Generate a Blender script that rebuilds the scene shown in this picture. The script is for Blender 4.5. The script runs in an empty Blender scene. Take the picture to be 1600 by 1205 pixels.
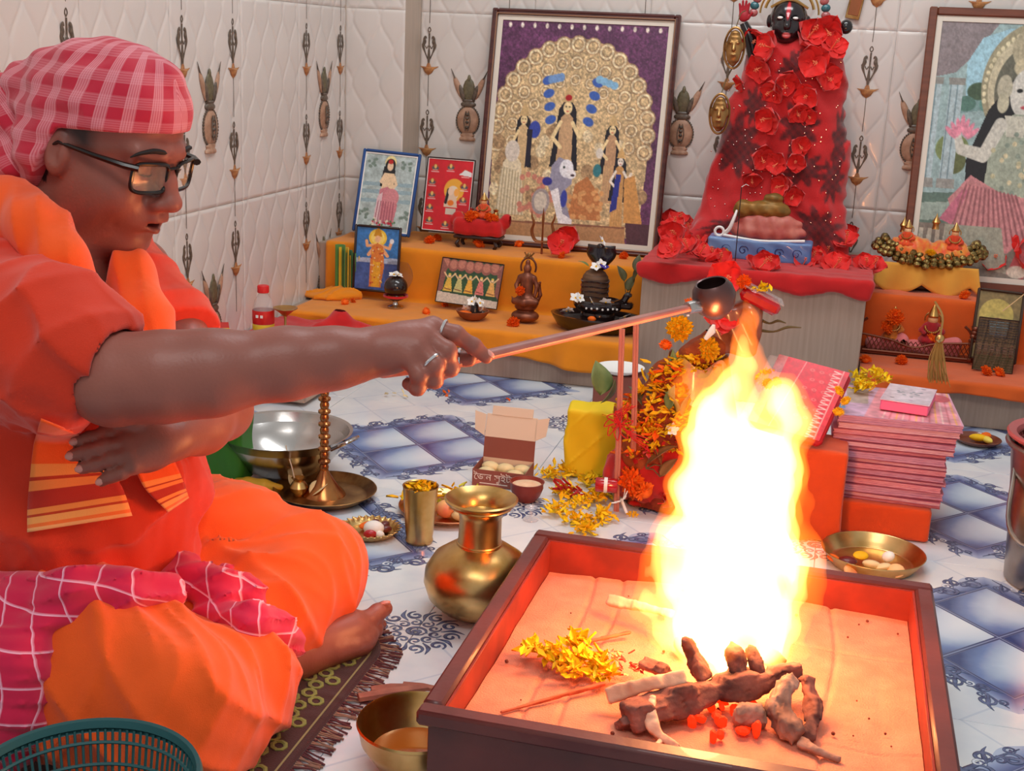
import bpy, bmesh, math, random
import numpy as np
from math import sin, cos, pi, radians as rad
from mathutils import Matrix, Vector
S = bpy.context.scene
COL = S.collection
rng = np.random.default_rng(7); random.seed(7)

# ---------------------------------------------------------------- camera, light, exposure
FPX, YAW, PITCH, ROLL = 1965.84, 0.24326, 0.26599, 0.04573
_f = np.array([-sin(YAW)*cos(PITCH), cos(YAW)*cos(PITCH), -sin(PITCH)])
_r = np.array([cos(YAW), sin(YAW), 0.0]); _u = np.cross(_r, _f)
_R = _r*cos(ROLL)+_u*sin(ROLL); _U = -_r*sin(ROLL)+_u*cos(ROLL)
CAM = np.array([0, 0, .9])
cd = bpy.data.cameras.new('camera'); cam = bpy.data.objects.new('camera', cd); COL.objects.link(cam)
cam.matrix_world = Matrix([[_R[0], _U[0], -_f[0], 0], [_R[1], _U[1], -_f[1], 0], [_R[2], _U[2], -_f[2], .9], [0, 0, 0, 1]])
cd.sensor_fit = 'HORIZONTAL'; cd.sensor_width = 36; cd.lens = 36*FPX/1600; cd.clip_start = .05; cd.clip_end = 60
S.camera = cam
def at(x, y, X=None, Y=None, Z=None, D=None):
    """point of the room seen at a pixel of the photograph, on a known wall / height / distance"""
    d = _f*FPX+_R*(x-800)-_U*(y-602.5)
    t = (X-CAM[0])/d[0] if X is not None else (Y-CAM[1])/d[1] if Y is not None else (Z-CAM[2])/d[2] if Z is not None else D/FPX
    return CAM+d*t

w = bpy.data.worlds.new('world'); S.world = w; w.use_nodes = True
w.node_tree.nodes['Background'].inputs[0].default_value = (1, .975, .95, 1)
w.node_tree.nodes['Background'].inputs[1].default_value = .5
def area(name, loc, rot, sx, sy, power, col):
    l = bpy.data.lights.new(name, 'AREA'); l.shape = 'RECTANGLE'; l.size = sx; l.size_y = sy; l.energy = power; l.color = col
    o = bpy.data.objects.new(name, l); COL.objects.link(o); o.location = loc; o.rotation_euler = rot; return o
area('ceiling_tube_light', (-.3, 2.6, 2.5), (rad(12), 0, 0), 1.5, .5, 25, (.95, .98, 1))
area('ceiling_lamp_light', (-.2, .2, 2.45), (rad(38), 0, 0), 1.2, .6, 17, (1, .975, .95))
FIRE = (-.10, 1.60)
def point(name, loc, r, power, col):
    l = bpy.data.lights.new(name, 'POINT'); l.energy = power; l.color = col; l.shadow_soft_size = r
    o = bpy.data.objects.new(name, l); COL.objects.link(o); o.location = loc; return o
point('fire_light', (FIRE[0], FIRE[1], .30), .04, 6, (1, .28, .09))
point('fire_light', (FIRE[0]+.01, FIRE[1], .44), .03, 3.5, (1, .28, .09))
vs = S.view_settings; vs.view_transform = 'Standard'; vs.look = 'None'; vs.gamma = 1; vs.use_curve_mapping = False; vs.exposure = -0.06
S.cycles.max_bounces = 8; S.cycles.sample_clamp_indirect = 6; S.cycles.transparent_max_bounces = 16

# ---------------------------------------------------------------- helpers
def lin(c):
    c = np.asarray(c, float); c = c/255 if c.max() > 1.001 else c
    return np.where(c <= .04045, c/12.92, ((c+.055)/1.055)**2.4)
_M = {}
def mat(name, col, rough=.5, metal=0., bump=0., bs=300., var=0., vs_=8., col2=None, trans=0., alpha=1., sheen=0., sss=0., emit=None, es=0., coat=0., ior=1.45, stretch=None, attr=None, wrinkle=0.):
    if name in _M: return _M[name]
    m = bpy.data.materials.new(name); m.use_nodes = True; nt = m.node_tree; b = nt.nodes['Principled BSDF']
    c = tuple(lin(col))+(1,)
    b.inputs['Base Color'].default_value = c; b.inputs['Roughness'].default_value = rough; b.inputs['Metallic'].default_value = metal
    b.inputs['IOR'].default_value = ior
    if trans: b.inputs['Transmission Weight'].default_value = trans
    if alpha < 1: b.inputs['Alpha'].default_value = alpha
    if sheen: b.inputs['Sheen Weight'].default_value = sheen; b.inputs['Sheen Roughness'].default_value = .5
    if coat: b.inputs['Coat Weight'].default_value = coat
    if sss:
        b.inputs['Subsurface Weight'].default_value = sss; b.inputs['Subsurface Radius'].default_value = (.02, .008, .004); b.inputs['Subsurface Scale'].default_value = .5
    if emit is not None:
        b.inputs['Emission Color'].default_value = tuple(lin(emit))+(1,); b.inputs['Emission Strength'].default_value = es
    tc = nt.nodes.new('ShaderNodeTexCoord')
    src = tc.outputs['Object']
    if stretch:
        mp = nt.nodes.new('ShaderNodeMapping'); mp.inputs['Scale'].default_value = stretch; nt.links.new(src, mp.inputs[0]); src = mp.outputs[0]
    base = None
    if attr:
        a = nt.nodes.new('ShaderNodeAttribute'); a.attribute_name = attr; nt.links.new(a.outputs['Color'], b.inputs['Base Color']); base = a.outputs['Color']
    if var or col2 is not None:
        n = nt.nodes.new('ShaderNodeTexNoise'); n.inputs['Scale'].default_value = vs_; n.inputs['Detail'].default_value = 6; nt.links.new(src, n.inputs['Vector'])
        r = nt.nodes.new('ShaderNodeValToRGB'); r.color_ramp.elements[0].position = .35; r.color_ramp.elements[1].position = .68
        c2 = tuple(lin(col2))+(1,) if col2 is not None else tuple(np.clip(np.array(c[:3])*(1-var), 0, 1))+(1,)
        r.color_ramp.elements[0].color = c2; r.color_ramp.elements[1].color = c
        nt.links.new(n.outputs[0], r.inputs[0])
        if base is None: nt.links.new(r.outputs[0], b.inputs['Base Color'])
        else:
            mx = nt.nodes.new('ShaderNodeMix'); mx.data_type = 'RGBA'; mx.blend_type = 'MULTIPLY'; mx.inputs[0].default_value = 1
            nt.links.new(base, mx.inputs[6]); nt.links.new(r.outputs[0], mx.inputs[7]); nt.links.new(mx.outputs[2], b.inputs['Base Color'])
    if bump:
        n = nt.nodes.new('ShaderNodeTexNoise'); n.inputs['Scale'].default_value = bs; n.inputs['Detail'].default_value = 3; nt.links.new(src, n.inputs['Vector'])
        bp = nt.nodes.new('ShaderNodeBump'); bp.inputs['Strength'].default_value = bump; bp.inputs['Distance'].default_value = .002
        nt.links.new(n.outputs[0], bp.inputs['Height']); nt.links.new(bp.outputs[0], b.inputs['Normal'])
        if wrinkle:
            mp = nt.nodes.new('ShaderNodeMapping'); mp.inputs['Scale'].default_value = (1, 1.3, .55); mp.inputs['Rotation'].default_value = (.4, .5, .3); nt.links.new(tc.outputs['Object'], mp.inputs[0])
            n = nt.nodes.new('ShaderNodeTexNoise'); n.noise_type = 'RIDGED_MULTIFRACTAL'; n.inputs['Scale'].default_value = 13; n.inputs['Detail'].default_value = 2.5; n.inputs['Distortion'].default_value = .6; nt.links.new(mp.outputs[0], n.inputs['Vector'])
            b2 = nt.nodes.new('ShaderNodeBump'); b2.inputs['Strength'].default_value = wrinkle; b2.inputs['Distance'].default_value = .006
            nt.links.new(n.outputs[0], b2.inputs['Height']); nt.links.new(b2.outputs[0], bp.inputs['Normal'])
    _M[name] = m; return m
def cloth(name, col, var=.12, **k): return mat(name, col, **{**dict(rough=.9, sheen=.25, bump=.35, bs=900, var=var, vs_=14, wrinkle=.5), **k})
def glassy(name, col, rough=.05, alpha=.35):
    return mat(name, col, rough=rough, alpha=alpha, coat=.5)

def finish(me, sharp=40):
    me.validate(); me.shade_smooth()
    if sharp and sharp < 180: me.set_sharp_from_angle(angle=rad(sharp))
def tagit(o, label=None, cat=None, group=None, kind=None):
    for k, v in (('label', label), ('category', cat), ('group', group), ('kind', kind)):
        if v: o[k] = v
    return o
def link(name, me, mats=None, parent=None, loc=None, rot=None, **t):
    if mats is not None:
        for m in (mats if isinstance(mats, (list, tuple)) else [mats]): me.materials.append(m)
    o = bpy.data.objects.new(name, me); COL.objects.link(o)
    if parent is not None: o.parent = parent
    if loc is not None: o.location = loc
    if rot is not None: o.rotation_euler = rot
    return tagit(o, **t)
def empty(name, loc=(0, 0, 0), rot=(0, 0, 0), **t):
    o = bpy.data.objects.new(name, None); COL.objects.link(o); o.location = loc; o.rotation_euler = rot; o.empty_display_size = .02
    return tagit(o, **t)
def dup(root, loc=None, rot=None, scale=None, label=None, **t):
    def cp(o, par):
        c = o.copy(); COL.objects.link(c)
        if par is not None: c.parent = par
        for ch in o.children: cp(ch, c)
        return c
    r = cp(root, root.parent)
    if loc is not None: r.location = loc
    if rot is not None: r.rotation_euler = rot
    if scale is not None: r.scale = (scale,)*3 if isinstance(scale, (int, float)) else scale
    if label: r['label'] = label
    return tagit(r, **t)

def rotm(rx=0, ry=0, rz=0): return np.array(Matrix.Rotation(rz, 3, 'Z') @ Matrix.Rotation(ry, 3, 'Y') @ Matrix.Rotation(rx, 3, 'X'))
def align(d, up=(0, 0, 1)):
    d = np.array(d, float); d /= np.linalg.norm(d); u = np.array(up, float)
    if abs(d@u) > .97: u = np.array([1., 0, 0])
    x = np.cross(u, d); x /= np.linalg.norm(x); y = np.cross(d, x); return np.array([x, y, d]).T   # columns: local z -> d
class MB:
    def __init__(s): s.v = []; s.f = []; s.m = []; s.n = 0
    def add(s, vf, m=0, loc=(0, 0, 0), R=None, sc=1):
        v, f = vf; v = np.asarray(v, float)*np.asarray(sc, float)
        if R is not None: v = v@np.asarray(R).T
        v = v+np.asarray(loc, float); s.v.append(v); n = s.n
        s.f += [tuple(i+n for i in q) for q in f]; s.m += [m]*len(f); s.n += len(v); return s
    def mesh(s, name, sharp=40):
        me = bpy.data.meshes.new(name); me.from_pydata(np.concatenate(s.v).tolist(), [], s.f)
        me.polygons.foreach_set('material_index', s.m); finish(me, sharp); return me
    def build(s, name, mats, parent=None, loc=None, rot=None, sharp=40, **t):
        return link(name, s.mesh(name, sharp), mats, parent, loc, rot, **t)
def box(sx, sy, sz, b=.0015, c=(0, 0, 0)):
    """chamfered box, centre c"""
    h = np.array([sx, sy, sz])/2; b = min(b, h.min()*.9); v = []; idx = {}
    for i in (-1, 1):
        for j in (-1, 1):
            for k in (-1, 1):
                s = np.array([i, j, k])
                for a in range(3):
                    q = s*(h-b); q[a] = s[a]*h[a]; idx[(i, j, k, a)] = len(v); v.append(q+np.array(c))
    f = []
    for a in range(3):
        p, q = (a+1) % 3, (a+2) % 3
        for s in (-1, 1):
            L = []
            for (i, j) in ((-1, -1), (1, -1), (1, 1), (-1, 1)):
                k = [0]*3; k[a] = s; k[p] = i; k[q] = j; L.append(idx[(*k, a)])
            f.append(L if s > 0 else L[::-1])
        for i in (-1, 1):
            for j in (-1, 1):
                def g(s, aa):
                    k = [0]*3; k[a] = s; k[p] = i; k[q] = j; return idx[(*k, aa)]
                L = [g(-1, p), g(1, p), g(1, q), g(-1, q)]; f.append(L if i*j < 0 else L[::-1])
    for i in (-1, 1):
        for j in (-1, 1):
            for k in (-1, 1):
                L = [idx[(i, j, k, a)] for a in range(3)]; f.append(L if i*j*k > 0 else L[::-1])
    return np.array(v), f
def lathe(prof, n=32, a0=0, a1=2*pi):
    full = abs(a1-a0-2*pi) < 1e-6; m = n if full else n+1
    v = [(r*cos(a0+(a1-a0)*i/n), r*sin(a0+(a1-a0)*i/n), z) for r, z in prof for i in range(m)]; f = []
    for k in range(len(prof)-1):
        for i in range(n):
            j = (i+1) % m; f.append((k*m+i, k*m+j, (k+1)*m+j, (k+1)*m+i))
    return v, f
def catmull(P, n=6):
    P = np.array(P, float)
    if len(P) < 3: return np.array([P[0]+(P[-1]-P[0])*t for t in np.linspace(0, 1, n+1)])
    Q = np.vstack([2*P[0]-P[1], P, 2*P[-1]-P[-2]]); o = []
    for i in range(1, len(Q)-2):
        for t in np.linspace(0, 1, n, endpoint=False):
            o.append(.5*(2*Q[i]+(Q[i+1]-Q[i-1])*t+(2*Q[i-1]-5*Q[i]+4*Q[i+1]-Q[i+2])*t*t+(3*Q[i]-Q[i-1]-3*Q[i+1]+Q[i+2])*t**3))
    return np.array(o+[Q[-2]])
def tube(P, r, n=8, cap=True, flat=1.0, up=(0, 0, 1), closed=False):
    P = np.array(P, float); m = len(P); r = np.broadcast_to(np.asarray(r, float), (m,)) if np.ndim(r) == 0 else np.interp(np.linspace(0, 1, m), np.linspace(0, 1, len(r)), r)
    v = []; x0 = None
    for i in range(m):
        t = (P[(i+1) % m]-P[i-1]) if closed else P[min(i+1, m-1)]-P[max(i-1, 0)]; t = t/(np.linalg.norm(t)+1e-12)
        if x0 is None: A = align(t, up); x = A[:, 0]
        else: x = x0-t*(x0@t); x /= np.linalg.norm(x)
        y = np.cross(t, x); x0 = x
        for k in range(n):
            a = 2*pi*k/n; v.append(P[i]+r[i]*(cos(a)*x+flat*sin(a)*y))
    f = [(i*n+k, i*n+(k+1) % n, (i+1)*n+(k+1) % n, (i+1)*n+k) for i in range(m-1) for k in range(n)]
    if closed: f += [((m-1)*n+k, (m-1)*n+(k+1) % n, (k+1) % n, k) for k in range(n)]
    elif cap: f += [tuple(range(n))[::-1], tuple((m-1)*n+k for k in range(n))]
    return np.array(v), f
def sph(rx, ry=None, rz=None, n=12, m=8, c=(0, 0, 0)):
    ry = rx if ry is None else ry; rz = rx if rz is None else rz
    v = [(0, 0, -rz)]+[(rx*cos(2*pi*i/n)*sin(pi*j/m), ry*sin(2*pi*i/n)*sin(pi*j/m), -rz*cos(pi*j/m)) for j in range(1, m) for i in range(n)]+[(0, 0, rz)]
    f = [(0, 1+(i+1) % n, 1+i) for i in range(n)]
    for j in range(m-2):
        for i in range(n): a = 1+j*n; f.append((a+i, a+(i+1) % n, a+n+(i+1) % n, a+n+i))
    a = 1+(m-2)*n; f += [(a+i, a+(i+1) % n, len(v)-1) for i in range(n)]
    return np.array(v)+np.array(c), f
def grid(fn, nu, nv, closeu=False):
    """fn(u,v) vectorised on arrays in 0..1 -> (...,3)"""
    mu = nu if closeu else nu+1
    U, V = np.meshgrid(np.arange(mu)/nu, np.arange(nv+1)/nv, indexing='xy'); P = fn(U.ravel(), V.ravel())
    f = [(j*mu+i, j*mu+(i+1) % mu, (j+1)*mu+(i+1) % mu, (j+1)*mu+i) for j in range(nv) for i in range(nu)]
    return np.stack(P, -1), f
def poly(pts, th=.001, axis=1):
    """thin extruded outline in the xz plane (y thickness)"""
    p = np.array(pts, float); n = len(p); v = np.zeros((2*n, 3)); v[:n, 0] = p[:, 0]; v[:n, 2] = p[:, 1]; v[n:] = v[:n]; v[:n, 1] = -th
    return v, [tuple(range(n)), tuple(range(n, 2*n))[::-1]]+[(i, n+i, n+(i+1) % n, (i+1) % n) for i in range(n)]
def rect(w, h): return [(-w/2, -h/2), (w/2, -h/2), (w/2, h/2), (-w/2, h/2)]
def wob(p, f=8., s=0.):
    """smooth cheap noise in about -1..1"""
    x, y, z = [np.asarray(a)*f for a in p]
    return (np.sin(x*1.3+s+1.7*np.sin(y*.9+s*2)+z)+np.sin(y*1.7-s+1.3*np.sin(z*1.1+s))+np.sin(z*1.9+2*s+1.1*np.sin(x*1.2-y)))/3
def solid(o, t, off=-1):
    md = o.modifiers.new('thickness', 'SOLIDIFY'); md.thickness = t; md.offset = off; return o

# ---------------------------------------------------------------- signed distance modelling + surface nets
class SDF:
    def __init__(s, lo, hi, h):
        s.lo = np.array(lo, float); s.h = h; s.n = np.ceil((np.array(hi)-s.lo)/h).astype(int)+1; s.D = np.full(s.n, .2, np.float32)
    def _reg(s, lo, hi, pad):
        a = np.clip(np.floor((np.array(lo)-pad-s.lo)/s.h).astype(int), 0, s.n); b = np.clip(np.ceil((np.array(hi)+pad-s.lo)/s.h).astype(int)+1, 0, s.n)
        if (b <= a).any(): return None, None
        ax = [(s.lo[i]+s.h*np.arange(a[i], b[i])).astype(np.float32) for i in range(3)]
        return (slice(a[0], b[0]), slice(a[1], b[1]), slice(a[2], b[2])), np.meshgrid(*ax, indexing='ij', sparse=True)
    def _op(s, sl, d, k, op):
        if sl is None: return s
        A = s.D[sl]
        if op == 's': d = -d; r = np.maximum(A, d); sg = 1
        elif op == 'i': r = np.maximum(A, d); sg = 1
        else: r = np.minimum(A, d); sg = -1
        if k: hh = np.maximum(k-np.abs(A-d), 0)/k; r = r+sg*hh*hh*k/4
        s.D[sl] = r; return s
    def cap(s, a, b, ra, rb=None, k=.01, op='u'):
        rb = ra if rb is None else rb; a = np.array(a, float); b = np.array(b, float); R = max(ra, rb)
        sl, g = s._reg(np.minimum(a, b)-R, np.maximum(a, b)+R, max(.02, k))
        if sl is None: return s
        ba = b-a; L = ba@ba+1e-12; q = [g[i]-a[i] for i in range(3)]; t = np.clip((q[0]*ba[0]+q[1]*ba[1]+q[2]*ba[2])/L, 0, 1)
        d = np.sqrt((q[0]-t*ba[0])**2+(q[1]-t*ba[1])**2+(q[2]-t*ba[2])**2)-(ra+(rb-ra)*t)
        return s._op(sl, d.astype(np.float32), k, op)
    def chain(s, P, r, k=.01, op='u'):
        r = np.interp(np.linspace(0, 1, len(P)), np.linspace(0, 1, len(r)), r) if len(r) != len(P) else r
        for i in range(len(P)-1): s.cap(P[i], P[i+1], r[i], r[i+1], k, op)
        return s
    def ell(s, c, r, R=None, k=.01, op='u'):
        c = np.array(c, float); r = np.array(r, float); m = r.max()
        sl, g = s._reg(c-m, c+m, max(.02, k))
        if sl is None: return s
        q = [g[i]-c[i] for i in range(3)]
        if R is not None: R = np.asarray(R); q = [q[0]*R[0, i]+q[1]*R[1, i]+q[2]*R[2, i] for i in range(3)]
        k0 = np.sqrt((q[0]/r[0])**2+(q[1]/r[1])**2+(q[2]/r[2])**2); k1 = np.sqrt((q[0]/r[0]**2)**2+(q[1]/r[1]**2)**2+(q[2]/r[2]**2)**2)+1e-9
        return s._op(sl, (k0*(k0-1)/k1).astype(np.float32), k, op)
    def bx(s, c, hs, rnd=.005, R=None, k=.01, op='u'):
        c = np.array(c, float); hs = np.array(hs, float); m = np.linalg.norm(hs) if R is not None else hs
        sl, g = s._reg(c-m, c+m, max(.02, k))
        if sl is None: return s
        q = [g[i]-c[i] for i in range(3)]
        if R is not None: R = np.asarray(R); q = [q[0]*R[0, i]+q[1]*R[1, i]+q[2]*R[2, i] for i in range(3)]
        e = [np.abs(q[i])-(hs[i]-rnd) for i in range(3)]
        d = np.sqrt(sum(np.maximum(x, 0)**2 for x in e))+np.minimum(np.maximum(np.maximum(e[0], e[1]), e[2]), 0)-rnd
        return s._op(sl, d.astype(np.float32), k, op)
    def disp(s, fn):
        g = np.meshgrid(*[(s.lo[i]+s.h*np.arange(s.n[i])).astype(np.float32) for i in range(3)], indexing='ij', sparse=True)
        s.D += fn(*g).astype(np.float32); return s
    def mesh(s, name):
        D = s.D; B = D < 0; n = np.array(D.shape)-1
        c = [B[i:n[0]+i, j:n[1]+j, k:n[2]+k] for i in (0, 1) for j in (0, 1) for k in (0, 1)]
        al = c[0].copy(); an = c[0].copy()
        for x in c[1:]: al &= x; an |= x
        act = np.argwhere(an & ~al); N = len(act)
        idx = np.full(tuple(n), -1, np.int32); idx[act[:, 0], act[:, 1], act[:, 2]] = np.arange(N)
        off = np.array([(i, j, k) for i in (0, 1) for j in (0, 1) for k in (0, 1)])
        val = np.stack([D[act[:, 0]+o[0], act[:, 1]+o[1], act[:, 2]+o[2]] for o in off], 1)
        P = np.zeros((N, 3)); cnt = np.zeros(N)
        for a in range(8):
            for b in range(a+1, 8):
                if np.abs(off[a]-off[b]).sum() != 1: continue
                va, vb = val[:, a], val[:, b]; m = (va < 0) != (vb < 0); t = np.where(m, va/(va-vb+1e-20), 0)
                P += np.where(m[:, None], off[a]+(off[b]-off[a])*t[:, None], 0); cnt += m
        V = s.lo+s.h*(act+P/cnt[:, None]); F = []
        for ax in range(3):
            p, q = (ax+1) % 3, (ax+2) % 3
            e0 = B; sh = [slice(None)]*3; sh[ax] = slice(0, -1); sh2 = [slice(None)]*3; sh2[ax] = slice(1, None)
            ed = np.argwhere(B[tuple(sh)] != B[tuple(sh2)])
            ed = ed[(ed[:, p] > 0) & (ed[:, q] > 0) & (ed[:, p] < n[p]) & (ed[:, q] < n[q])]
            ins = B[ed[:, 0], ed[:, 1], ed[:, 2]]
            def gi(dp, dq): e = ed.copy(); e[:, p] -= dp; e[:, q] -= dq; return idx[e[:, 0], e[:, 1], e[:, 2]]
            Q = np.stack([gi(1, 1), gi(0, 1), gi(0, 0), gi(1, 0)], 1); Q = np.where(ins[:, None], Q, Q[:, ::-1]); F.append(Q)
        F = np.concatenate(F); F = F[(F >= 0).all(1)]
        return V, F
def fastmesh(name, V, F, sharp=0):
    me = bpy.data.meshes.new(name); me.vertices.add(len(V)); me.vertices.foreach_set('co', np.asarray(V, np.float32).ravel())
    k = F.shape[1]; me.loops.add(F.size); me.loops.foreach_set('vertex_index', F.ravel().astype(np.int32))
    me.polygons.add(len(F)); me.polygons.foreach_set('loop_start', np.arange(0, F.size, k, dtype=np.int32))
    me.update(calc_edges=True); me.shade_smooth()
    if sharp: me.set_sharp_from_angle(angle=rad(sharp))
    return me
def vnorm(V, F):
    a = np.cross(V[F[:, 2]]-V[F[:, 0]], V[F[:, 3 if F.shape[1] > 3 else 2]]-V[F[:, 1]]); N = np.zeros_like(V)
    for k in range(F.shape[1]): np.add.at(N, F[:, k], a)
    return N/(np.linalg.norm(N, axis=1, keepdims=True)+1e-12)
def smooth(V, F, it=2, lam=.5):
    n = len(V)
    for _ in range(it):
        A = np.zeros_like(V); c = np.zeros(n)
        for k in range(F.shape[1]):
            i, j = F[:, k], F[:, (k+1) % F.shape[1]]
            for d in range(3): A[:, d] += np.bincount(i, V[j, d], n)
            c += np.bincount(i, minlength=n)
        V = V+lam*(A/np.maximum(c, 1)[:, None]-V)
    return V
def setattr3(me, name, arr, typ='FLOAT_VECTOR'):
    a = me.attributes.new(name, typ, 'POINT')
    if typ == 'FLOAT_COLOR': arr = np.concatenate([arr, np.ones((len(arr), 1))], 1); a.data.foreach_set('color', arr.astype(np.float32).ravel())
    else: a.data.foreach_set('vector', arr.astype(np.float32).ravel())

# ---------------------------------------------------------------- flat prints: a small painter that colours a fine grid
class Paint:
    def __init__(s, w, h, bg): s.w, s.h = w, h; s.a = np.ones((h, w, 3))*(np.array(bg)/255.); s.Y, s.X = np.mgrid[0:h, 0:w].astype(float); s.X = (s.X+.5)/w; s.Y = (s.Y+.5)/h; s.asp = w/h
    def put(s, m, col, al=1.): m = np.clip(m, 0, 1)[..., None]*al; s.a = s.a*(1-m)+np.array(col)/255.*m; return s
    def ell(s, cx, cy, rx, ry, col, ang=0, al=1., soft=1.):
        x, y = (s.X-cx), (s.Y-cy)/s.asp; c, n = cos(ang), sin(ang); u, v = x*c+y*n, -x*n+y*c; d = np.sqrt((u/rx)**2+(v/(ry/s.asp))**2)
        return s.put((1-d)*min(rx, ry/s.asp)*s.w/soft+.5, col, al)
    def seg(s, pts, r, col, al=1.):
        d = np.full(s.X.shape, 9.); P = [(x, y/s.asp) for x, y in pts]; r = [r]*len(P) if np.ndim(r) == 0 else r; y = s.Y/s.asp
        for i in range(len(P)-1):
            ax, ay = P[i]; bx, by = P[i+1]; L = (bx-ax)**2+(by-ay)**2+1e-9; t = np.clip(((s.X-ax)*(bx-ax)+(y-ay)*(by-ay))/L, 0, 1)
            d = np.minimum(d, np.hypot(s.X-ax-t*(bx-ax), y-ay-t*(by-ay))-(r[i]+(r[i+1]-r[i])*t))
        return s.put(.5-d*s.w, col, al)
    def poly(s, pts, col, al=1.):
        ins = np.zeros(s.X.shape, bool); n = len(pts)
        for i in range(n):
            (x1, y1), (x2, y2) = pts[i], pts[(i+1) % n]
            if y1 == y2: continue
            ins ^= ((y1 > s.Y) != (y2 > s.Y)) & (s.X < (x2-x1)*(s.Y-y1)/(y2-y1)+x1)
        return s.put(ins.astype(float), col, al)
    def noise(s, amt, f=40, seed=0, col=None, region=None):
        g = np.random.default_rng(seed+int(f)); n = 0
        for q, am in ((f, .6), (f*2.2, .4)):
            R = g.uniform(-1, 1, (int(q/s.asp)+3, int(q)+3)); x = s.X*q; y = s.Y*q/s.asp; i, j = y.astype(int), x.astype(int); u, v = y-i, x-j
            n = n+am*((R[i, j]*(1-v)+R[i, j+1]*v)*(1-u)+(R[i+1, j]*(1-v)+R[i+1, j+1]*v)*u)
        if region is not None: n = n*region
        if col is not None: return s.put(np.clip(n*2, 0, 1)*amt, col)
        s.a = np.clip(s.a*(1+amt*n[..., None]), 0, 1); return s
    def flower(s, cx, cy, r, col, n=6, core=(240, 220, 120)):
        for k in range(n): a = 2*pi*k/n; s.ell(cx+.6*r*cos(a), cy+.6*r*sin(a)*s.asp, r*.5, r*.5*s.asp, col)
        return s.ell(cx, cy, r*.3, r*.3*s.asp, core)
def print_mesh(P, w, h, name='print'):
    """upright sheet in the xz plane, facing -y, centre at origin"""
    H, W = P.h, P.w; x = np.linspace(-w/2, w/2, W); z = np.linspace(h/2, -h/2, H); X, Z = np.meshgrid(x, z)
    V = np.stack([X.ravel(), np.zeros(X.size), Z.ravel()], 1); i = np.arange(H*W).reshape(H, W)
    F = np.stack([i[:-1, :-1].ravel(), i[1:, :-1].ravel(), i[1:, 1:].ravel(), i[:-1, 1:].ravel()], 1)
    me = fastmesh(name, V, F); setattr3(me, 'col', lin(np.clip(P.a, 0, 1).reshape(-1, 3)), 'FLOAT_COLOR'); return me
PRINT = mat('printed_paper', (255, 255, 255), rough=.45, attr='col')
# ================================================================ the room
XW, YW = -1.51, 3.90          # left wall plane, back wall plane
TW, TH = .3565, .513; ZJ = .467
m_tile = mat('quilted_wall_tile', (218, 212, 206), rough=.28, var=.05, vs_=5, coat=.2)
m_grout = mat('wall_grout', (190, 182, 172), rough=.8)
def ogee(x, z, P=.0885, H=.19):
    """depth of the quilted groove net: 0 on a groove, 1 on the cushion"""
    d = np.full(np.broadcast(x, z).shape, 9.)
    n0 = np.floor(x/(P/2))
    for dn in (-1, 0, 1, 2):
        n = n0+dn; sg = np.where(n % 2 == 0, 1., -1.); c = n*P/2+sg*P/4*np.cos(2*pi*z/H); sl = sg*P/4*2*pi/H*np.sin(2*pi*z/H)
        d = np.minimum(d, np.abs(x-c)/np.sqrt(1+sl*sl))
    return (1-np.exp(-(d/.0028)**2))*.45+.55*np.sqrt(np.clip(d/.04, 0, 1))
def tile(name, a0, a1, z0, z1, parent, place, st=.004):
    g = .0003; nu = max(2, int((a1-a0)/st)); nv = max(2, int((z1-z0)/(st*1.3)))
    u = np.linspace(a0+g, a1-g, nu+1); v = np.linspace(z0+g, z1-g, nv+1); U, V = np.meshgrid(u, v)
    h = .0042*ogee(U, V)
    ed = np.minimum(np.minimum(U-a0-g, a1-g-U), np.minimum(V-z0-g, z1-g-V)); h = h*np.clip(ed/.0025, 0, 1)
    Pt = place(U.ravel(), h.ravel(), V.ravel()); i = np.arange(U.size).reshape(U.shape)
    F = np.stack([i[:-1, :-1].ravel(), i[:-1, 1:].ravel(), i[1:, 1:].ravel(), i[1:, :-1].ravel()], 1)
    me = fastmesh(name, np.stack(Pt, 1), F); return link(name, me, m_tile, parent)
zs = [0, ZJ, ZJ+TH, ZJ+2*TH, ZJ+3*TH, ZJ+4*TH]
ZTOP = zs[-1]
wl = MB().add(box(.1, 4.4, ZTOP, .001, (XW-.052, 1.8, ZTOP/2))).build('wall_left', m_grout, kind='structure')
y_edges = [2.866+TW/2+TW*k for k in range(-9, 4)]
for a, b in zip(y_edges[:-1], y_edges[1:]):
    b = min(b, YW)
    if a < -.2 or a > YW-.02: continue
    for z0, z1 in zip(zs[:-1], zs[1:]): tile('wall_tile', a, b, z0, z1, wl, lambda u, h, v: (XW+h, u, v), .005 if (z0 > 1.2 or a < 1.3) else .004)
wb = MB().add(box(3.3, .1, ZTOP, .001, (.09, YW+.052, ZTOP/2))).build('wall_back', m_grout, kind='structure')
XP = at(657, 100, Y=YW)[0]; YP = at(632, 100, X=XP)[1]      # corner pier: its right side shows
x_edges = [-1.285+.1785-.2+TW*k for k in range(-1, 9)]
x_edges = [XP]+[x for x in x_edges if x > XP+.05]
for a, b in zip(x_edges[:-1], x_edges[1:]):
    for z0, z1 in zip(zs[:-1], zs[1:]): tile('wall_tile', a, b, z0, z1, wb, lambda u, h, v: (u, YW-h, v), .005 if z0 > 1.2 else .004)
pier = MB().add(box(XP-XW-.001, YW-YP, ZTOP, .001, ((XP+XW)/2-.001, (YW+YP)/2+.001, ZTOP/2))).build('trim_1', mat('pier_side_shaded_beige', (196, 180, 164), rough=.5, var=.1, vs_=10, stretch=(6, 6, 1)), kind='structure')  # plain beige side return; its weaker lighting is put into the darker colour
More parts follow.
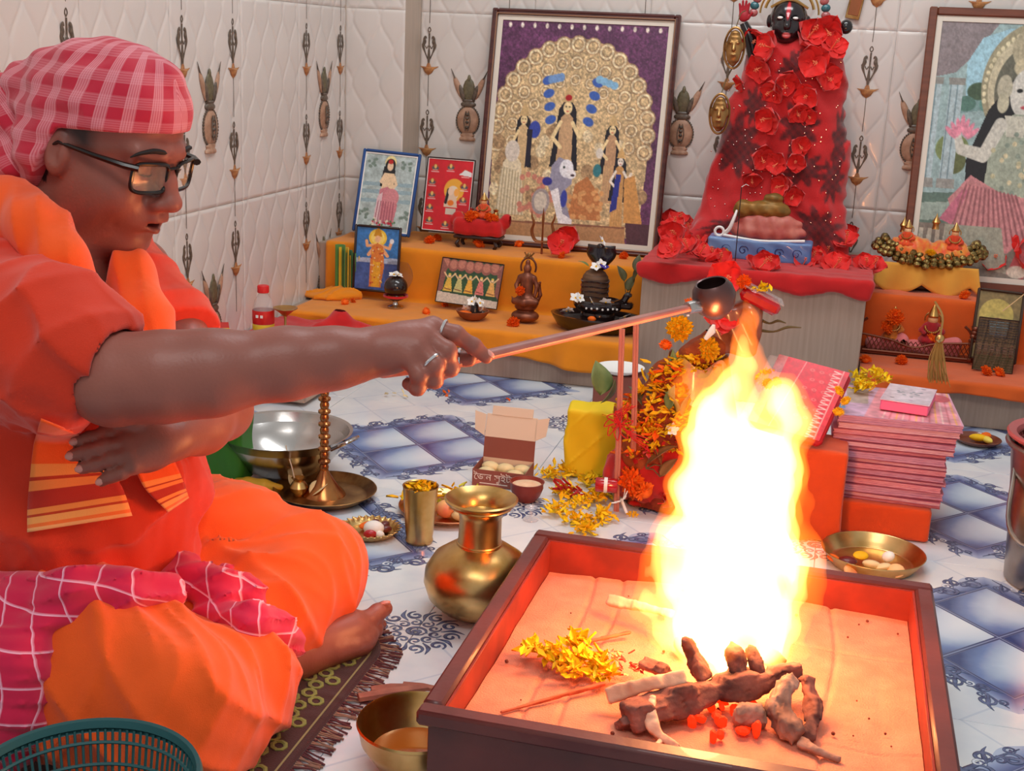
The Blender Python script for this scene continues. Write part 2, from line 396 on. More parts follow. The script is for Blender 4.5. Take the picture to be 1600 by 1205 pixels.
for z0, z1 in zip(zs[:-1], zs[1:]): tile('wall_tile', XW+.005, XP, z0, z1, pier, lambda u, h, v: (u, YP-h, v))

# printed brass ornaments of the wall tiles: chains with parrots and oil lamps, coconuts on pots
m_br1 = mat('print_dark_bronze', (112, 98, 84), rough=.4, col2=(82, 70, 60), vs_=120)
m_br2 = mat('print_copper', (196, 142, 88), rough=.4, col2=(150, 92, 56), vs_=90)
m_br3 = mat('print_leaf_green', (120, 112, 84), rough=.45, col2=(92, 84, 64), vs_=90)
m_br4 = mat('print_coconut', (190, 152, 126), rough=.45, col2=(160, 122, 98), vs_=60)
def lamp_print():
    """one unit of .253 m, facing -y; origin at the oil lamp"""
    b = MB(); F = .35
    def t(P, r, m=0, n=6): v, f = tube(catmull([(x, 0, z) for x, z in P], 4), r, n); v[:, 1] *= F; b.add((v, f), m)
    t([(0, -.018), (.0005, -.07), (0, -.115)], .0011)
    for z in (.118,): t([(0, z-.008), (.0045, z), (0, z+.008), (-.0045, z), (0, z-.008)], .0016)
    t([(0, .108), (0, .06)], [.003, .002]); t([(0, .06), (0, .012)], [.003, .0055, .003])
    for s in (-1, 1):
        t([(s*.004, .03), (s*.012, .048), (s*.019, .068), (s*.015, .082), (s*.016, .092), (s*.012, .098), (s*.009, .092)], [.002, .0022, .005, .0065, .004, .003, .002])
        t([(s*.016, .08), (s*.024, .072)], [.004, .001]); t([(s*.003, .07), (s*.008, .062), (s*.0125, .07)], .0016)
    v, f = lathe([(0, -.02), (.004, -.017), (.012, -.012), (.017, -.004), (.019, .003), (.008, .006), (.0055, .014), (.003, .018)], 16); v = np.array(v); v[:, 1] *= F; b.add((v, f), 1)
    t([(.010, .001), (.022, .004), (.033, .008)], [.006, .003, .0006], 1); t([(-.010, .001), (-.022, .005), (-.028, .007)], [.006, .002, .0006], 1)
    return b.mesh('lamp_print')
def pot_print():
    b = MB(); F = .15
    def L(p, m): v, f = poly(p, .003); b.add((v, f), m)
    v, f = sph(.036, .008, .045, 20, 12, (0, 0, 0)); b.add((v, f), 3)
    for k in range(-7, 8):
        b.add(sph(.003, .003, .004, 6, 4, (-.037*cos(k*.17), -.001, .045*sin(k*.17))), 0)
        b.add(sph(.003, .003, .004, 6, 4, (.037*cos(k*.17), -.001, .045*sin(k*.17))), 0)
    v, f = lathe([(.024, -.062), (.027, -.06), (.026, -.054), (.02, -.05), (.024, -.044), (.018, -.038)], 16); v = np.array(v); v[:, 1] *= .3; b.add((v, f), 3)
    for x in (-.004, .004): b.add(tube(catmull([(x, -.01, .03), (x*2.5, -.011, .0), (x, -.011, -.03)], 4), .0016, 5), 0)
    for z in (.02, .008, -.004, -.02): b.add(sph(.006, .005, .005, 8, 5, (0, -.009, z)), 0)
    v, f = lathe([(.020, .044), (.025, .048), (.025, .053), (.018, .058), (.022, .062), (.016, .066)], 16); v = np.array(v); v[:, 1] *= .3; b.add((v, f), 0)
    b.add(sph(.02, .006, .036, 14, 8, (0, 0, .095)), 2); b.add(sph(.006, .004, .014, 8, 5, (0, -.001, .128)), 2)
    for s in (-1, 1):
        R = rotm(0, s*.42, 0)
        b.add(sph(.010, .004, .038, 10, 8), 3, (s*.034, -.001, .1), R); b.add(tube([(s*.046, -.001, .128), (s*.06, -.001, .158)], [.003, .0005], 6), 0)
        b.add(sph(.008, .004, .026, 10, 8), 0, (s*.022, -.003, .085), rotm(0, s*.3, 0))
    return b.mesh('pot_print')
LP, PP = lamp_print(), pot_print()
for me in (LP, PP):
    for m in (m_br1, m_br2, m_br3, m_br4): me.materials.append(m)
def prt(name, me, parent, loc, rz=0, mirror=1):
    o = link(name, me, None, parent, loc, (0, 0, rz)); o.scale = (mirror, 1, 1); return o
lz = [.555+.2535*k for k in range(-1, 7)]
for y in (2.28, 2.033, 2.738, 2.994, 3.451, 3.706, 1.57, 1.32):
    for z in lz: prt('lamp_print', LP, wl, (XW+.0045, y, z-.008), pi/2)
for y in (2.866, 3.58, 2.16, 1.445):
    for z in (.665, .16, 1.178, 1.69): prt('pot_print', PP, wl, (XW+.0045, y, z), pi/2)
for x in (-1.285, -1.03, -.61, -.35, .055, .33, .77, 1.03):
    for z in lz: prt('lamp_print', LP, wb, (x, YW-.0045, z+.0), 0)
for x in (-1.15, -.475, .205, .9):
    for z in (.655, 1.168, 1.68, .14): prt('pot_print', PP, wb, (x, YW-.0045, z), 0)

# floor: printed vitrified tiles, one blue diamond figure of 2 x 2 cells on each
FX, FY, FT = .0975, .105, .6
def floor_mat():
    m = bpy.data.materials.new('printed_floor_tile'); m.use_nodes = True; nt = m.node_tree; N = nt.nodes; Lk = nt.links; b = N['Principled BSDF']
    def mth(op, a, c=None):
        n = N.new('ShaderNodeMath'); n.operation = op
        for i, x in enumerate((a, c)):
            if x is None: continue
            if isinstance(x, (int, float)): n.inputs[i].default_value = x
            else: Lk.new(x, n.inputs[i])
        return n.outputs[0]
    def mix(f, a, c):
        n = N.new('ShaderNodeMix'); n.data_type = 'RGBA'; Lk.new(f, n.inputs[0])
        for i, x in ((6, a), (7, c)):
            if isinstance(x, tuple): n.inputs[i].default_value = (*lin(x), 1)
            else: Lk.new(x, n.inputs[i])
        return n.outputs[2]
    def ramp(f, st):
        r = N.new('ShaderNodeValToRGB')
        for i, (p, c) in enumerate(st):
            e = r.color_ramp.elements[i] if i < 2 else r.color_ramp.elements.new(p); e.position = p; e.color = (*lin(c), 1)
        Lk.new(f, r.inputs[0]); return r.outputs[0]
    tc = N.new('ShaderNodeTexCoord'); sp = N.new('ShaderNodeSeparateXYZ'); Lk.new(tc.outputs['Object'], sp.inputs[0])
    x, y = mth('DIVIDE', sp.outputs[0], FX), mth('DIVIDE', sp.outputs[1], FY)
    a = mth('ADD', mth('ABSOLUTE', x), mth('ABSOLUTE', y))
    u, v = mth('DIVIDE', mth('ADD', x, y), 2), mth('DIVIDE', mth('SUBTRACT', y, x), 2)
    fu, fv = mth('FRACT', u), mth('FRACT', v)
    lu = mth('MINIMUM', fu, mth('SUBTRACT', 1, fu)); lv = mth('MINIMUM', fv, mth('SUBTRACT', 1, fv)); ln = mth('MINIMUM', lu, lv)
    g = mth('ADD', mth('MULTIPLY', mth('POWER', mth('SUBTRACT', 1, fu), 1.6), .75), mth('MULTIPLY', mth('POWER', mth('ABSOLUTE', mth('SUBTRACT', fv, .4)), 1.5), 1.2))
    nz = N.new('ShaderNodeTexNoise'); nz.inputs['Scale'].default_value = 9; nz.inputs['Detail'].default_value = 4; Lk.new(tc.outputs['Object'], nz.inputs[0])
    g = mth('MULTIPLY', g, mth('ADD', .55, mth('MULTIPLY', nz.outputs[0], .9)))
    cell = ramp(g, ((0, (224, 232, 238)), (1, (54, 70, 122)), (.3, (196, 210, 226)), (.62, (118, 138, 184))))
    line = ramp(ln, ((0, (150, 162, 192)), (.012, (84, 94, 136)), (.026, (58, 64, 102)), (.038, (120, 132, 170))))
    blue = mix(mth('LESS_THAN', ln, .036), cell, line)
    # rim of the figure: blue fading out, then white marble with hair lines
    vn = N.new('ShaderNodeTexNoise'); vn.inputs['Scale'].default_value = 7; vn.inputs['Detail'].default_value = 8; Lk.new(tc.outputs['Object'], vn.inputs[0])
    wr = ramp(vn.outputs[0], ((.3, (206, 214, 224)), (.6, (234, 236, 236))))
    wr = mix(mth('MULTIPLY', mth('LESS_THAN', ln, .014), .4), wr, (168, 184, 206))
    rim = ramp(mth('SUBTRACT', a, 2.0), ((0, (70, 84, 134)), (.5, (178, 192, 216)), (.12, (98, 114, 160)), (.3, (140, 156, 194))))
    aw = mth('ADD', a, mth('MULTIPLY', mth('SINE', mth('MULTIPLY', mth('SUBTRACT', mth('ABSOLUTE', x), mth('ABSOLUTE', y)), 4.2)), .12))
    c = mix(mth('GREATER_THAN', a, 2.0), blue, rim); c = mix(mth('GREATER_THAN', aw, 2.52), c, wr)
    Lk.new(c, b.inputs['Base Color']); b.inputs['Roughness'].default_value = .2; b.inputs['Coat Weight'].default_value = .2
    return m
m_floor = floor_mat()
fl = MB().add(box(3.3, 5.4, .05, .001, (.09, 1.45, -.0275))).build('floor', mat('floor_grout', (150, 156, 170), rough=.8), kind='structure')
m_scr = mat('printed_scroll', (60, 68, 106), rough=.25, col2=(110, 124, 160), vs_=60)
m_scw = mat('printed_scroll_light', (222, 228, 238), rough=.25)
def curl(b, x, y, s, d, a0=0, turns=1.3, m=0, z=.0002):
    P = []; n = 12
    for i in range(n+1): t = i/n; a = a0+d*t*turns*2*pi; rr = s*(1-t*.85); P.append((x+rr*cos(a), y+rr*sin(a), 0))
    rib(b, P, [s*.10, s*.24, s*.16, s*.2], m, z)
def rib(b, P, w, m, z): v, f = tube(catmull(P, 6), w, 6); v = np.array(v); v[:, 2] = v[:, 2]*.03+z; b.add((v, f), m)
def scroll_mesh(seed):
    r = np.random.default_rng(seed); b = MB(); Lh = .15
    rib(b, [(-Lh, .004, 0), (-.05, -.004, 0), (.05, .004, 0), (Lh, 0, 0)], [.001, .006, .006, .001], 0, .0001)
    for k in range(9):
        x = -.12+k*.03; d = 1 if k % 2 else -1; s = .013+.007*r.random()
        curl(b, x, d*.014, s, d, -d*pi/2, m=0); curl(b, x+.014, -d*.006, s*.6, -d, d*pi/2, m=k % 3 == 0)
        rib(b, [(x-.012, -d*.006, 0), (x, d*.01, 0), (x+.012, d*.024, 0), (x+.026, d*.03, 0)], [.001, .004, .003, .0006], 0, .0002)
    return b.mesh('scroll_print', 180)
def medallion():
    b = MB()
    for k in range(10):
        a = 2*pi*k/10
        for rr, s, d in ((.058, .014, 1), (.032, .011, -1)): curl(b, rr*cos(a), rr*sin(a), s, d, a, 1.2)
        rib(b, [(.04*cos(a+.3), .04*sin(a+.3), 0), (.06*cos(a+.35), .06*sin(a+.35), 0), (.078*cos(a+.2), .078*sin(a+.2), 0)], [.001, .004, .0006], 0, .0002)
    curl(b, 0, 0, .018, 1); curl(b, .004, 0, .012, -1)
    return b.mesh('medallion_print', 180)
SC = [scroll_mesh(s) for s in (1, 2)]; MED = medallion()
for me in SC+[MED]: me.materials.append(m_scr); me.materials.append(m_scw)
full = MB().add(box(FT-.0012, FT-.0012, .006, .0006, (0, 0, -.003))).mesh('floor_tile'); full.materials.append(m_floor)
for i in range(-1, 5):
    for j in range(-4, 3):
        cx, cy = -.865+FT*i, 2.62+FT*j; x0, x1, y0, y1 = max(cx-.3, XW), cx+.3, cy-.3, min(cy+.3, YW)
        if x1-x0 < .02 or y1-y0 < .02 or cx > 1.6: continue
        if x1-x0 > .599 and y1-y0 > .599: link('floor_tile', full, None, fl, (cx, cy, 0))
        else: MB().add(box(x1-x0-.0012, y1-y0-.0012, .006, .0006, ((x0+x1)/2-cx, (y0+y1)/2-cy, -.003))).build('floor_tile', m_floor, fl, (cx, cy, 0))
        if y0 > 3.3 or cx < XW+.25: continue
        th = math.atan2(FY, FX)
        for sx in (-1, 1):
            for sy in (-1, 1):
                q = 2.42/2; o = link('scroll_print', SC[(sx*sy+1)//2], None, fl, (cx+sx*q*FX, cy+sy*q*FY, .0002), (0, 0, -th*sx*sy if sx*sy > 0 else th)); o.scale = (1.05, .9, 1)
        link('medallion_print', MED, None, fl, (cx+.3, cy-.3, .0002))
# ================================================================ flower and leaf kit
m_marig = mat('marigold_orange', (255, 112, 12), rough=.7, var=.2, vs_=60); m_mary = mat('marigold_yellow', (252, 196, 10), rough=.7, var=.18, vs_=60)
m_hib = mat('hibiscus_red', (234, 24, 16), rough=.65, var=.18, vs_=40, sheen=.3); m_hibs = mat('stamen', (236, 130, 90), rough=.6)
m_wht = mat('white_petal', (245, 243, 238), rough=.6); m_leaf = mat('leaf_green', (92, 112, 58), rough=.5, col2=(122, 138, 84), vs_=25); m_leafd = mat('leaf_dark', (62, 66, 38), rough=.5, col2=(96, 92, 60), vs_=25)
m_stem = mat('stem', (96, 84, 48), rough=.7); m_yp = mat('yellow_petal', (250, 214, 12), rough=.6, var=.15, vs_=80); m_rp = mat('red_petal', (198, 30, 26), rough=.6, var=.2, vs_=60)
def petal(L, W, cup=.3, curl=.0, nu=4, nv=5, ruf=0., ph=0.):
    def fn(u, v):
        a = (u-.5)*2; w = W*np.sin(np.clip(v*.92+.08, 0, 1)*pi)**.7*.5
        return a*w, v*L, cup*W*(a*a)*.6+curl*L*v*v+ruf*np.sin(a*6+ph)*v
    return grid(fn, nu, nv)
def marigold_mesh(r, seed, m=0):
    g = np.random.default_rng(seed); b = MB()
    b.add(sph(r*.72, r*.72, r*.5, 10, 6), 0)
    for k in range(54):
        ph = np.arccos(1-1.25*(k+.5)/54); th = k*2.39996; d = np.array([sin(ph)*cos(th), sin(ph)*sin(th), cos(ph)*.75])
        A = align(d); L = r*(.55+.2*g.random()); R = A@np.array([[0, 0, 0], [0, 0, 0], [0, 0, 0.]]) if 0 else np.stack([A[:, 0], A[:, 2], A[:, 1]], 1)
        b.add(petal(L, r*.5, .5, .1*g.uniform(-1, 1), 2, 2, r*.05, g.random()*6), 0, d*r*.5, R)
    return b.mesh('marigold', 60)
MG = [marigold_mesh(.02, s) for s in (1, 2)]; MG[0].materials.append(m_marig); MG[1].materials.append(m_mary)
def marigold(p, r=.02, yellow=False, rot=(0, 0, 0), **t):
    o = link('marigold_flower', MG[1 if yellow else 0], None, None, p, rot, **t); o.scale = (r/.02,)*3; return o
def hibiscus_mesh(r, seed, n=5):
    g = np.random.default_rng(seed); b = MB()
    for k in range(n):
        a = 2*pi*k/n+g.uniform(-.15, .15); R = rotm(g.uniform(.1, .5), 0, a)
        b.add(petal(r, r*1.15, .25, .12, 6, 6, r*.07, g.random()*6), 0, (0, 0, 0), R)
    b.add(tube([(0, 0, 0), (.1*r, 0, r*.5), (.15*r, 0, r*.95)], [r*.05, r*.04, r*.03], 6), 1)
    for k in range(10): b.add(sph(r*.035, n=5, m=4), 1, (.12*r+.09*r*cos(k*2.4), .09*r*sin(k*2.4), r*(.6+.035*k)))
    return b.mesh('hibiscus', 60)
HB = [hibiscus_mesh(.045, s) for s in range(4)]
for me in HB: me.materials.append(m_hib); me.materials.append(m_hibs)
def hibiscus(p, r=.045, rot=(0, 0, 0), v=0, **t):
    o = link('hibiscus_flower', HB[v % 4], None, None, p, rot, **t); o.scale = (r/.045,)*3; return o
wf = MB()
for k in range(5): wf.add(petal(.011, .008, .2, -.1, 2, 3), 0, (0, 0, .002), rotm(.25, 0, 2*pi*k/5))
wf.add(sph(.002, n=6, m=4), 1, (0, 0, .003)); WF = wf.mesh('jasmine', 60); WF.materials.append(m_wht); WF.materials.append(m_mary)
def jasmine(p, s=1., rot=(0, 0, 0), **t):
    o = link('jasmine_flower', WF, None, None, p, rot, **t); o.scale = (s,)*3; return o
def leafm(L, W, fold=.25, curl=.15, n=8):
    def fn(u, v):
        a = (u-.5)*2; w = W*.5*np.sin(pi*v**.8)**.9*(1-.25*v)
        return a*w, v*L, fold*np.abs(a)*w+curl*L*np.sin(v*2.2)
    return grid(fn, 6, n)
def leafy(name, p, specs, mats, label, cat='leaves', group=None, stem=True):
    """specs: (dx,dy,dz, L, W, rx, ry, rz)"""
    t = empty(name, p, label=label, cat=cat, group=group)
    for (dx, dy, dz, L, W, rx, ry, rz) in specs:
        b = MB().add(leafm(L, W), 0, (0, 0, 0), rotm(rx, ry, rz)); o = b.build('leaf', mats, t, (dx, dy, dz)); solid(o, .0006)
        if stem: MB().add(tube([(0, 0, -.01), (dx*.5, dy*.5, dz*.4), (dx, dy, dz)], [.0016, .001], 5)).build('stem', m_stem, t)
    return t
def petals(name, pts, r, n, mats, label, cat='petals', L=.012, seed=0, h=.004, ext=None):
    """a loose scatter of petals nobody could count"""
    g = np.random.default_rng(seed); b = MB(); P = np.array(pts, float); c = P.mean(0)
    for k in range(n):
        i = g.integers(len(P)); q = P[i]+g.normal(0, 1, 3)*np.array([r, r, 0])+np.array([0, 0, abs(g.normal(0, h))+.001])
        l = L*g.uniform(.6, 1.3); b.add(petal(l, l*.55, .5, g.uniform(-.3, .4), 2, 2), int(g.integers(len(mats))), q-c, rotm(g.uniform(-.5, .9), g.uniform(-.5, .5), g.uniform(0, 6.3)))
    return b.build(name, mats, None, tuple(c), sharp=60, label=label, cat=cat, kind='stuff')

# ================================================================ the altar
YF, YR, Z1, Z2 = 3.275, 3.547, .131, .292
YP_, ZP = 3.30, .338
PX0, PX1 = at(1004, 415, Y=YP_)[0], at(1357, 445, Y=YP_)[0]
m_lam = mat('grey_brown_laminate', (176, 154, 138), rough=.45, col2=(164, 142, 126), vs_=3, stretch=(40, 40, 1.5), bump=.05)
m_och = cloth('marigold_cloth', (236, 140, 10), var=.10); m_och2 = cloth('orange_cloth', (222, 92, 20), var=.12)
m_redc = cloth('red_satin_cloth', (206, 22, 24), var=.2); m_redv = mat('red_velvet', (160, 10, 16), rough=.8, sheen=.8, var=.35, vs_=12, bump=.3, bs=500)
al = empty('altar_platform', (-.98, YF, 0), label='low two-step grey laminate altar platform in the left corner under ochre cloth', cat='platform')
MB().add(box(PX0-XW-.004, YR-YF, Z1-.003, .003, ((PX0+XW)/2+.98, (YR-YF)/2, (Z1-.003)/2))).build('lower_step', m_lam, al)
MB().add(box(PX0-XW-.004, YW-YR-.01, Z2-.003, .003, ((PX0+XW)/2+.98, (YR+YW)/2-YF-.006, (Z2-.003)/2))).build('upper_step', m_lam, al)
ped = MB().add(box(PX1-PX0-.002, YW-YP_-.012, ZP, .003, (0, (YW-YP_-.012)/2, ZP/2))).build('altar_pedestal', m_lam, None, ((PX0+PX1)/2, YP_, 0), label='tall grey laminate pedestal block carrying the red draped statue', cat='pedestal')
ar = empty('altar_platform', (.7, YF+.02, 0), label='low two-step grey laminate altar platform on the right under orange cloth', cat='platform')
MB().add(box(1.3, YR-YF-.02, Z1-.012, .003, (PX1+.65-.7+.002, (YR-YF-.02)/2, (Z1-.012)/2))).build('lower_step', m_lam, ar)
MB().add(box(1.3, YW-YR-.01, Z2-.016, .003, (PX1+.65-.7+.002, (YR+YW)/2-YF-.02-.006, (Z2-.016)/2))).build('upper_step', m_lam, ar)

def stepcloth(name, x0, x1, zlo, zhi, hang, mt, label, seed, hem):
    L = [(YW-.02, zhi), (YR-.004, zhi), (YR-.009, zhi-.008), (YR-.012, zlo+.012), (YR-.02, zlo+.001), (YF-.004, zlo), (YF-.012, zlo-.006), (YF-.014, zlo-hang)]
    L = np.array(L); seg = np.concatenate([[0], np.cumsum(np.hypot(*np.diff(L, axis=0).T))]); T = seg[-1]
    def fn(u, v):
        x = x0+(x1-x0)*u; s = v*T; hm = hem(x); s = np.where(s > seg[-2], seg[-2]+(s-seg[-2])*hm, s)
        y = np.interp(s, seg, L[:, 0]); z = np.interp(s, seg, L[:, 1]); hg = np.clip((s-seg[-2])/(hang+1e-6), 0, 1); fr = np.clip((s-seg[1])/(seg[3]-seg[1]), 0, 1)*np.clip((seg[4]-s)/.02, 0, 1)
        y = y-hg*(.010+.010*np.sin(x*38+seed)+.006*np.sin(x*83))-fr*(.003+.003*np.sin(x*31+seed)); z = z+.0022+.0016*wob((x, y, z), 24, seed)
        return x, y, z
    b = MB().add(grid(fn, int((x1-x0)/.008), 90)); o = b.build(name, mt, None, sharp=180, label=label, cat='cloth'); return solid(o, .0022, 1)
c1 = stepcloth('altar_cloth', XW+.03, PX0-.003, Z1, Z2, .095, m_och, 'ochre yellow cloth over the two steps of the left altar', 1, lambda x: np.interp(x, [-1.5, -1.25, -1.1, -.8, -.62, -.46], [.28, .18, .45, .62, .95, .80]))
c2 = stepcloth('altar_cloth', PX1+.004, 1.28, Z1-.009, Z2-.013, .06, m_och2, 'orange cloth over the two steps of the right altar', 4, lambda x: .62+.18*np.sin(x*12))

# ---------------------------------------------------------------- framed pictures
def picture(name, corners, P, fr_w, fr_d, mf, label, bevel=.003, mat_w=0, m_mat=None, glass=True, cat='picture', inner=None):
    """corners: bottom-left, bottom-right, top-left as room points of the outer frame"""
    B0, B1, T0 = [np.array(c, float) for c in corners]; ex = B1-B0; W = np.linalg.norm(ex); ex /= W; ez = T0-B0; ez -= ex*(ez@ex); H = np.linalg.norm(ez); ez /= H; ey = np.cross(ez, ex)
    c = (B0+B1)/2; o = empty(name, tuple(c), label=label, cat=cat)
    o.matrix_world = Matrix([[ex[0], ey[0], ez[0], c[0]], [ex[1], ey[1], ez[1], c[1]], [ex[2], ey[2], ez[2], c[2]], [0, 0, 0, 1]])
    f = MB()
    for sx in (-1, 1): f.add(box(fr_w, fr_d, H, bevel, (sx*(W-fr_w)/2, fr_d/2, H/2)), 0)
    for z in (fr_w/2, H-fr_w/2): f.add(box(W-2*fr_w, fr_d*.96, fr_w, bevel, (0, fr_d/2, z)), 0)
    if inner:
        for sx in (-1, 1): f.add(tube([(sx*(W/2-fr_w*.35), 0, fr_w*.35), (sx*(W/2-fr_w*.35), 0, H-fr_w*.35)], fr_w*.16, 8), 0); f.add(tube([(sx*(W/2-fr_w*.85), .001, fr_w*.8), (sx*(W/2-fr_w*.85), .001, H-fr_w*.8)], fr_w*.09, 8), 1)
        for z in (0, 1): f.add(tube([(-W/2+fr_w*.35, 0, abs(z*H-fr_w*.35)), (W/2-fr_w*.35, 0, abs(z*H-fr_w*.35))], fr_w*.16, 8), 0); f.add(tube([(-W/2+fr_w*.8, .001, abs(z*H-fr_w*.85)), (W/2-fr_w*.8, .001, abs(z*H-fr_w*.85))], fr_w*.09, 8), 1)
    f.build('frame', [mf, inner or mf], o)
    MB().add(box(W-2*fr_w+.002, .002, H-2*fr_w+.002, .0003, (0, fr_d*.8, H/2))).build('backing', mat('cardboard_backing', (120, 96, 70), rough=.9), o)
    w, hh = W-2*fr_w, H-2*fr_w
    if mat_w:
        m = MB()
        for sx in (-1, 1): m.add(box(mat_w, .002, hh, .0003, (sx*(w-mat_w)/2, fr_d*.45, H/2)))
        for sz in (-1, 1): m.add(box(w-2*mat_w, .002, mat_w, .0003, (0, fr_d*.45, H/2+sz*(hh-mat_w)/2)))
        m.build('mount', m_mat, o)
    link('print', print_mesh(P, w-2*mat_w*.96, hh-2*mat_w*.96), PRINT, o, (0, fr_d*.55, H/2)); return o
m_darkfr = mat('dark_frame_wood', (52, 34, 30), rough=.35); m_mahog = mat('mahogany_frame', (92, 44, 38), rough=.3, col2=(66, 30, 28), vs_=8, stretch=(1, 1, 8), coat=.4)
m_beading = mat('gilt_beading', (168, 128, 100), rough=.35, metal=.4); m_mount = mat('white_mount', (222, 214, 200), rough=.7); m_bluefr = mat('blue_frame', (38, 78, 140), rough=.35)
m_brownfr = mat('brown_frame_wood', (122, 66, 44), rough=.4, col2=(98, 52, 36), vs_=8, stretch=(1, 1, 8))

def face_fig(P, cx, cy, s, skin=(238, 214, 160), hair=(24, 22, 34), gown=(206, 178, 130), acc=(200, 170, 120)):
    """small robed figure with long hair and a crown, s = figure height as a share of the sheet"""
    P.poly([(cx-.16*s, cy+.60*s), (cx-.10*s, cy+.08*s), (cx, cy-.04*s), (cx+.10*s, cy+.08*s), (cx+.17*s, cy+.62*s)], hair)
    P.poly([(cx-.10*s, cy+.95*s), (cx-.07*s, cy+.16*s), (cx, cy+.10*s), (cx+.07*s, cy+.16*s), (cx+.12*s, cy+.95*s)], gown)
    P.seg([(cx-.07*s, cy+.2*s), (cx-.15*s, cy+.34*s), (cx-.05*s, cy+.42*s)], .022*s, skin); P.seg([(cx+.07*s, cy+.2*s), (cx+.16*s, cy+.32*s), (cx+.2*s, cy+.22*s)], .022*s, skin)
    for k in range(5): P.seg([(cx-.08*s+.04*s*k, cy+.5*s), (cx-.09*s+.045*s*k, cy+.93*s)], .006*s, acc)
    P.ell(cx, cy+.07*s, .052*s, .07*s*P.asp, skin); P.poly([(cx-.07*s, cy+.02*s), (cx-.05*s, cy-.06*s), (cx, cy-.13*s), (cx+.05*s, cy-.06*s), (cx+.07*s, cy+.02*s)], acc)
    for e in (-1, 1): P.ell(cx+e*.02*s, cy+.06*s, .010*s, .006*s*P.asp, (20, 20, 20))
    P.ell(cx, cy+.1*s, .014*s, .006*s*P.asp, (180, 40, 40))
# big picture: group of idols under a golden arch
P = Paint(230, 282, (96, 52, 88)); P.noise(.25, 9, 1)
for k in range(13): P.ell(.05+.9*k/12, .022, .010, .012, (226, 214, 200))
gold, gold2, gold3 = (202, 176, 132), (164, 134, 98), (220, 202, 164)
for rr, col in ((.485, gold2), (.455, gold)): P.ell(.475, .50, rr, rr*.94*P.asp*1.15, col)
P.poly([(0.0, .5), (.95, .5), (.93, .97), (.02, .97)], gold)
for ring_, n_, s_ in ((.455, 19, .05), (.36, 15, .042), (.27, 11, .036)):
    for k in range(n_):
        a = pi*1.12*(k/(n_-1))-.19; cx, cy = .475-ring_*cos(a), .50-ring_*sin(a)*.94*P.asp*1.15
        P.ell(cx, cy, s_, s_*P.asp, gold2); P.ell(cx, cy, s_*.86, s_*.86*P.asp, gold3); P.ell(cx, cy, s_*.6, s_*.6*P.asp, gold2); P.ell(cx, cy, s_*.45, s_*.45*P.asp, gold)
for k in range(14):
    P.ell(rng.uniform(.03, .93), rng.uniform(.5, .85), .04, .035, gold2); P.ell(rng.uniform(.03, .93), rng.uniform(.5, .85), .03, .03, gold3)
P.noise(.32, 90, 2); P.noise(.18, 150, 5)
for s in (-1, 1):
    for k in range(5): P.seg([(.46+s*.05, .43), (.46+s*(.13+.012*k), .30+.055*k)], .006, (226, 200, 150))
    for k in range(4): P.ell(.46+s*(.15-.012*k), .27+.06*k, .034, .020, (60, 96, 178), ang=.4*s)
for k in range(4): P.ell(.33+.02*k, .265-.004*k, .02, .02, (112, 150, 200)); P.ell(.62+.03*k, .255+.008*k, .024, .018, (130, 180, 214))
face_fig(P, .445, .355, .52, gown=(196, 160, 120)); P.ell(.445, .345, .02, .014, (170, 20, 30))
face_fig(P, .185, .43, .40, gown=(206, 176, 130)); P.ell(.255, .50, .035, .04, (52, 70, 160)); P.poly([(.21, .50), (.245, .50), (.24, .66), (.215, .68)], (30, 26, 44))
face_fig(P, .725, .455, .38, gown=(190, 150, 112))
P.poly([(.05, .90), (.08, .66), (.13, .60), (.19, .66), (.23, .90)], (222, 210, 178)); P.ell(.13, .605, .045, .05, (214, 204, 190))
for k in range(9): P.seg([(.07+.018*k, .68+.004*k), (.06+.02*k, .9)], .0035, (176, 160, 124))
P.ell(.66, .59, .022, .024, (222, 214, 200)); P.ell(.655, .67, .025, .03, (50, 120, 130))
face_fig(P, .79, .60, .34, skin=(240, 230, 214), gown=(196, 148, 90), acc=(210, 170, 110)); P.poly([(.77, .68), (.80, .68), (.79, .84), (.75, .86)], (40, 50, 140))
P.poly([(.5, .9), (.53, .74), (.6, .70), (.68, .78), (.7, .9)], (186, 120, 70)); P.poly([(.84, .9), (.82, .7), (.88, .68), (.95, .9)], (206, 150, 84))
for k in range(26): P.ell(rng.uniform(.5, .7), rng.uniform(.74, .9), .014, .012, (214, 158, 100)); P.ell(rng.uniform(.2, .4), rng.uniform(.7, .9), .016, .014, (200, 130, 110))
P.ell(.33, .83, .055, .06, (160, 150, 150)); P.ell(.33, .83, .04, .045, (206, 196, 180))
P.poly([(.38, .66), (.42, .62), (.50, .64), (.51, .74), (.46, .78), (.52, .90), (.45, .92), (.40, .80), (.37, .76)], (150, 148, 168))
P.ell(.47, .67, .042, .042, (232, 234, 240)); P.ell(.5, .695, .03, .022, (236, 236, 240)); P.ell(.455, .665, .007, .006, (40, 60, 60)); P.ell(.51, .70, .012, .006, (60, 40, 50))
P.poly([(.385, .78), (.43, .76), (.47, .88), (.53, .905), (.53, .925), (.45, .925)], (232, 230, 232)); P.ell(.36, .735, .03, .02, (50, 50, 140)); P.ell(.47, .81, .02, .04, (56, 66, 160))
P.poly([(.02, .93), (.85, .92), (.86, 1), (.02, 1)], (178, 134, 92)); P.poly([(.02, .93), (.85, .92), (.85, .928), (.02, .94)], (140, 92, 70)); P.poly([(.85, .9), (1, .9), (1, 1), (.87, 1)], (84, 50, 60))
P.noise(.15, 120, 8)
B0, B1 = at(738, 379, Z=Z2+.004), at(1030, 400, Z=Z2+.004); B1[1] = B0[1]; T0 = at(761, 11, Y=YW-.035)
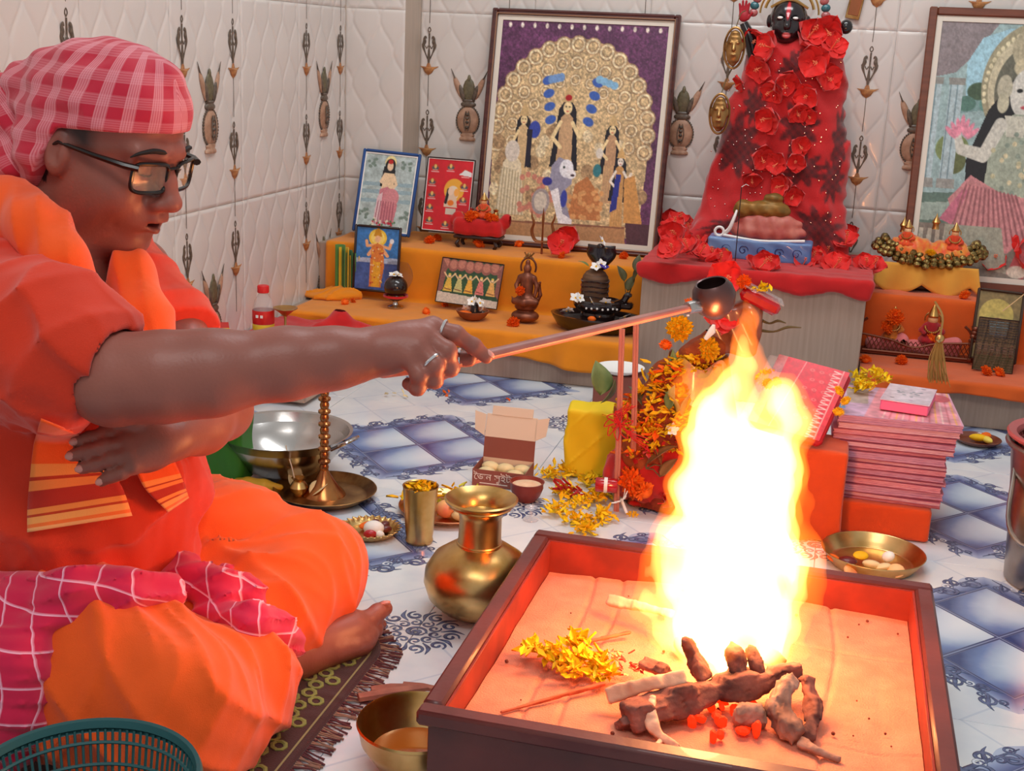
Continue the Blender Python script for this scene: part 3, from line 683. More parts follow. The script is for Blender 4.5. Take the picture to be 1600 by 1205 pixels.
picture('framed_picture', (B0, B1, T0), P, .018, .022, m_mahog, 'largest picture: idols before a golden arch in a mahogany frame, left of the statue', mat_w=.016, m_mat=m_mount, inner=m_beading)
# blue framed picture: lady seated on a rock
P = Paint(90, 128, (176, 192, 190)); P.noise(.2, 12, 3)
for y in (.38, .48, .6): P.poly([(0, y), (1, y-.03), (1, y+.02), (0, y+.05)], (150, 176, 184))
for cx, cy in ((.15, .12), (.82, .14), (.1, .8), (.9, .78)): 
    for k in range(9): P.ell(cx+rng.uniform(-.09, .09), cy+rng.uniform(-.06, .06), .03, .02, (120, 140, 130))
P.ell(.5, .1, .11, .09, (244, 226, 160)); P.ell(.5, .14, .10, .09, (30, 30, 34)); P.poly([(.38, .16), (.34, .42), (.42, .44), (.58, .44), (.64, .4), (.6, .16)], (34, 34, 36))
P.ell(.5, .15, .06, .06, (240, 206, 170)); P.ell(.5, .09, .05, .03, (190, 40, 40)); P.poly([(.40, .24), (.6, .24), (.62, .46), (.38, .46)], (238, 208, 168)); P.seg([(.42, .26), (.36, .36), (.5, .4)], .03, (240, 210, 172)); P.seg([(.6, .28), (.66, .38), (.58, .46)], .03, (240, 210, 172))
P.poly([(.34, .9), (.36, .46), (.5, .42), (.66, .5), (.74, .66), (.7, .92)], (206, 128, 138)); P.ell(.6, .56, .15, .12, (214, 140, 146)); P.poly([(.3, .92), (.33, .55), (.42, .5), (.42, .92)], (226, 196, 200))
for k in range(7): P.seg([(.36+.05*k, .62), (.34+.055*k, .92)], .008, (160, 84, 100))
for k in range(40): P.ell(rng.uniform(.25, .78), rng.uniform(.85, .97), .02, .015, [(196, 40, 60), (232, 220, 200), (90, 130, 90)][k % 3])
P.noise(.1, 60, 4)
B0, B1, T0 = at(549, 360, Y=3.63), at(639, 371, Y=3.63), at(568, 231, Y=3.70)
picture('framed_picture', (B0, B1, T0), P, .009, .012, m_bluefr, 'blue framed picture of a lady in pink seated on a rock, leaning in the corner', mat_w=.004, m_mat=m_wht)
# small dark framed picture: four-armed golden figure on blue
P = Paint(72, 108, (62, 124, 190)); P.poly([(0, .52), (1, .50), (1, 1), (0, 1)], (70, 96, 160)); P.poly([(0, .5), (1, .47), (1, .56), (0, .57)], (176, 190, 214)); P.noise(.2, 14, 2)
P.ell(.5, .16, .21, .14, (244, 206, 70)); P.ell(.5, .16, .16, .10, (250, 224, 120)); P.poly([(.4, .14), (.44, .03), (.5, 0), (.56, .03), (.6, .14)], (208, 150, 40))
P.seg([(.44, .28), (.26, .3), (.24, .22)], .035, (240, 180, 130)); P.seg([(.56, .28), (.78, .32), (.82, .22)], .035, (240, 180, 130)); P.seg([(.42, .32), (.3, .44)], .04, (240, 180, 130)); P.seg([(.6, .32), (.74, .44)], .04, (240, 180, 130))
P.poly([(.34, .95), (.36, .3), (.5, .24), (.64, .3), (.68, .62), (.62, .95)], (220, 130, 60)); P.poly([(.4, .95), (.42, .55), (.6, .55), (.58, .95)], (232, 170, 50)); P.ell(.5, .18, .07, .055, (246, 196, 150)); P.ell(.83, .2, .05, .04, (240, 240, 240))
for k in range(40): P.ell(rng.uniform(.36, .64), rng.uniform(.3, .9), .018, .012, [(240, 190, 60), (190, 60, 50), (250, 230, 180)][k % 3])
P.noise(.1, 50, 6)
B0, B1, T0 = at(549, 453, Y=3.490), at(621, 460, Y=3.490), at(557, 350, Y=3.512)
picture('framed_picture', (B0, B1, T0), P, .007, .010, m_darkfr, 'small dark framed picture of a golden four-armed figure on blue, front left')
# red poster
P = Paint(80, 118, (206, 34, 46)); P.noise(.06, 10, 2)
P.ell(.62, .42, .22, .16, (232, 170, 60)); P.ell(.60, .46, .13, .10, (232, 214, 190)); P.poly([(.42, .66), (.46, .44), (.56, .38), (.68, .48), (.72, .66)], (222, 196, 170)); P.seg([(.5, .42), (.46, .6)], .03, (30, 30, 34)); P.ell(.55, .44, .06, .055, (236, 206, 180)); P.ell(.68, .45, .055, .055, (238, 170, 80)); P.ell(.57, .6, .07, .04, (224, 120, 40)); P.poly([(.48, .68), (.7, .68), (.7, .76), (.48, .76)], (206, 196, 180))
for cx, cy in ((.16, .12), (.5, .1), (.84, .17), (.12, .32), (.84, .36), (.14, .5), (.84, .55), (.12, .68), (.14, .86), (.5, .9), (.84, .75)):
    P.ell(cx, cy, .095, .045, (186, 60, 40)); P.ell(cx, cy+.012, .075, .028, (90, 80, 90)); P.ell(cx, cy-.012, .03, .03, (226, 190, 110)); P.seg([(cx-.08, cy+.06), (cx+.08, cy+.06)], .008, (240, 214, 206)); P.seg([(cx-.05, cy+.035), (cx+.05, cy+.035)], .006, (240, 200, 170))
P.poly([(.70, .2), (.82, .13), (.97, .16), (.97, .22)], (226, 226, 226))
B0, B1, T0 = at(656, 360, Y=3.68), at(731, 367, Y=3.68), at(669, 244, Y=3.73)
picture('framed_picture', (B0, B1, T0), P, .004, .008, m_darkfr, 'red poster with rows of small shrines in a thin dark frame, behind the little throne', mat_w=.002, m_mat=m_wht)
# unframed card with dancing figures
P = Paint(108, 92, (42, 74, 44)); P.noise(.3, 14, 2)
for k in range(8): P.ell(.06+.135*k, .12+.03*(k % 2), .085, .14, (150, 88, 76)); P.ell(.06+.135*k, .10+.03*(k % 2), .06, .10, (186, 120, 100))
P.poly([(0, .0), (.1, .2), (.08, .7), (0, .8)], (140, 84, 74)); P.poly([(1, 0), (.92, .2), (.93, .7), (1, .8)], (140, 84, 74)); P.poly([(0, .76), (1, .84), (1, 1), (0, 1)], (206, 190, 172))
for i, (cx, c) in enumerate(((.16, (222, 180, 70)), (.33, (200, 190, 120)), (.5, (232, 170, 60)), (.68, (214, 120, 110)), (.86, (224, 170, 90)))):
    P.seg([(cx-.01, .46), (cx-.09, .33)], .012, (230, 190, 140)); P.seg([(cx+.01, .46), (cx+.09, .33)], .012, (230, 190, 140)); P.poly([(cx-.075, .74), (cx-.03, .44), (cx+.03, .44), (cx+.075, .74)], c); P.ell(cx, .39, .025, .035, (236, 196, 150)); P.ell(cx, .355, .022, .02, (226, 200, 80)); P.seg([(cx-.05, .68), (cx+.05, .7)], .008, (120, 60, 40))
P.noise(.15, 60, 3)
B0, B1, T0 = at(679, 471, Y=3.465), at(776, 484, Y=3.465), at(684, 400, Y=3.515)
picture('picture_card', (B0, B1, T0), P, .0022, .005, m_darkfr, 'wide picture card with five dancing figures leaning on the ochre step')
# right large picture: lady with a lotus on a terrace (left part in view)
P = Paint(230, 290, (150, 176, 176)); P.poly([(0, 0), (.35, 0), (.2, .14), (.12, .2), (0, .22)], (136, 126, 128)); P.poly([(.18, .16), (.26, .06), (.42, .02), (1, .0), (1, .34), (.2, .34)], (158, 200, 214)); P.poly([(.16, .30), (.3, .26), (.5, .24), (.5, .32), (.16, .36)], (120, 152, 150))
P.ell(.27, .27, .07, .035, (70, 92, 70)); P.ell(.20, .32, .06, .03, (84, 122, 110)); P.ell(.38, .32, .1, .04, (96, 140, 130)); P.ell(.15, .5, .10, .06, (120, 136, 86)); P.ell(.17, .55, .07, .05, (96, 104, 66))
for x in (.0, .09, .13): P.poly([(x, .23), (x+.045, .23), (x+.045, .66), (x, .66)], (170, 190, 194)); P.seg([(x+.01, .24), (x+.01, .66)], .004, (120, 144, 150)); P.poly([(x-.01, .22), (x+.055, .22), (x+.05, .25), (x, .25)], (140, 140, 134)); P.poly([(x-.01, .62), (x+.055, .62), (x+.06, .66), (x-.01, .66)], (150, 150, 144))
P.poly([(0, .68), (.55, .66), (.55, .80), (0, .80)], (96, 120, 110)); P.poly([(0, .72), (.4, .70), (.3, .78), (0, .79)], (150, 168, 158)); P.poly([(0, .80), (1, .78), (1, 1), (0, 1)], (128, 120, 110))
for k in range(8): P.poly([(.01+.05*k, .82), (.035+.05*k, .82), (.04+.05*k, .93), (.005+.05*k, .93)], (184, 178, 162))
P.ell(.60, .24, .32, .25, (156, 150, 122)); P.ell(.60, .25, .28, .22, (196, 188, 158)); P.ell(.60, .26, .24, .19, (104, 104, 90))
for k in range(30): a = pi+k*pi/29*1.1-.2; P.ell(.60+.30*cos(a), .26+.235*sin(a), .012, .010, (214, 206, 170))
P.poly([(.24, .54), (.34, .34), (.46, .22), (.6, .2), (.6, .7), (.26, .72)], (30, 30, 34)); P.ell(.60, .10, .16, .10, (176, 168, 140)); P.ell(.60, .17, .14, .05, (198, 188, 156))
P.ell(.56, .27, .105, .10, (206, 206, 196)); P.ell(.51, .26, .018, .008, (30, 30, 30)); P.ell(.57, .23, .02, .004, (40, 40, 40)); P.ell(.6, .22, .012, .03, (170, 30, 40)); P.ell(.55, .325, .025, .007, (190, 80, 90)); P.ell(.42, .25, .045, .05, (180, 176, 154)); P.ell(.42, .31, .035, .04, (190, 186, 160))
P.poly([(.36, .7), (.38, .40), (.5, .35), (.8, .36), (.9, .7)], (160, 170, 152)); P.poly([(.44, .36), (.72, .36), (.7, .44), (.46, .44)], (196, 196, 180)); P.seg([(.42, .40), (.34, .52), (.20, .50), (.17, .44)], [.04, .036, .028, .02], (202, 202, 190))
for k in range(60): P.ell(rng.uniform(.38, .85), rng.uniform(.38, .68), .014, .01, [(190, 186, 150), (134, 150, 136), (206, 196, 160)][k % 3])
for k in range(7): P.ell(.13+.022*k, .40-.012*abs(k-3)*-1, .014, .035, (220, 140, 160), ang=.3*(k-3))
P.poly([(.16, .70), (.28, .60), (.46, .66), (.64, .68), (.9, .70), (1, .82), (.7, .8), (.55, .9), (.36, .92), (.24, .86), (.2, .76)], (196, 134, 136)); P.poly([(.12, .78), (.24, .66), (.28, .66), (.2, .80)], (190, 110, 130))
for k in range(14): a = k/13; P.seg([(.26+.3*a, .64+.03*a), (.2+.5*a, .84+.04*a)], .006, (152, 96, 100))
P.poly([(.16, .80), (.5, .80), (.56, .98), (.18, .94)], (158, 158, 142)); P.poly([(.56, .98), (.66, .78), (.74, .78), (.66, 1)], (176, 80, 84)); P.poly([(.70, 1), (.8, .78), (.86, .8), (.84, 1)], (190, 176, 160)); P.poly([(.86, 1), (.88, .8), (.95, .8), (.96, 1)], (170, 70, 80)); P.ell(.3, .93, .08, .02, (176, 170, 150)); P.ell(.62, .97, .06, .025, (206, 196, 180))
P.noise(.14, 70, 3); P.noise(.1, 130, 4)
B0, B1 = at(1395, 402, Z=Z2-.006), None; B0[1] = min(B0[1], 3.72); T0 = at(1438, 9, Y=YW-.04)
ez = T0-B0; B1 = B0+np.array([.52, 0, 0])
picture('framed_picture', (B0, B1, T0), P, .022, .020, m_brownfr, 'large brown framed picture of a lady with a lotus, cut by the right edge', mat_w=.016, m_mat=m_mount)

# ---------------------------------------------------------------- left altar things
m_brass = mat('polished_brass', (226, 190, 130), rough=.3, metal=1, col2=(186, 138, 70), vs_=14); m_brassd = mat('aged_brass', (192, 150, 96), rough=.38, metal=1, col2=(120, 82, 46), vs_=20)
m_copper = mat('copper_statue', (148, 86, 60), rough=.4, metal=.5, col2=(110, 60, 44), vs_=30); m_stone = mat('polished_black_stone', (36, 24, 24), rough=.2, coat=.6); m_clay = mat('terracotta_clay', (150, 84, 52), rough=.7, col2=(120, 66, 42), vs_=20)
m_steel = mat('stainless_steel', (196, 192, 188), rough=.22, metal=1, bump=.02); m_redplastic = mat('red_packet_film', (196, 20, 32), rough=.18, coat=.6, col2=(150, 12, 22), vs_=20)
g1 = mat('smoked_glass', (90, 80, 90), rough=.05, alpha=.35, coat=.8)
p = at(618, 480, Z=Z1+.004); t = empty('stone_globe_on_stand', p, label='small black stone globe on a silver foot in front of the small dark frame', cat='idol')
MB().add(lathe([(0, 0), (.024, 0), (.024, .003), (.010, .008), (.007, .016), (.014, .022), (.022, .024), (.014, .027), (0, .027)], 24)).build('stand', m_steel, t)
MB().add(sph(.035, .035, .034, 24, 16, (0, 0, .060))).build('globe', m_stone, t)
MB().add(lathe([(.028, .028), (.037, .032), (.036, .038), (.029, .034)], 24)).build('base_ring', m_redc, t)
MB().add(grid(lambda u, v: ((.040+.004*np.sin(u*9))*np.cos(.2+u*2.6)*(.4+.75*np.sin(v*2.6)), (.040)*np.sin(.2+u*2.6)*(.4+.75*np.sin(v*2.6))+.004, .035+v*.095), 14, 10)).build('hood', g1, t)
jasmine(p+np.array([-.004, -.006, .093]), 1.7, (.3, 0, 0), label='white flower on top of the small black stone globe', cat='flower'); jasmine(p+np.array([.006, -.003, .0945]), 1.5, (.5, .3, 1), label='second white flower on the small black stone globe', cat='flower')

p = at(738, 499, Z=Z1+.004); t = empty('clay_bowl', p, label='small brown clay bowl with a black lingam on the ochre cloth', cat='bowl')
MB().add(lathe([(0, .0), (.024, 0), (.036, .008), (.046, .022), (.048, .027), (.044, .027), (.036, .014), (.022, .007), (0, .006)], 32)).build('bowl', m_clay, t)
q = MB().add(lathe([(0, .012), (.018, .012), (.020, .018), (.014, .020), (.012, .032), (.011, .042), (.006, .049), (0, .051)], 20), 0, (.006, 0, 0)); q.add(box(.022, .012, .006, .002, (.026, -.004, .024)), 0); q.build('lingam', m_stone, t)
MB().add(sph(.020, .012, .006, 10, 6, (-.018, -.012, .02))).build('marigold_petal_heap', m_marig, t)
for i, (dx, dz, s) in enumerate(((0.0, .051, 1.5), (.02, .048, 1.6), (.028, .042, 1.3), (-.018, .030, 1.2), (.036, .034, 1.2), (.010, .060, 1.2))):
    jasmine(p+np.array([dx, -.008, dz]), s, (.9, .2*i, i), label='white flower heaped over the black lingam in the clay bowl', cat='flower', group='white flowers on the clay bowl')

# seated copper figure
p = at(820, 503, Z=Z1+.004); s = SDF(p+np.array([-.06, -.05, -.002]), p+np.array([.07, .06, .215]), .0022)
A = lambda x, y, z: p+np.array([x, y, z])
s.ell(A(0, 0, .018), (.040, .034, .018)); s.ell(A(0, .002, .044), (.032, .028, .014), k=.004); s.ell(A(.002, -.004, .066), (.032, .022, .014), k=.006)
s.chain([A(.0, 0, .07), A(.001, 0, .10), A(.001, 0, .125)], (.020, .017, .019), .008); s.cap(A(-.018, 0, .128), A(.020, 0, .128), .008, k=.008)
s.chain([A(-.020, 0, .127), A(-.028, -.006, .105), A(-.022, -.018, .088)], (.007, .006, .005), .004); s.chain([A(.022, 0, .127), A(.031, -.004, .105), A(.028, -.012, .08)], (.007, .006, .005), .004)
s.cap(A(.001, 0, .13), A(.001, -.001, .142), .007, k=.004); s.ell(A(.001, -.001, .153), (.0115, .0115, .0135), k=.003); s.ell(A(.001, 0, .170), (.007, .007, .010), k=.004)
s.chain([A(-.03, -.014, .060), A(0, -.024, .060), A(.032, -.012, .060)], (.009, .011, .009), .006)
s.chain([A(.028, .008, .05), A(.038, .01, .08), A(.034, .008, .11), A(.040, .0, .118)], (.006, .006, .005, .003), .004); s.chain([A(-.030, -.01, .06), A(-.038, -.014, .072)], (.004, .002), .003)
V, F = s.mesh('seated_statue'); V = smooth(V, F, 1, .4)-p; st_ = link('seated_statue', fastmesh('seated_statue', V, F), m_copper, None, p, label='small copper statue of a seated god on a round base, before the trident', cat='statue')
MB().add(tube([(.022*cos(a)+.001, .010, .156+.026*sin(a)) for a in np.linspace(-.5, pi+.5, 20)], .003, 6)).build('halo', m_copper, st_)
MB().add(tube(catmull([(-.012, .01, .18), (-.006, .008, .188), (-.012, .008, .198)], 4), [.003, .002], 6)).add(tube(catmull([(.014, .01, .18), (.008, .008, .188), (.016, .008, .198)], 4), [.003, .002], 6)).add(sph(.006, .004, .008, 8, 6, (.001, .008, .190))).build('crest', m_brassd, st_)
marigold(A(-.010, -.03, .094), .013, rot=(1.2, 0, 0), label='orange marigold held in the lap of the copper statue', cat='flower'); marigold(at(806, 502, Z=Z1+.012)+np.array([0, -.028, 0]), .017, rot=(1.0, 0, 0), label='orange marigold at the foot of the copper statue', cat='flower')
p = at(842, 478, Z=Z1+.004); hgt = at(839, 330, Y=p[1])[2]-p[2]
t = empty('trident', p, label='bronze trident standing behind the seated copper statue', cat='trident')
MB().add(lathe([(0, 0), (.018, 0), (.018, .004), (.006, .010), (.004, .02), (.0035, .03)], 16)).add(tube([(0, 0, .02), (0, 0, hgt-.09)], .0035, 8)).build('shaft', m_copper, t)
b = MB()
for sx in (-1, 1): b.add(tube(catmull([(0, 0, hgt-.090), (sx*.022, 0, hgt-.086), (sx*.033, 0, hgt-.060), (sx*.028, 0, hgt-.035), (sx*.034, 0, hgt-.018), (sx*.036, 0, hgt)], 5), [.008, .011, .0115, .009, .007, .001], 8, flat=.4), 0)
b.add(tube([(0, 0, hgt-.09), (0, 0, hgt-.05), (0, 0, hgt-.02), (0, 0, hgt+.012)], [.007, .005, .009, .001], 8, flat=.5), 0); b.build('trident_head', mat('bronze_trident', (160, 104, 64), rough=.4, metal=.6), t)

# large black lingam on its base
p = at(932, 516, Z=Z1+.004); t = empty('stone_lingam', p, label='large black stone lingam on a broad basin at the right end of the ochre step', cat='idol')
b = MB().add(lathe([(0, 0), (.075, 0), (.095, .010), (.108, .034), (.112, .044), (.104, .044), (.094, .030), (.06, .024), (0, .024)], 40), 0, (0, 0, 0), None, (1.18, .78, 1)); b.build('basin', m_stone, t)
b = MB().add(lathe([(.045, .024), (.050, .040), (.046, .052), (.062, .060), (.070, .072), (.070, .084), (.064, .088), (.060, .082), (.030, .082), (0, .082)], 36), 0, (0, 0, 0), None, (1, .8, 1))
b.add(box(.052, .03, .020, .006, (.072, 0, .078))).build('yoni_base', m_stone, t)
m_band = mat('sandal_paste_banding', (120, 86, 58), rough=.6, col2=(58, 40, 30), vs_=7, stretch=(1, 1, 14))
MB().add(lathe([(.036, .08), (.038, .095), (.038, .135), (.035, .152), (.027, .164), (.014, .172), (0, .174)], 28), 0, (-.012, 0, 0)).build('lingam', m_band, t)
b = MB()
for z in (.098, .112, .126, .140): b.add(tube([(.0385*cos(a)-.012, .0385*sin(a), z+.002*sin(3*a)) for a in np.linspace(0, 2*pi, 28, endpoint=False)], .0022, 5, closed=True), 0)
b.build('serpent_coil', m_stone, t)
hood = grid(lambda u, v: ((u-.5)*2*(.012+.030*np.sin(np.clip(v*1.15, 0, 1)*pi*.62)**1.5), .012+.012*((u-.5)*2)**2-.01*v, v*.07), 10, 8)
o = MB().add(hood, 0, (-.002, -.004, .168)).build('serpent_hood', m_stone, t); solid(o, .004)
MB().add(sph(.010, .007, .007, 10, 6, (-.002, -.008, .238))).build('serpent_head', m_stone, t)
MB().add(tube(catmull([(.05, 0, .08), (.072, -.01, .092), (.082, -.012, .108), (.094, -.014, .11)], 4), [.008, .009, .010, .004], 8)).build('serpent_tail', m_stone, t)
for i, (x, z, s_, y) in enumerate(((-.058, .090, 1.8, -.035), (-.046, .094, 1.5, -.045), (-.012, .087, 1.5, -.052), (.030, .088, 1.7, -.05), (-.078, .052, 1.7, -.045), (.086, .05, 1.7, -.045), (-.008, .179, 1.7, -.02), (.002, .186, 1.6, -.01), (-.002, .250, 1.6, -.01), (-.07, .058, 1.2, -.05))):
    jasmine(p+np.array([x, y, z]), s_, (.7+.3*sin(i), .3*cos(i*2), i), label='white flower laid on the large black lingam and its basin', cat='flower', group='white flowers on the large lingam')
for i in range(7): a = -1.9+i*.22; MB().add(sph(.0032, n=6, m=4)).build('rice_grain', m_wht, t, (.070*cos(a), .056*sin(a), .070+.001*(i % 3)))
MB().add(sph(.012, .008, .008, 8, 6, (0, 0, 0))).build('marigold_petal', m_marig, t, (-.004, -.062, .044)); 
leafy('bel_leaf_sprig', at(985, 430, Z=Z2+.0)+np.array([0, -.03, -.06]), [(0, 0, .02, .05, .036, .9, 0, -.6), (.012, .006, .05, .055, .038, 1.0, .3, -1.2), (-.012, .006, .045, .05, .034, .8, 0, 1.0), (.02, 0, .075, .05, .03, 1.1, 0, -.2)], m_leafd, 'dark green leaf sprig at the right end of the ochre step', cat='leaf')
leafy('bel_leaf_sprig', p+np.array([-.03, -.012, .18]), [(0, 0, 0, .035, .018, .2, 0, 1.4), (.02, 0, .002, .03, .016, .2, 0, -1.0)], m_leaf, 'small green leaf laid on top of the large lingam', cat='leaf', stem=False)
MB().add(petal(.022, .02, .4, .2, 4, 4)).add(petal(.02, .018, .4, .2, 4, 4), 0, (0, 0, 0), rotm(.4, 0, 1.4)).build('pea_flower', mat('violet_petal', (70, 50, 150), rough=.6), None, p+np.array([.018, -.03, .178]), label='violet flower on top of the large lingam', cat='flower')
# flowers lying on the cloths
for i, (px, py, z, r, w_) in enumerate(((672, 378, Z2, .016, 'beside the foot of the red poster'), (684, 374, Z2, .013, 'second one beside the foot of the red poster'), (748, 384, Z2, .017, 'under the little throne'), (812, 384, Z2, .014, 'at the foot of the mahogany frame'), (879, 402, Z2, .013, 'under the red hibiscus of the upper step'),
        (975, 402, Z2, .013, 'right of the lingam hood on the upper step'), (580, 460, Z1, .017, 'leaning on the small dark framed picture'), (694, 477, Z1, .014, 'in front of the picture card'), (666, 489, Z1, .012, 'left end of the lower step by the card'), (540, 474, Z1, .011, 'at the far left of the lower ochre step'), (728, 372, Z2, .010, 'small one behind the throne leg'), (553, 471, Z1, .009, 'small one beside the far left marigold'))):
    marigold(at(px, py, Z=z+.006)+np.array([0, -.004, .004]), r, rot=(.5, .2*i, i), label='orange marigold '+w_, cat='flower')
hibiscus(at(873, 392, Z=Z2+.02)+np.array([0, 0, .012]), .050, (1.0, 0, .3), 0, label='red hibiscus on the upper ochre step left of the lingam hood', cat='flower'); hibiscus(at(890, 384, Z=Z2+.02)+np.array([0, .01, .02]), .046, (1.2, .4, -.3), 1, label='second red hibiscus behind the first, beside the lingam hood', cat='flower')
# little throne with red cushion and small idol
p = at(748, 386, Z=Z2+.003); t = empty('small_throne', p, label='little dark throne with a red cushion in front of the red poster', cat='throne')
b = box(.145, .07, .010, .003, (0, 0, .032)); MB().add(b).build('seat', m_darkfr, t)
for sx in (-1, 1):
    for sy in (-1, 1): MB().add(tube(catmull([(sx*.054, sy*.026, 0), (sx*.062, sy*.03, .010), (sx*.056, sy*.026, .022), (sx*.060, sy*.028, .032)], 3), [.004, .006, .004, .006], 8)).build('leg', m_darkfr, t)
c_ = SDF((-.09, -.055, .03), (.095, .05, .115), .003); c_.bx((0, 0, .062), (.078, .040, .026), .018); c_.cap((-.078, 0, .078), (-.07, 0, .086), .018, k=.01); c_.cap((.078, 0, .076), (.082, 0, .088), .018, k=.01); c_.disp(lambda x, y, z: .0015*np.sin(x*120+z*60)); V, F = c_.mesh('c'); link('cushion', fastmesh('cushion', V, F), m_redc, t)
def idol(p, s, label, body=(228, 84, 30), gold_=True, arms=1, seed=0, rot=0):
    """small dressed seated idol with a crown"""
    t = empty('dressed_idol', p, (0, 0, rot), label=label, cat='idol')
    q = SDF((-.04, -.035, 0), (.04, .035, .095), .0024); q.ell((0, -.004, .012), (.030, .024, .013)); q.chain([(0, 0, .015), (0, 0, .045)], (.019, .015), .006)
    for sx in (-1, 1): q.chain([(sx*.014, 0, .046), (sx*.024, -.006, .034), (sx*.016, -.018, .030)], (.006, .0055, .004), .003)
    q.disp(lambda x, y, z: .0012*np.sin(x*400)*(z < .03)); V, F = q.mesh('q'); link('robe', fastmesh('robe', V*s, F), cloth('idol_robe_%d' % seed, body, var=.2), t)
    MB().add(sph(.0115*s, .0115*s, .0135*s, 14, 10, (0, -.001*s, .060*s))).build('head', mat('idol_face_%d' % seed, (222, 160, 110) if seed % 2 else (236, 196, 150), rough=.4), t)
    b = MB().add(lathe([(.012*s, .066*s), (.0135*s, .070*s), (.011*s, .076*s), (.0075*s, .084*s), (.003*s, .093*s), (0, .097*s)], 14))
    b.add(tube([(.018*s*cos(a), .006*s, .060*s+.018*s*sin(a)) for a in np.linspace(-.3, pi+.3, 14)], .0018*s, 6)); b.build('crown', m_brass, t)
    b = MB()
    for k in range(12): a = pi+pi*k/11; b.add(sph(.0034*s, n=6, m=4), 0, (.016*s*cos(a), -.010*s+.008*s*sin(a), (.044-.012*abs(sin(a)))*s))
    b.build('garland', m_brass if gold_ else m_marig, t); return t
idol(p+np.array([.012, -.002, .088]), .82, 'tiny seated idol in orange on the red cushion of the little throne', (226, 84, 40), seed=1)
for i, (dx, dz, r) in enumerate(((-.022, .094, .018), (.036, .094, .016), (.052, .092, .014), (-.006, .098, .013))): marigold(p+np.array([dx, -.024, dz]), r, rot=(.8, 0, i), label='orange-red flower tucked around the tiny idol on the little throne', cat='flower', group='flowers on the little throne')
for i, (dx, m) in enumerate(((-.03, m_steel), (.045, m_brass))): MB().add(lathe([(0, 0), (.008, 0), (.010, .012), (.006, .020), (.009, .026), (0, .03)], 12)).build('small_pot', m, None, p+np.array([dx, .018, .088]), label='tiny %s pot behind the idol on the little throne' % ('steel', 'brass')[i], cat='pot')

# green yellow banana flower bundle in the corner
b = MB()
for k in range(5): b.add(grid(lambda u, v, k=k: (-.012+.010*k+.016*np.cos(u*pi), .0+.014*np.sin(u*pi)+.004*k, v*(.16-.008*k)), 6, 8), k % 3)
o = b.build('folded_cloth', [cloth('green_cloth', (84, 134, 60)), cloth('yellow_cloth', (226, 176, 30)), cloth('green_cloth_dark', (50, 100, 50))], None, np.array([at(537, 440, Y=3.49)[0], 3.49, Z1+.004]), label='folded green and yellow cloth standing in the corner left of the small dark frame', cat='cloth'); solid(o, .003)
c_ = SDF((-.10, -.06, 0), (.12, .08, .07), .0035); c_.ell((-.02, 0, .006), (.075, .045, .012)); c_.ell((.03, .015, .012), (.055, .04, .02), k=.02); c_.disp(lambda x, y, z: -.007*(1-np.abs(np.sin((x*.5-y)*70+2*np.sin(x*30))))**3); V, F = c_.mesh('c')
link('crumpled_cloth', fastmesh('crumpled_cloth', V, F), m_och, None, at(520, 466, Z=Z1+.003), label='crumpled end of ochre cloth at the left end of the lower step', cat='cloth')
c_ = SDF((-.07, -.03, 0), (.07, .04, .04), .003); c_.chain([(-.05, 0, .012), (0, .005, .016), (.05, .0, .010)], (.006, .012, .006), .01); c_.disp(lambda x, y, z: .002*np.sin((x+y*.6)*150)); V, F = c_.mesh('c')
link('green_cloth_strip', fastmesh('green_cloth_strip', V, F), cloth('green_cloth', (84, 134, 60)), None, at(515, 446, Z=Z1+.003)+np.array([0, .03, .03]), label='green cloth strip over the ochre cloth at the left end of the altar', cat='cloth')

# ---------------------------------------------------------------- the draped statue on the pedestal
KP = np.array([(at(1225, 400, Y=3.70))[0], 3.70, ZP+.008])
k0 = empty('draped_statue', KP, label='black faced crowned statue draped in red cloth and red flowers on the tall pedestal', cat='statue')
LX = lambda px, py, Y=3.70: at(px, py, Y=Y)-KP
q = SDF((-.34, -.16, -.005), (.26, .20, .70), .0062)
prof = [(395, 1095, 1318), (350, 1100, 1325), (300, 1112, 1326), (250, 1128, 1328), (200, 1140, 1326), (150, 1150, 1322), (100, 1165, 1318), (70, 1180, 1305)]
PR = []
for (py, xa, xb) in prof:
    a_, b_ = LX(xa, py), LX(xb, py); PR.append(((a_[0]+b_[0])/2, (a_[2]+b_[2])/2, (b_[0]-a_[0])/2))
for i in range(len(PR)-1):
    for tt in (0, .5):
        cx, cz, rx = [PR[i][j]*(1-tt)+PR[i+1][j]*tt for j in range(3)]; q.ell((cx, .03, cz), (rx, .080+.012*(i < 2), .05), k=.03)
q.cap((LX(1120, 330)[0], .02, .07), (LX(1066, 362)[0], -.02, .02), .035, .022, k=.04); q.cap((LX(1300, 330)[0], .0, .1), (LX(1312, 385)[0], -.04, .01), .035, .03, k=.04)
q.cap((LX(1130, 320)[0], -.01, .08), (LX(1078, 350)[0], -.09, .03), .03, .02, k=.04)
def kd(x, y, z):
    d = .0035*np.sin(x*70+5*z+3*np.sin(z*13))+.004*(1-np.abs(np.sin(x*28+z*9+2*np.sin(z*11))))**3*-2+.0025*wob((x, y, z), 60, 1)
    return d
q.chain([LX(1152, 170)+np.array([0, .03, 0]), LX(1130, 280)+np.array([0, .03, 0]), LX(1108, 345)+np.array([0, .02, 0])], [.03, .032, .035], .03); q.disp(kd); q.D = np.maximum(q.D, (.001-(q.lo[2]+q.h*np.arange(q.n[2])))[None, None, :].astype(np.float32)); V, F = q.mesh('robe'); V = smooth(V, F, 1, .5)
C = np.tile(lin((196, 14, 20)), (len(V), 1)); X, Y, Z = V.T
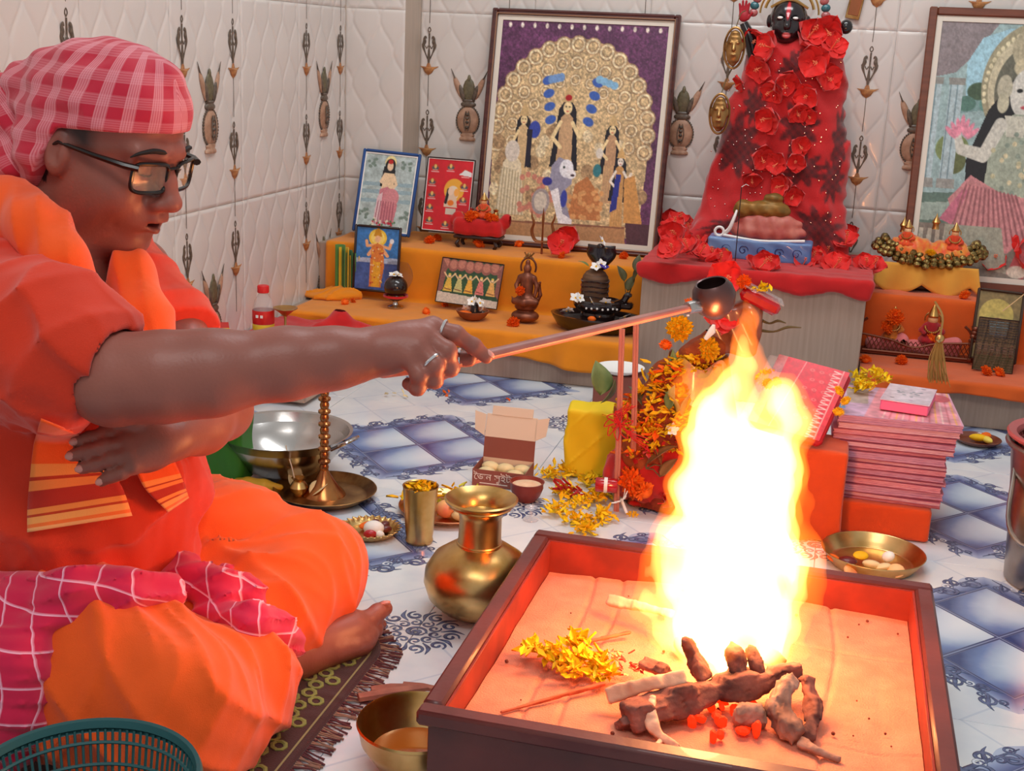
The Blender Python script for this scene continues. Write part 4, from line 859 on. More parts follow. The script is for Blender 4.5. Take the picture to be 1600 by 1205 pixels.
def lace(cx, cz, rx, rz, ang=0):
    c, s = cos(ang), sin(ang); dx, dz = X-cx, Z-cz; u, v = dx*c+dz*s, -dx*s+dz*c
    e = 1-np.hypot(u/rx, v/rz)+.25*np.sin(9*np.arctan2(v/rz, u/rx)); n = .5+.5*np.sin(X*260)*np.sin(Z*240); return np.clip(e*6, 0, 1)*(.72+.28*n)
mk = np.zeros(len(V))
for px, py, rx, rz, a in ((1150, 225, .07, .085, .5), (1180, 165, .03, .05, 0), (1250, 195, .05, .07, 0), (1255, 262, .06, .045, 0), (1312, 220, .02, .09, 0), (1300, 280, .03, .06, 0), (1235, 105, .025, .05, -.5), (1155, 345, .10, .022, .25), (1280, 355, .07, .05, -.5), (1170, 70, .02, .06, 0)):
    l = LX(px, py); mk = np.maximum(mk, lace(l[0], l[2], rx, rz, a))
mk *= (Y < .06); C = C*(1-mk[:, None]*.92)+lin((40, 4, 12))*mk[:, None]*.92
me = fastmesh('red_robe', V, F); setattr3(me, 'col', C, 'FLOAT_COLOR'); link('red_robe', me, mat('red_lace_drape', (255, 255, 255), rough=.7, attr='col', sheen=.4, bump=.4, bs=400), k0, label='red drape with dark sequined lace')
b = MB(); kbv = BVHTree_ = None
from mathutils.bvhtree import BVHTree
kb = BVHTree.FromPolygons(V.tolist(), F.tolist())
def onK(px, py, off=.0):
    d_ = at(px, py, D=1)-CAM; d_ /= np.linalg.norm(d_); r = kb.ray_cast(Vector(CAM-KP), Vector(d_))
    return (np.array(r[0])-d_*off, np.array(r[1])) if r[0] is not None else (LX(px, py), np.array([0, -1, 0.]))
for k in range(130):
    px, py = rng.uniform(1110, 1322), rng.uniform(90, 370); pt, nn = onK(px, py, .001); l = pt
    b.add(sph(.0022, n=6, m=4), 0, pt)
b.build('sequins', mat('sequin', (230, 200, 190), rough=.15, metal=1), k0)['kind'] = 'stuff'
# head, crown, raised hand
hc_ = LX(1232, 34); FS = 1.28; m_blk = mat('glossy_black_face', (22, 16, 20), rough=.18, coat=.6)
q = SDF(hc_-.10, hc_+.10, .0026); H_ = lambda x, y, z: hc_+FS*np.array([x, y, z])
q.ell(H_(0, 0, .004), (0.0512, 0.0512, 0.0589)); q.ell(H_(0, -.016, -.022), (0.0346, 0.0333, 0.0333), k=.012); q.chain([H_(0, -.036, .010), H_(0, -.047, -.010)], (.0064, .0096), .006)
for s_ in (-1, 1): q.ell(H_(s_*.016, -.036, .007), (0.0128, 0.0090, 0.0077), k=.003, op='s'); q.ell(H_(s_*.016, -.033, .006), (0.0115, 0.0090, 0.0064), k=.001); q.ell(H_(s_*.018, -.026, -.014), (0.0179, 0.0154, 0.0154), k=.01); q.ell(H_(s_*.041, 0, 0), (0.0077, 0.0128, 0.0179), k=.004)
q.ell(H_(0, -.040, -.024), (0.0128, 0.0077, 0.0038), k=.004); q.ell(H_(0, -.038, -.031), (0.0115, 0.0077, 0.0041), k=.003); q.cap(H_(0, 0, -.03), H_(0, .01, -.075), .026, k=.01)
V, F = q.mesh('face'); C = np.tile(lin((30, 20, 24)), (len(V), 1)); l = (V-hc_)/FS
m1 = np.clip(1-np.hypot(l[:, 0]/.005, (l[:, 2]-.022)/.022), 0, 1)*(l[:, 1] < -.02)*3; m2 = np.clip(1-np.hypot(l[:, 0]/.010, (l[:, 2]+.029)/.007), 0, 1)*(l[:, 1] < -.03)*3
for m_, c in ((m1, (200, 20, 40)), (m2, (226, 110, 110))): m_ = np.clip(m_, 0, 1)[:, None]; C = C*(1-m_)+lin(c)*m_
me = fastmesh('face', V, F); setattr3(me, 'col', C, 'FLOAT_COLOR'); link('face', me, mat('lacquered_black', (255, 255, 255), rough=.2, attr='col', coat=.6), k0, label='glossy black face with a red mark')
for s_ in (-1, 1): MB().add(sph(.0075, .003, .0036, 10, 6, H_(s_*.016, -.0400, .007))).build('eye', m_wht, k0)
MB().add(tube([H_(s*.03, -.025+abs(s)*.01, .033+.012*cos(s*1.5)) for s in np.linspace(-1.3, 1.3, 20)], .004, 6)).add(tube([H_(.052*cos(a), -.008, .016+.052*sin(a)) for a in np.linspace(.2, pi-.2, 30)], .0045, 6)).add(tube([H_(.062*cos(a), -.002, .016+.062*sin(a)) for a in np.linspace(0, pi, 30)], .003, 6)).build('crown', m_brass, k0)
b = MB()
for k in range(17):
    a = pi*k/16; b.add(sph(.011, .006, .013, 8, 6), 0 if k % 2 else 1, H_(.077*cos(a), .004, .016+.077*sin(a)), rotm(0, pi/2-a, 0))
b.build('crown_jewels', [mat('teal_enamel', (40, 100, 110), rough=.3, coat=.5), mat('pink_enamel', (170, 90, 90), rough=.3, coat=.5)], k0)
b = MB().add(tube(catmull([onK(1180, 95)[0]+np.array([0, .03, 0]), LX(1172, 60), LX(1162, 36)], 5), [.022, .018, .012], 10))
q = SDF(LX(1160, 20)+np.array([-.05, -.04, -.06]), LX(1160, 20)+np.array([.05, .04, .06]), .002); hp = LX(1162, 30)
q.ell(hp+np.array([0, 0, .008]), (.015, .007, .016)); 
for i, (dx, dz) in enumerate(((-.012, .040), (-.005, .048), (.003, .048), (.010, .042))): q.cap(hp+np.array([dx*.8, 0, .016]), hp+np.array([dx*1.2, -.003, dz]), .0042, .0033, k=.002)
q.cap(hp+np.array([.012, 0, .002]), hp+np.array([.022, -.004, .018]), .004, .0033, k=.002); V, F = q.mesh('hand'); link('raised_palm', fastmesh('raised_palm', V, F), mat('red_painted_palm', (170, 30, 44), rough=.4), k0, label='raised red palm'); b.build('arm', m_blk, k0)
MB().add(sph(.018, .016, .02, 12, 8, LX(1322, 42))).build('fist', m_blk, k0)
# golden masks strung along the left side
for i, (px, py, rz) in enumerate(((1147, 75, .040), (1124, 178, .036))):
    c = at(px, py, Y=3.60); t = empty('brass_mask', c, label=('upper' if i == 0 else 'lower')+' of two aged brass masks hanging left of the red statue', cat='mask')
    q = SDF((-.032, -.03, -.058), (.032, .02, .058), .0026); q.ell((0, 0, 0), (.022, .012, .048)); q.chain([(0, -.010, .012), (0, -.016, -.004)], (.003, .005), .004)
    for s_ in (-1, 1): q.ell((s_*.009, -.011, .014), (.006, .004, .004), k=.003); q.ell((s_*.023, 0, .004), (.004, .005, .012), k=.003)
    q.ell((0, -.011, -.018), (.008, .004, .003), k=.003); q.disp(lambda x, y, z: .0009*np.sin(z*420)*((z > .026)|(z < -.03))); V, F = q.mesh('m'); link('face', fastmesh('face', V, F), m_brassd, t)
    MB().add(tube([(.027*cos(a), .004, .054*sin(a)) for a in np.linspace(0, 2*pi, 40, endpoint=False)], .0035, 6, closed=True)).build('rim', m_brassd, t)
    MB().add(tube(catmull([(0, .004, .054), (.008, .02, .09), (.02, .03, .12 if i else .1)], 4), .0014, 5)).build('cord', m_stem, t)
# hibiscus stuck all over the drape
HBP = [(1205, 75, .050), (1262, 60, .055), (1290, 45, .052), (1190, 105, .045), (1270, 95, .052), (1225, 125, .045), (1292, 120, .045), (1210, 140, .040), (1262, 150, .042), (1205, 185, .048), (1245, 172, .038), (1262, 180, .030), (1248, 225, .036), (1245, 252, .034), (1190, 245, .042), (1215, 255, .036), (1175, 275, .034), (1225, 290, .040), (1180, 60, .04), (1300, 75, .045), (1160, 128, .03), (1240, 305, .036)]
for i, (px, py, r) in enumerate(HBP):
    pt, nn = onK(px, py, .004); A = align(nn*.8+np.array([0, 0, -.25])+rng.normal(0, .15, 3)); o = hibiscus(pt+KP, r, (0, 0, 0), i, label='red hibiscus pinned on the front of the draped statue', cat='flower', group='red hibiscus on the draped statue')
    o.rotation_euler = Matrix(A.tolist()).to_euler(); o.rotation_euler.rotate_axis('Z', rng.uniform(0, 6))
# clay lying figure on a blue block
p = np.array([at(1186, 398, Y=3.53)[0], 3.53, ZP+.010]); wB = (at(1268, 390, Y=p[1])-at(1106, 380, Y=p[1]))[0]
t = empty('clay_figurine', p, label='clay figure in pink lying on a blue painted block at the foot of the statue', cat='figurine')
q = SDF((-.17, -.06, -.003), (.17, .07, .075), .0032); q.bx((0, 0, .030), (wB/2, .042, .030), .007, k=.002); q.disp(lambda x, y, z: .0012*np.sin(x*70+z*120)); V, F = q.mesh('b'); link('block', fastmesh('block', V, F), mat('blue_painted_clay', (76, 112, 170), rough=.4, col2=(120, 150, 196), vs_=9, coat=.3), t)
for k in range(5):
    x = -.09+k*.048; MB().add(tube([(x+.014*(1-tt*.8)*cos(tt*8), -.0425, .030+.014*(1-tt*.8)*sin(tt*8)) for tt in np.linspace(0, 1, 18)], [.0008, .0016, .001], 5), 0).build('painted_scroll', mat('dark_blue_paint', (40, 50, 110), rough=.4), t)
q = SDF((-.17, -.06, .04), (.17, .07, .17), .003); q.ell((.015, 0, .080), (.105, .034, .030)); q.ell((.02, 0, .105), (.088, .030, .026), k=.01); q.disp(lambda x, y, z: .0022*np.sin(x*160+z*50)); V, F = q.mesh('b'); link('pink_robe', fastmesh('pink_robe', V, F), mat('pink_painted_clay', (206, 128, 112), rough=.5, col2=(178, 76, 70), vs_=20), t)
q = SDF((-.17, -.06, .08), (.17, .07, .20), .003); q.ell((.012, 0, .140), (.062, .026, .026)); q.ell((-.055, -.004, .138), (.026, .02, .026), k=.01); q.ell((.025, 0, .172), (.026, .018, .014), k=.008); q.disp(lambda x, y, z: .0018*wob((x, y, z), 130, 2)); V, F = q.mesh('b'); link('gilt_ornament', fastmesh('gilt_ornament', V, F), mat('gilt_painted_clay', (160, 112, 48), rough=.45, metal=.3, col2=(120, 90, 40), vs_=40), t)
MB().add(tube(catmull([(-.10, -.02, .068), (-.085, -.03, .085), (-.075, -.03, .115), (-.07, -.02, .135)], 4), [.006, .005, .003], 6)).add(tube([(-.112+.012*cos(a), -.03, .075+.012*sin(a)) for a in np.linspace(0, 2*pi, 18, endpoint=False)], .004, 6, closed=True)).add(tube(catmull([(-.10, -.03, .066), (0, -.036, .058), (.12, -.03, .066)], 5), .004, 6)).build('white_serpent', m_wht, t)
# heaps of hibiscus and the red cloth on the pedestal
q = SDF((PX0-.06-KP[0], YP_-.05-KP[1], ZP-.09-KP[2]), (PX1+.05-KP[0], .12, ZP+.10-KP[2]), .006); zt = ZP-KP[2]; yf = YP_-KP[1]
q.bx(((PX0+PX1)/2-KP[0], (yf+.05)/2, zt+.004), ((PX1-PX0)/2+.014, (.05-yf)/2+.012, .009), .006); 
for k in range(26):
    x = PX0-KP[0]+(PX1-PX0)*k/25; q.cap((x, yf-.006, zt+.002), (x, yf-.010, zt-.004-.022*abs(sin(k*.42+.4))), .012, .010, k=.02)
q.disp(lambda x, y, z: .002*wob((x, y, z), 70, 2)); V, F = q.mesh('c'); V = smooth(V, F, 1, .5); link('pedestal_cloth', fastmesh('pedestal_cloth', V, F), m_redc, None, KP, label='red cloth laid over the top edge of the tall pedestal', cat='cloth')
n_ = 0
for (xa, xb, ya, yb, n) in ((1012, 1105, 348, 402, 15), (1290, 1362, 368, 425, 12), (1110, 1290, 402, 424, 10), (1035, 1080, 330, 360, 3)):
    for k in range(n):
        px, py = rng.uniform(xa, xb), rng.uniform(ya, yb); hgt = .016+.05*max(0, 1-abs((px-(xa+xb)/2)/(xb-xa)*1.9))*(ya < 380)
        if py > 400: hgt = .012
        P_ = at(px, py, Z=ZP+hgt)
        if P_[1] < YP_-.005: P_ = at(px, py, Y=YP_-.02)
        lab = 'left of the blue block' if xb < 1110 else 'at the right corner of the pedestal' if xa > 1285 else 'along the front edge of the pedestal top'
        hibiscus(P_, rng.uniform(.034, .048), (rng.uniform(.3, 1.1), rng.uniform(-.4, .4), rng.uniform(-.5, .5)), k, label='red hibiscus heaped '+lab, cat='flower', group='red hibiscus heaped '+lab)
marigold(at(1112, 392, Z=ZP+.03), .015, rot=(.9, 0, 0), label='orange marigold left of the incense stick on the pedestal', cat='flower'); marigold(at(1133, 397, Z=ZP+.03), .014, True, (.9, 0, 1), label='yellow marigold at the foot of the incense stick on the pedestal', cat='flower')
p = at(1150, 405, Z=ZP+.014)+np.array([0, -.025, 0]); t = empty('incense_stick', p, label='thin dark incense stick standing before the blue block on the pedestal', cat='incense stick')
MB().add(tube([(0, 0, -.01), (-.001, 0, .20)], .0014, 6)).build('stick', mat('dark_incense', (50, 34, 34), rough=.8), t); MB().add(tube([(-.001, 0, .20), (.010, 0, .208), (.018, 0, .205)], [.001, .0006], 5)).build('ash_curl', m_wht, t)
# little gilt plaque on the wall, lit hanging lamp
p = at(1336, 10, Y=YW-.012); MB().add(box(.040, .006, .07, .001), 0, (0, 0, 0), rotm(0, .15, 0)).add(box(.03, .008, .05, .001), 1, (0, 0, 0), rotm(0, .15, 0)).build('wall_plaque', [m_brassd, mat('brown_plaque', (150, 84, 44), rough=.4)], None, p, label='small brown and gilt plaque on the wall right of the statue crown', cat='plaque')

# ---------------------------------------------------------------- right altar things
ZR1, ZR2 = Z1-.005, Z2-.009
p = at(1445, 452, Z=ZR2)+np.array([0, .01, 0]); t = empty('idol_throne', p, label='upper idol seat with sparkling gold trim and yellow skirt, below the lotus picture', cat='throne')
W2 = .15
MB().add(box(.22, .12, .03, .006, (0, .02, .015))).build('base', m_darkfr, t)
o = MB().add(grid(lambda u, v: ((u-.5)*(.26+.03*v), -.05-.012*np.sin(u*20)*v-.01*v, .075-v*(.055+.03*np.abs(np.sin(u*7)))), 40, 8)).build('yellow_skirt', cloth('gold_yellow_cloth', (226, 160, 60)), t); solid(o, .002)
b = MB()
for j, (rz, ry, zz) in enumerate(((.14, .075, .085), (.125, .065, .098), (.148, .08, .074))):
    for k in range(26):
        a = -pi-.25+(pi+.5)*k/25; b.add(sph(.012, .010, .011, 7, 5), 0, (rz*cos(a), .02+ry*sin(a), zz+.035*abs(cos(a))**2+.003*sin(k*2.)), rotm(k, 0, k))
b.build('gold_trim', mat('gold_tinsel', (176, 150, 92), rough=.25, metal=.9, col2=(96, 80, 44), vs_=90, bump=1., bs=240), t)
q = SDF((-.15, -.07, .05), (.15, .10, .18), .0045); q.ell((-.05, .0, .11), (.062, .045, .036)); q.ell((.055, .0, .105), (.065, .045, .036), k=.006); q.ell((0, -.01, .085), (.10, .045, .025), k=.01); q.disp(lambda x, y, z: .004*wob((x, y, z), 90, 3)+.002*np.sin(x*200+z*90)); V, F = q.mesh('r'); link('orange_robes', fastmesh('orange_robes', V, F), mat('orange_gold_brocade', (232, 74, 26), rough=.45, col2=(226, 150, 50), vs_=60, sheen=.4), t)
idol(p+np.array([-.065, -.02, .115]), .8, 'left idol in orange on the gold trimmed seat', (232, 80, 30), seed=2, rot=-.3); idol(p+np.array([.060, -.02, .112]), .85, 'right idol in orange on the gold trimmed seat', (226, 70, 30), seed=3)
for dx, dz in ((-.075, .17), (.01, .185)): MB().add(lathe([(0, 0), (.010, 0), (.008, .012), (.012, .02), (.003, .036), (0, .045)], 12)).build('gilt_finial', m_brass, t, (dx, .03, dz-.02))
marigold(p+np.array([.0, -.055, .108]), .013, True, label='yellow flower between the two orange idols on the upper seat', cat='flower')
# lower cradle
p = at(1424, 560, Z=ZR1); t = empty('idol_cradle', p, label='openwork metal cradle with two small idols on the lower right step', cat='cradle')
m_fil = mat('dark_filigree', (122, 72, 54), rough=.35, metal=.7)
b = MB()
for k in range(22):
    x = -.125+.0119*k; s1 = .045+.010*(abs(k-10.5)/10)**2
    for (a_, b_) in (((x, 0, .012), (x+.024, 0, s1)), ((x+.024, 0, .012), (x, 0, s1))): b.add(tube([a_, b_], .0013, 5), 0)
b.add(tube(catmull([(-.135, 0, .056), (-.06, 0, .046), (0, 0, .030), (.06, 0, .046), (.15, 0, .056)], 5), .003, 6)); b.add(tube([(-.13, 0, .012), (.145, 0, .012)], .0035, 6)); b.add(box(.285, .09, .006, .001, (.007, .045, .006)))
b.build('front_rail', m_fil, t)
for sx in (-1, 1):
    b = MB().add(tube(catmull([(sx*.145, 0, .006), (sx*.155, 0, .05), (sx*.140, 0, .085), (sx*.125, 0, .10)], 5), .004, 6)).add(tube(catmull([(sx*.145, .09, .006), (sx*.155, .09, .05), (sx*.140, .09, .085), (sx*.125, .09, .10)], 5), .004, 6))
    for k in range(6): b.add(tube([(sx*.150, .0, .02+.013*k), (sx*.150, .09, .025+.013*k)], .0022, 5))
    if sx > 0:
        for k in range(9): b.add(sph(.010, .006, .008, 8, 5), 0, (.150+.003*sin(k), -.004, .012+.0105*k))
    b.build('end_panel', m_fil, t)
q = SDF((-.13, 0.0, .004), (.13, .085, .075), .004); q.bx((0, .045, .022), (.12, .035, .014), .012); q.cap((-.07, .03, .03), (-.03, .02, .04), .02, k=.01); q.cap((.03, .03, .036), (.11, .02, .046), .016, k=.01); q.disp(lambda x, y, z: .003*np.sin(x*90+y*60)); V, F = q.mesh('r'); link('pink_bedding', fastmesh('pink_bedding', V, F), cloth('pink_satin', (226, 120, 120)), t)
idol(p+np.array([-.055, .035, .035]), 1.0, 'left idol with orange flowers in the metal cradle', (214, 120, 40), seed=4); idol(p+np.array([.045, .035, .035]), 1.15, 'right idol in deep red with a crown in the metal cradle', (170, 20, 30), seed=5)
for i, (dx, dz, r) in enumerate(((-.055, .105, .022), (-.075, .075, .018), (.045, .055, .014))): marigold(p+np.array([dx, .012, dz]), r, rot=(.9, 0, i), label='orange marigold on the '+('head of the left idol', 'shoulder of the left idol', 'lap of the right idol')[i]+' in the cradle', cat='flower')
# tassel hanging from the cradle
p = at(1468, 532, Y=3.27); t = empty('gold_tassel', p, label='gold thread tassel hanging in front of the cradle', cat='tassel'); b = MB()
for k in range(46): x = (k % 23-11)*.0011; b.add(tube(catmull([(x*.5, 0, 0), (x*1.4+.003*sin(k), -.002*(k % 3), -.05), (x*2.3+.012+.003*cos(k*3), -.004*(k % 3), -.115-.012*sin(k*7))], 4), .0009, 4), 0)
b.build('threads', mat('gold_thread', (196, 150, 84), rough=.4, metal=.4), t)['kind'] = 'stuff'
MB().add(sph(.012, .009, .012, 12, 8, (0, 0, .004))).add(tube(catmull([(0, 0, .01), (.0, .01, .06), (-.02, .04, .09)], 4), .003, 6)).build('knot', m_brass, t)
# two small pictures on the right step
P = Paint(72, 110, (132, 112, 70)); P.ell(.45, .35, .4, .25, (188, 168, 90)); P.ell(.5, .5, .2, .12, (176, 96, 90)); P.poly([(.2, 1), (.3, .6), (.5, .5), (.75, .6), (.85, 1)], (150, 90, 80)); P.noise(.2, 14, 3)
B0, B1, T0 = at(1513, 560, Y=3.44), at(1588, 570, Y=3.44), at(1525, 448, Y=3.505)
picture('framed_picture', (B0, B1, T0), P, .007, .012, mat('dark_brown_frame', (62, 44, 34), rough=.4), 'dark brown framed yellowish picture standing on the lower right step', cat='picture')
P = Paint(80, 100, (34, 48, 80)); P.noise(.4, 12, 1); P.poly([(.25, .06), (.75, .04), (.72, .3), (.3, .3)], (150, 190, 206)); P.ell(.5, .3, .2, .04, (110, 150, 190)); P.poly([(0, .70), (1, .66), (1, 1), (0, 1)], (70, 96, 50)); P.noise(.2, 30, 6)
for k in range(6): cx = .1+.16*k; P.ell(cx, .40, .03, .03, (200, 150, 130)); P.poly([(cx-.06, .66), (cx-.04, .45), (cx+.04, .45), (cx+.06, .66)], (214, 160, 150)); P.poly([(cx-.05, .64), (cx+.05, .64), (cx+.04, .72), (cx-.04, .72)], (190, 90, 80))
B0, B1, T0 = at(1518, 577, Y=3.395), at(1582, 585, Y=3.395), at(1529, 494, Y=3.42)
picture('picture_card', (B0, B1, T0), P, .002, .004, m_darkfr, 'small card with a row of dancing figures leaning before the dark brown frame', cat='picture')
for i, (px, py, w_) in enumerate(((1408, 563, 'in front of the cradle'), (1540, 580, 'at the foot of the small card, left'), (1560, 582, 'at the foot of the small card, right'), (1352, 562, 'at the left end of the lower right step'), (1508, 462, 'between the two idol seats and the picture frames'))): marigold(at(px, py, Z=(ZR1 if py > 500 else ZR2)+.008)+np.array([0, -.006, 0]), .015, rot=(.7, 0, i), label='orange marigold '+w_, cat='flower')
MB().add(tube([(0, 0, 0), (.055, -.01, .062)], [.0016, .0010], 5)).build('incense_stick', mat('pale_bamboo', (214, 180, 130), rough=.7), None, at(1567, 486, Y=3.31), label='pale stick slanting over the dark brown framed picture', cat='stick')
p = at(1575, 452, Z=ZR2); t = empty('brass_pot', p, label='small shiny brass pot under red hibiscus at the right edge of the photo', cat='pot'); MB().add(lathe([(0, 0), (.025, 0), (.038, .014), (.042, .030), (.034, .046), (.022, .052), (.026, .062), (.022, .062), (.018, .052)], 28)).build('body', m_brass, t)
for i, (sx, sz) in enumerate(((-.035, .10), (.03, .11), (-.01, .13))): MB().add(tube([(0, 0, .05), (sx*.4, -.005, sz*.8), (sx, -.012, sz)], [.002, .0015], 6)).build('flower_stem', m_stem, t)
for i, (px, py, r) in enumerate(((1552, 405, .048), (1590, 398, .052), (1572, 385, .045), (1560, 428, .040))): hibiscus(at(px, py, Y=p[1]-.02), r, (1.2, .3*(i-1), i), i, label='red hibiscus spreading over the small brass pot at the right edge', cat='flower', group='red hibiscus over the small brass pot')
c_ = SDF((-.12, -.03, -.01), (.3, .06, .09), .005); c_.chain([(-.1, 0, .012), (.1, .01, .02), (.28, 0, .015)], (.01, .02, .018), .02); c_.disp(lambda x, y, z: .003*np.sin(x*80+z*40)); V, F = c_.mesh('c')
link('maroon_cloth', fastmesh('maroon_cloth', V, F), m_redv, None, at(1540, 448, Z=ZR2)+np.array([0, .04, 0]), label='dark maroon cloth behind the small brass pot', cat='cloth')
# ================================================================ things on the floor
def zat(px, py, p): return at(px, py, Y=p[1])[2]-p[2]
def dist(p): return float(np.dot(np.asarray(p)-CAM, _f))
def food(name, p, r, mt, label, cat='sweet', n=12, rot=(0, 0, 0), **t):
    return MB().add(sph(r[0], r[1], r[2], n, 8)).build(name, mt, None, p, rot, label=label, cat=cat, **t)
m_cream = mat('cream_sweet', (236, 214, 160), rough=.6, var=.12, vs_=60); m_maroon = mat('maroon_fruit', (96, 22, 20), rough=.35, coat=.3); m_peach = mat('peach_fruit', (230, 130, 100), rough=.4, col2=(236, 190, 110), vs_=20)
m_white = mat('white_sweet', (244, 240, 232), rough=.5); m_cardb = mat('maroon_card', (150, 84, 72), rough=.7, var=.1); m_cardi = mat('cream_card', (222, 200, 178), rough=.8)
# lota
p = at(745, 957, Z=.001); D_0 = dist(p); k = D_0/FPX
t = empty('brass_water_pot', p, label='large round brass water pot with a flared rim, left of the fire box', cat='pot')
zr = zat(760, 783, p); 
b = MB().add(lathe([(0, 0), (.040, 0), (.062, .012), (.080, .030), (.0880, .055), (.086, .076), (.073, .098), (.050, .114), (.037, .120), (.0345, .130), (.034, zr-.028), (.037, zr-.016), (.048, zr-.007), (.0575, zr-.001), (.059, zr+.003), (.056, zr+.005), (.047, zr-.001), (.036, zr-.010), (.031, zr-.026), (.031, .128), (.05, .10), (.06, .06), (0, .05)], 64)); b.build('body', m_brass, t)
MB().add(tube([(.0352*cos(a), .0352*sin(a), .123) for a in np.linspace(0, 2*pi, 48, endpoint=False)], .0022, 8, closed=True)).add(tube([(.0485*cos(a), .0485*sin(a), zr-.008) for a in np.linspace(0, 2*pi, 48, endpoint=False)], .0022, 8, closed=True)).build('raised_band', m_brass, t)
MB().add(lathe([(0, zr-.022), (.032, zr-.022)], 40)).build('water', mat('water_surface', (150, 120, 70), rough=.02, trans=.6), t)
# brass tumbler with flowers
p = at(655, 846, Z=.001); t = empty('brass_tumbler', p, label='tall brass tumbler filled with yellow petals beside the scalloped dish', cat='tumbler'); zt_ = zat(656, 760, p)
MB().add(lathe([(0, 0), (.024, 0), (.026, .004), (.0245, .010), (.026, .02), (.0325, zt_), (.0335, zt_+.002), (.031, zt_), (.025, .02), (0, .016)], 40)).build('body', m_brass, t)
MB().add(lathe([(0, zt_-.010), (.0295, zt_-.010)], 32)).build('water', mat('water_surface', (120, 90, 30)), t)
petals('flower_petals', [p+np.array([x, y, zt_-.008]) for x, y in ((0, 0), (.012, .008), (-.014, .002), (.004, -.012), (-.006, .014))], .006, 60, [m_yp, m_mary], 'yellow petals floating in the tall brass tumbler', L=.013, seed=4)
# scalloped dish
def dish(p, R, name, mt, label, scal=0, hgt=.012, cat='plate'):
    t = empty(name, p, label=label, cat=cat)
    def fn(u, v):
        a = u*2*pi; r = R*np.interp(v, [0, .15, .5, .8, .92, 1], [0, .4, .8, .9, .98, 1.0]); z = np.interp(v, [0, .15, .5, .8, .92, 1], [0, 0, 0, hgt*.45, hgt*.9, hgt])
        w = 1+scal*np.clip(v-.75, 0, 1)*np.sin(a*28); return r*w*np.cos(a), r*w*np.sin(a), .002+z+scal*.03*np.sin(a*28+1)*np.clip(v-.8, 0, 1)*R*3
    o = MB().add(grid(fn, 112, 18, True)).build('dish', mt, t, sharp=70); solid(o, .0015, -1); return t
p = at(578, 834, Z=.001); dish(p, .056, 'scalloped_dish', m_brass, 'small scalloped brass dish of sweets and dates by the far knee', .3)
for i, (dx, dy, r, m, w_) in enumerate(((.012, -.012, (.020, .018, .014), m_white, 'white sweet on the scalloped brass dish'), (.030, .004, (.012, .008, .007), m_maroon, 'dark date at the right of the scalloped dish'), (.022, .020, (.013, .009, .008), m_maroon, 'second dark date on the scalloped dish'), (.002, .024, (.010, .009, .008), m_maroon, 'small dark date at the back of the scalloped dish'), (.028, -.024, (.010, .008, .007), m_white, 'small white sweet at the front of the scalloped dish'), (.012, -.030, (.013, .008, .008), mat('red_apple_skin', (186, 20, 34), rough=.3, coat=.4), 'red fruit slice at the front of the scalloped dish'), (-.010, .012, (.018, .012, .006), m_marig, 'orange peel strip on the scalloped dish'))):
    food('sweet' if 'sweet' in w_ else 'date' if 'date' in w_ else 'fruit_slice', p+np.array([dx, dy, .006+r[2]*.8]), r, m, w_, 'food', rot=(0, 0, i*.7))
# plate with yellow flowers and fruit
p = at(700, 800, Z=.001); dish(p, .098, 'copper_plate', mat('copper_plate', (206, 140, 100), rough=.3, metal=1), 'wide copper plate with yellow flowers and fruit behind the round brass pot', 0, .012)
petals('flower_petals', [p+np.array([x, y, .012]) for x, y in ((.02, .03), (.01, .0), (.03, .01), (-.05, .0), (-.06, -.015), (.035, -.01), (0.01, .045))], .014, 190, [m_yp, mat('lime_petal', (206, 204, 60), rough=.6), m_mary], 'yellow and lime petals heaped on the copper plate', L=.020, seed=9, h=.010)
food('peach', p+np.array([.008, -.040, .022]), (.020, .020, .018), m_peach, 'pink peach coloured fruit on the copper plate', 'fruit'); food('banana_piece', p+np.array([.045, -.045, .016]), (.024, .013, .012), m_cream, 'pale piece of fruit at the front of the copper plate', 'fruit', rot=(0, 0, .4)); food('date', p+np.array([.050, .03, .016]), (.013, .009, .009), m_maroon, 'dark date on the copper plate', 'food')
# sweet box
p = at(782, 757, Z=.001)+np.array([0, .02, 0]); t = empty('sweet_box', p, (0, 0, .02), label='open maroon cardboard sweet box with its cream lid raised, behind the round brass pot', cat='box')
W_, Dp, Hh = .112, .085, .036
MB().add(box(W_, .0016, Hh, .0004, (0, -Dp/2, Hh/2))).build('front_panel', m_cardb, t)
MB().add(box(.0016, Dp, Hh, .0004, (-W_/2, 0, Hh/2))).add(box(.0016, Dp, Hh, .0004, (W_/2, 0, Hh/2))).build('side_panel', m_cardb, t)
MB().add(box(W_, .0016, Hh, .0004, (0, Dp/2, Hh/2))).add(box(W_, Dp, .0016, .0004, (0, 0, .001))).build('tray', m_cardi, t)
o = MB().add(box(W_, .0016, .046, .0004, (0, 0, .023)), 0).build('lid_back', m_cardb, t, (0, Dp/2, Hh), (-.15, 0, 0)); o = MB().add(box(W_, .0016, .050, .0004, (0, 0, .025)), 0).add(box(W_*.8, .0018, .020, .0004, (0, .0, .058)), 0, (0, 0, 0), rotm(.02, 0, 0)).build('lid', m_cardi, t, (0, Dp/2+.006, Hh+.044), (-.35, 0, 0))
for sx in (-1, 1): v, f = poly([(0, 0), (sx*.022, .012), (sx*.026, .052), (0, .046)], .0014); MB().add((v, f)).build('lid_flap', m_cardi, t, (sx*W_/2, Dp/2+.004, Hh+.046), (-.3, 0, 0))
cu = bpy.data.curves.new('shop_name', 'FONT'); cu.body = 'ৈজন সুইটস'; cu.size = .0205; cu.extrude = .0002; cu.align_x = 'CENTER'; to = bpy.data.objects.new('lettering', cu); COL.objects.link(to)
